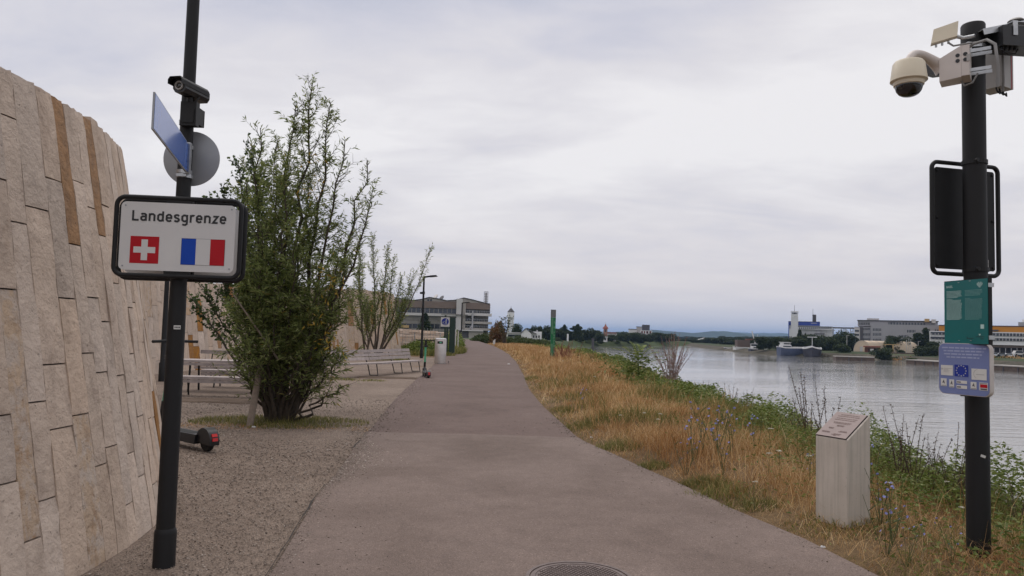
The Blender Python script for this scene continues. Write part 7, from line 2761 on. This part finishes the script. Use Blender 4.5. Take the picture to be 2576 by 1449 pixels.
# ------------------------------------------------------------------ silo works with conveyor bridge
S_ = Bld('silo_works', 'white grain silo with blue band, square tower and dark chimney block', 'silo', 2030, 850, 455)
S_.box('silo_body', 'bld_silo', 1985, 827, 2064, 866, 0, 22)
S_.box('blue_edge', 'bld_blue', 1983, 810, 1985.2, 866, 0.5, 20)
S_.box('head_house', 'bld_silo', 1984, 819, 2062.5, 826.5, 1.5, 16)
S_.box('blue_band', 'bld_blue', 1983.5, 809.5, 2062.8, 818.5, 1.2, 16)
S_.box('roof_edge', 'roof_dark', 1983, 808.5, 2063.2, 809.4, 1.0, 16.2)
S_.box('sign', 'bld_pale', 2040, 812.3, 2055, 813.5, 1.08, 1.19)
S_.box('gallery', 'bld_silo', 2008, 822.5, 2094, 829, -2.2, -.01)
S_.box('gallery_roof', 'roof_dark', 2007, 821, 2094.5, 822.3, -2.5, .2)
S_.windows(2010, 2093, 823.8, 827, 17, -2.2, .68)
for i in range(6):
    S_.box('silo_rib', 'bld_pale', 2014 + i * 13, 830, 2014.7 + i * 13, 862, -.12, -.01)
S_.box('lower_silo', 'bld_silo', 2064.3, 829.3, 2094, 866, .6, 18)
S_.box('tower', 'bld_silo', 1990, 790.5, 2008, 866, -3.0, 5)
S_.box('tower_lantern', 'glass', 1992.2, 786.8, 2005.8, 790.2, -2.2, 4)
for u in (1990, 1994.5, 2002.5, 2006.8):
    S_.box('lantern_post', 'bld_silo', u, 785, u + 1.3, 790.4, -2.9, -2.3)
S_.box('tower_roof', 'bld_white', 1989.3, 783.6, 2008.6, 785, -3.2, 5.2)
S_.box('tower_band', 'bld_white', 1989.8, 795, 2008.2, 798.6, -3.12, -3.01)
S_.box('tower_lettering', 'bld_grey', 1997, 796, 2004, 796.8, -3.2, -3.13)
S_.box('chimney_block', 'bld_dark', 2044, 791, 2053.5, 808.3, 4, 8)
for u, vt, vb in ((1998.5, 767, 783.4), (2045.3, 776, 790.8)):
    mb = MB().tube([(S_.x(u, vt), 3 if u < 2010 else 5, S_.z(u, vb)), (S_.x(u, vt), 3 if u < 2010 else 5, S_.z(u, vt))], [.16, .09], 6)
    mb.part('aerial', M['bld_dark'], S_.t)
mb = MB()
mb.prism([(S_.x(2022, 860), S_.z(2022, 866)), (S_.x(2022, 848), S_.z(2022, 846)), (S_.x(2026, 836), S_.z(2026, 836)), (S_.x(2030, 848), S_.z(2030, 846)), (S_.x(2031, 860), S_.z(2031, 866))], -3, -.2)
mb.part('loading_tower', M['bld_dark'], S_.t)
S_.box('shed', 'bld_grey', 2052, 841, 2072, 866, -8, -1)
S_.box('shed_roof', 'roof_slate', 2050, 838.5, 2074, 840.8, -8.4, -.6)
Cv = Bld('conveyor_bridge', 'long steel conveyor bridge on trestles between silo and grey building', 'conveyor', 2120, 850, 448)
Cv.box('gangway', 'bld_dark', 2094.5, 823.4, 2156, 826.6, 0, 3)
mb = MB()
for (ua, va), (ub, vb) in (((2064, 849), (2090, 828)), ((2098, 846), (2118, 827)), ((2121, 827), (2142, 846)), ((2126, 827), (2146, 846)), ((2094, 850), (2094, 827)), ((2096.5, 848), (2096.5, 827)), ((2140, 850), (2140, 827)), ((2146, 850), (2146, 827)), ((2140, 834), (2146, 834)), ((2094, 836), (2097, 836)), ((2097, 831), (2100, 831))):
    mb.beam((Cv.x(ua, va), 1, Cv.z(ua, va)), (Cv.x(ub, vb), 1, Cv.z(ub, vb)), .42, .42)
mb.part('trestle', M['bld_grey'], Cv.t)

# ------------------------------------------------------------------ grey office block
O = Bld('grey_office', 'large grey office block with stepped left end behind the tent hall', 'building', 2250, 870, 392)
O.box('wall', 'bld_grey', 2190, 817, 2364, 884, 0, 28)
O.box('left_wing', 'bld_grey', 2149.5, 822, 2189.7, 884, 1.5, 26)
O.box('left_front', 'bld_pale', 2149, 825.5, 2163, 884, .6, 1.4)
O.box('stair_glass', 'bld_dark', 2163.3, 823, 2170.5, 884, .5, 1.35)
O.box('top_floor', 'bld_grey', 2157, 808, 2360, 821.7, 3.2, 24)
O.box('roof_edge', 'roof_dark', 2155.5, 805.8, 2362, 807.7, 2.4, 25)
O.box('roof_house', 'bld_pale', 2180, 799.8, 2210, 805.6, 8, 18)
O.box('roof_house', 'gantry', 2326.5, 802, 2338, 810, -1, 6, label='tan roof house')
O.box('roof_house', 'bld_pale', 2344, 803.5, 2354, 813, -1, 6)
O.box('terrace_strip', 'glass', 2235, 811, 2328, 816.6, 2.95, 3.15)
for i in range(12):
    O.box('mullion', 'bld_pale', 2238 + i * 7.6, 811, 2239 + i * 7.6, 816.6, 2.8, 2.94)
for v in (811, 824, 838, 851, 861):
    O.windows(2160 if v < 820 else 2171, 2189, v, v + 6.5, 5, 3.2 if v < 820 else 1.5, .72, frame='bld_pale')
for v in (830, 840, 852, 864):
    O.windows(2150.5, 2161.5, v, v + 4.5, 1, .6, .95)
for u, v, n_ in ((2196, 826, 3), (2196, 838, 3), (2196, 852, 3), (2262, 843, 3), (2312, 844, 3), (2312, 856, 3), (2282, 830, 3), (2352, 829, 2), (2264, 855, 2), (2228, 866, 3)):
    O.windows(u, u + 22, v, v + 7.5, n_, 0, .82, frame='bld_white')
for i in range(4):
    O.box('facade_joint', 'bld_dark', 2190, 836 + i * 12, 2190.5 + 0 * i, 845 + i * 12, -.02, -.005)

# white strip-window building with the orange one behind, open parking deck below
Pw = Bld('white_office', 'long white building with two dark window strips behind the teal panel', 'building', 2450, 880, 318)
Pw.box('wall', 'bld_white', 2338, 836, 2760, 868.5, 0.4, 24)
for v0, v1 in ((841.5, 849), (854.5, 861)):
    Pw.box('window_strip', 'glass', 2341, v0 - 3, 2755, v1 - 3, .05, .39)
    n_ = 48
    for i in range(n_):
        u = 2343 + i * 8.5
        Pw.box('mullion', 'bld_pale', u, v0 - 3, u + 1.6, v1 - 3, -.06, .04)
Pw.box('undercroft', 'bld_dark', 2420, 868.8, 2760, 897, 5, 24)
Pw.box('beam', 'bld_brown', 2420, 869, 2760, 876, 1.5, 4.9)
for i in range(12):
    Pw.box('pillar', 'bld_grey', 2500 + i * 14.5, 876.2, 2502 + i * 14.5, 898, 1.0, 2.4)
Or = Bld('orange_hall', 'orange clad hall showing above the white building', 'building', 2540, 830, 350)
Or.box('wall', 'bld_orange', 2362, 822, 2760, 838, 0, 20)
Or.box('roof_edge', 'roof_dark', 2361, 819.8, 2762, 821.7, -.3, 20)
Or.box('dark_canopy', 'bld_dark', 2488, 829.5, 2512, 832.5, -2.5, -.05)
Or.box('roof_house', 'bld_grey', 2562, 810, 2600, 819.6, 4, 12)
Or.box('roof_house', 'bld_white', 2572, 803, 2590, 809.7, 5, 11)
for i, (u, v, l, col_) in enumerate(((2504, 891.5, 11, 'blue car'), (2522, 892, 12, 'grey car'), (2541, 893, 12, 'dark car'), (2566, 889, 14, 'white van'))):
    p = at(u, v + 5, 306)
    w = l * 306 / FPX
    c_ = thing('parked_car', f'{col_} parked under the white building right of the post', 'car', p, 0, 'vehicles parked under the white building')
    van = 'van' in col_
    hb2 = 1.9 if van else 1.45
    MB().prism([(-w, .25), (w, .25), (w, .8), (w * .72, .9), (w * .45, hb2), (-w * .7, hb2), (-w * .95, .9)], 0, 1.7).part('body', M['sign_white'] if van else M['van'], c_)
    MB().prism([(w * .62, .95), (w * .42, hb2 - .1), (-w * .62, hb2 - .1), (-w * .8, .95)], -.02, -.005).part('window', M['glass'], c_)
    for x in (-w * .6, w * .6):
        MB().lathe([(.32, -.03), (.32, .15)], 14, (x, 0, .32), (0, 1, 0)).part('wheel', M['rubber'], c_)

# tent hall, red hut, gantry, masts, quay
Th = Bld('tent_hall', 'cream arched tent hall on the right shore', 'tent', 2210, 886, 345)
prf = []
xl, xr, zb, zt = Th.x(2147, 870), Th.x(2190, 870), Th.z(2165, 887), Th.z(2165, 856.5)
xc, rw = (xl + xr) / 2, (xr - xl) / 2
for i in range(15):
    a = PI * i / 14
    prf.append((xc + rw * math.cos(a), zb + (zt - zb) * math.sin(a) ** .8))
L2 = Th.x(2278) - xr + 6
mb = MB()
n_ = len(prf)
mb.v = [(p[0], 0, p[1]) for p in prf] + [(p[0] + L2, 13, p[1]) for p in prf]
mb.f = [(i, i + 1, i + 1 + n_, i + n_) for i in range(n_ - 1)] + [tuple(range(n_ - 1, -1, -1)), tuple(range(n_, 2 * n_))]
mb.m = [0] * len(mb.f)
mb.part('membrane', M['tent'], Th.t, smooth=40)
mb = MB()
for q in range(9):
    f_ = q / 8
    for i in range(n_ - 1):
        mb.beam((prf[i][0] + L2 * f_, 13 * f_ - .02, prf[i][1] + .03), (prf[i + 1][0] + L2 * f_, 13 * f_ - .02, prf[i + 1][1] + .03), .16, .10)
mb.part('rib', M['bld_pale'], Th.t, kind='stuff')
Th.box('door', 'bld_pale', 2163, 872, 2170, 886, -.10, -.02)
Rh = Bld('red_hut', 'dark red wooden hut with white sign in front of the tent hall', 'hut', 2205, 888, 328)
Rh.box('wall', 'hut_red', 2176, 874, 2212, 889, 0, 5)
Rh.box('roof', 'roof_red', 2172, 870.5, 2216, 873.5, -1.5, 5.4)
Rh.box('veranda_dark', 'glass', 2184, 877, 2208, 888, -.10, -.02)
for u in (2175, 2186, 2197, 2212):
    Rh.box('veranda_post', 'hut_red', u, 873.7, u + .9, 889, -1.4, -1.2)
sg = Rh.box('white_sign', 'sign_white', 2189.5, 877.5, 2197.5, 885.5, -2.0, -1.85)
lt = text_mb('e', .75, None, .02)
lt.part('letter', M['bld_dark'], sg, loc=(Rh.x(2191.6, 882), -2.03, Rh.z(2193, 884)))
Gy = Bld('yellow_gantry', 'ochre steel gantry frame right of the red hut', 'gantry', 2235, 890, 322)
Gy.box('beam', 'gantry', 2222, 865.8, 2262, 867.6, 0, .5)
Gy.box('leg', 'gantry', 2245, 867.8, 2248.5, 892, 0, .5)
Gy.box('hoist', 'gantry', 2226, 867.8, 2228, 871, .1, .4)
for i, (u, vt, vb, lab) in enumerate(((2281, 857, 890, 'leftmost of three pale flag poles before the grey office'), (2286.5, 853, 890, 'middle of three pale flag poles before the grey office'), (2291.5, 855, 890, 'right one of three pale flag poles before the grey office'), (2310, 859, 888, 'single street mast right of the three flag poles'), (2130.5, 844, 880, 'tall lamp mast among the dark trees left of the tent hall'), (2380 + 94, 870, 898, 'thin mast in front of the white building'))):
    p = at(u, vb, 326)
    h_ = at(u, vt, 326).z - p.z
    o = thing('mast', lab, 'mast', p)
    MB().tube([(0, 0, -1), (0, 0, h_)], [.13, .09], 8).part('pole', M['bld_pale'], o, smooth=40)
    if i in (3, 4):
        MB().box(-.1, -.1, h_, 1.1, .1, h_ + .12).part('lamp_arm', M['bld_pale'], o)
    else:
        MB().lathe([(.16, 0), (.18, .1), (.05, .22)], 8, (0, 0, h_)).part('finial', M['bld_pale'], o)


def quay(label, ua, va, ub, vb, top, z0=-7.0, w=5.0, wall='quay'):
    a, b = on(ua, va, WATER_Z), on(ub, vb, WATER_Z)
    q = thing('quay_wall', label, 'quay', a)
    d = b - a
    n2 = Vector((-d.y, d.x, 0)).normalized()
    if n2.y < 0:
        n2 = -n2
    mb_ = lambda o0, o1, za, zb: MB().hexa([n2 * o0 + Vector((0, 0, za)), d + n2 * o0 + Vector((0, 0, za)), d + n2 * o1 + Vector((0, 0, za)), n2 * o1 + Vector((0, 0, za))], [n2 * o0 + Vector((0, 0, zb)), d + n2 * o0 + Vector((0, 0, zb)), d + n2 * o1 + Vector((0, 0, zb)), n2 * o1 + Vector((0, 0, zb))])
    mb_(0, w, z0 - WATER_Z, top).part('wall', M[wall], q)
    mb_(-.25, w + .1, top + .004, top + .28).part('coping', M['quay_top'], q)
    n_ = int(d.length / 4)
    for i in range(1, n_):
        p = d * (i / n_) - n2 * .06
        MB().box(p.x - .13, p.y - .12, -.8, p.x + .13, p.y + .055, top - .02).part('fender', M['bld_dark'], q)
    return q


quay('dark quay wall with pale coping below the tent hall', 2103, 906, 2200, 909, 1.25)
quay('lower quay wall right of the large overhanging bush', 2280, 915, 2372, 921, 1.2)
quay('quay wall at the right edge behind the camera post', 2488, 931, 2600, 938, 1.3)
Q2 = Bld('stepped_wall', 'brown terraced bank walls below the gantry', 'wall', 2300, 895, 305)
Q2.box('step', 'quay', 2240, 893.5, 2330, 898.5, 0, 3)
Q2.box('step', 'quay_top', 2240, 898.7, 2335, 901, -1.2, 3)
Q2.box('step', 'quay', 2236, 888, 2322, 892.2, 3.2, 6)
Q3 = Bld('stone_bank_wall', 'rough grey stone wall on the shore right of the post', 'wall', 2540, 910, 262)
for i in range(22):
    u = 2490 + i * 6
    Q3.box('stone', random.choice(('quay_top', 'quay_top', 'bld_panel')), u, 908.5 + random.uniform(-.6, .6), u + 5.7, 917, random.uniform(-.15, .15), 4)
# brushy strip on top of the right shore
for i, (u, v, Y, rx, hg) in enumerate(((2480, 905, 272, 6, 2.2), (2520, 905, 272, 7, 2.0), (2560, 906, 272, 8, 2.2), (2255, 903, 296, 6, 1.2), (2290, 905, 292, 7, 1.5), (2170, 897, 320, 8, 1.0), (2100, 893, 326, 6, 1.5), (2065, 892, 332, 7, 1.4))):
    p = at(u, v, Y)
    o = weed_bank('shore_weeds', p.x, Y, rx, 3, hg, 900, .6, M['far_leaf_light'] if i % 2 else M['dry_grass'], 700 + i)
    o.location.z = p.z - .5

# rip-rap boulders at the water's edge
r3 = random.Random(4)
bm_ = MB()
for i in range(150):
    u = r3.uniform(2030, 2115)
    p = at(u, r3.uniform(893, 904), 322 + r3.uniform(-6, 4))
    s2 = r3.uniform(.3, .8)
    j = lambda: r3.uniform(.6, 1.2) * s2
    bm_.hexa([p + Vector((-j(), -j(), -.5)), p + Vector((j(), -j(), -.5)), p + Vector((j(), j(), -.5)), p + Vector((-j(), j(), -.5))], [p + Vector((-j() * .6, -j() * .6, j() * .7)), p + Vector((j() * .6, -j() * .6, j() * .6)), p + Vector((j() * .6, j() * .6, j() * .7)), p + Vector((-j() * .6, j() * .6, j() * .7))])
bm_.part('boulders', M['riprap'], None, kind='stuff')


# ------------------------------------------------------------------ ships
def hull(mb_, L_len, w, h, bow, sheer=.25, n=16, mi=0):
    """hull along +X (bow at +X), keel below the waterline"""
    rows = []
    for i in range(n + 1):
        t = i / n
        x = -L_len / 2 + L_len * t
        f_ = 1.0
        if t > 1 - bow:
            q = (t - (1 - bow)) / bow
            f_ = max(.04, 1 - q ** 2.1)
        fl = 1 - .38 * max(0, (t - (1 - bow)) / bow) if bow > .2 else 1
        if t < .06:
            f_ = min(f_, .86 + t / .06 * .14)
        top = h * (1 + sheer * max(0, (t - .7) / .3) ** 2 + sheer * .4 * max(0, (.12 - t) / .12))
        wb_ = w / 2 * f_
        rows.append([(x, -wb_ * .7 * fl, -1.2), (x, -wb_ * (.5 + .5 * fl), .4 * h), (x, -wb_, top), (x, wb_, top), (x, wb_ * (.5 + .5 * fl), .4 * h), (x, wb_ * .7 * fl, -1.2)])
    o = len(mb_.v)
    for r in rows:
        mb_.v += r
    for i in range(n):
        for j in range(6):
            a = o + i * 6 + j
            b = o + i * 6 + (j + 1) % 6
            mb_.f.append((a, b, b + 6, a + 6))
            mb_.m.append(mi)
    mb_.f += [tuple(o + j for j in range(5, -1, -1)), tuple(o + n * 6 + j for j in range(6))]
    mb_.m += [mi, mi]
    return rows


def ship(name, label, u, v, Y, rz, L_len, w, h, hm, rail='ship_white', bow=.16):
    p = on(u, v, WATER_Z)
    t_ = thing(name, label, 'ship', (p.x, p.y, WATER_Z), rz)
    mb_ = MB()
    rows = hull(mb_, L_len, w, h, bow)
    mb_.part('hull', M[hm], t_, smooth=35)
    rb = MB()
    for i in range(len(rows) - 1):
        for j in (2, 3):
            a, b = Vector(rows[i][j]), Vector(rows[i + 1][j])
            rb.beam(a + Vector((0, 0, .18)), b + Vector((0, 0, .18)), .3, .5)
    rb.part('bulwark', M[rail], t_)
    return t_


# blue barge lying stern to us on the left, with white wheelhouse
s1 = ship('river_barge', 'blue river barge with white wheelhouse moored at the right shore', 2000, 895, 312, .10, 13.0 if False else 15.0, 5.0, 3.3, 'ship_blue')
MB().box(-6.6, -1.9, 3.35, -2.6, 1.9, 4.7).part('deckhouse', M['ship_white'], s1)
w_ = MB().box(-6.2, -1.7, 4.72, -3.0, 1.7, 5.7).part('wheelhouse', M['ship_white'], s1)
MB().box(-6.0, -1.74, 4.95, -3.2, -1.705, 5.45).part('window', M['glass'], w_)
MB().box(-6.6, -2.0, 5.72, -2.7, 2.0, 5.9).part('wheelhouse_roof', M['ship_white'], s1)
MB().box(-6.4, -1.94, 3.8, -2.8, -1.905, 4.3).part('window', M['glass'], s1)
MB().box(-1.8, -2.0, 3.35, 5.0, 2.0, 3.9).part('hatch', M['ship_white'], s1)
s2 = ship('river_barge', 'dark hulled barge with white bow rail pointing at the shore camera side', 2043, 897.5, 304, -1.95, 14.0, 7.4, 3.3, 'ship_dark', bow=.45)
MB().box(-3.5, -2.2, 3.4, 1.0, 2.2, 4.0).part('hatch', M['ship_white'], s2)
MB().tube([(1.6, 0, 3.5), (1.6, 0, 8.2)], .13, 8).part('mast', M['ship_white'], s2)
MB().hexa([(1.2, -1.9, 8.2), (2.0, -1.9, 8.2), (2.0, 1.9, 8.2), (1.2, 1.9, 8.2)], [(1.2, -1.9, 8.5), (2.0, -1.9, 8.5), (2.0, 1.9, 8.5), (1.2, 1.9, 8.5)]).part('radar_arm', M['ship_white'], s2)
MB().box(-1.0, -2.9, 3.5, -.7, 2.9, 4.1).part('winch', M['ship_white'], s2)
s3 = ship('work_boat', 'white work boat with brown deckhouse and white crane far out', 1882, 885, 400, .05, 15.0, 5.0, 2.0, 'ship_white')
MB().box(-6.5, -2.0, 2.3, .2, 2.0, 6.2).part('deckhouse', M['ship_brown'], s3)
MB().box(-1.0, -1.7, 6.25, 3.2, 1.7, 6.9).part('wheelhouse_roof', M['hut_red'], s3)
MB().box(.6, -1.8, 2.3, 5.2, 1.8, 4.4).part('wheelhouse', M['ship_white'], s3)
MB().box(1.0, -1.85, 3.2, 4.8, -1.81, 4.1).part('window', M['glass'], s3)
mb = MB()
mb.beam((3.8, 0, 4.4), (2.0, 0, 11.0), .45, .45)
mb.beam((5.6, 0, 3.0), (5.0, 0, 9.5), .16, .16)
mb.part('crane', M['ship_white'], s3)
s4 = ship('work_boat', 'dark low work boat with white deck just left of the shore trees', 1908, 888.5, 385, .05, 9.0, 4.0, 1.9, 'ship_dark', bow=.25)
MB().box(-3.5, -1.5, 2.2, 2.5, 1.5, 3.2).part('deckhouse', M['ship_white'], s4)
MB().box(-3.0, -1.55, 2.5, 2.0, -1.51, 2.95).part('window', M['glass'], s4)
s5 = ship('pontoon', 'low dark pontoon lying left of the white work boat', 1840, 882, 412, .03, 7.5, 3.5, 1.2, 'ship_dark', bow=.05)
MB().box(1.6, -1.2, 1.35, 3.5, 1.2, 2.4).part('cabin', M['ship_white'], s5)
MB().box(1.9, -1.24, 1.6, 3.2, -1.21, 2.1).part('window', M['glass'], s5)

# ------------------------------------------------------------------ air
HAZE_DENSITY = 0.000085
hm = bpy.data.materials.new('haze')
hm.use_nodes = True
ht = hm.node_tree
ht.nodes.clear()
pv = ht.nodes.new('ShaderNodeVolumePrincipled')
pv.inputs['Color'].default_value = (0.40, 0.62, 1.0, 1)
pv.inputs['Density'].default_value = HAZE_DENSITY
pv.inputs['Anisotropy'].default_value = 0.2
ho = ht.nodes.new('ShaderNodeOutputMaterial')
ht.links.new(pv.outputs[0], ho.inputs['Volume'])
hz_o = MB().box(-17000, -2300, -10.5, 17000, 23000, 175).part('haze', hm, None, kind='stuff')
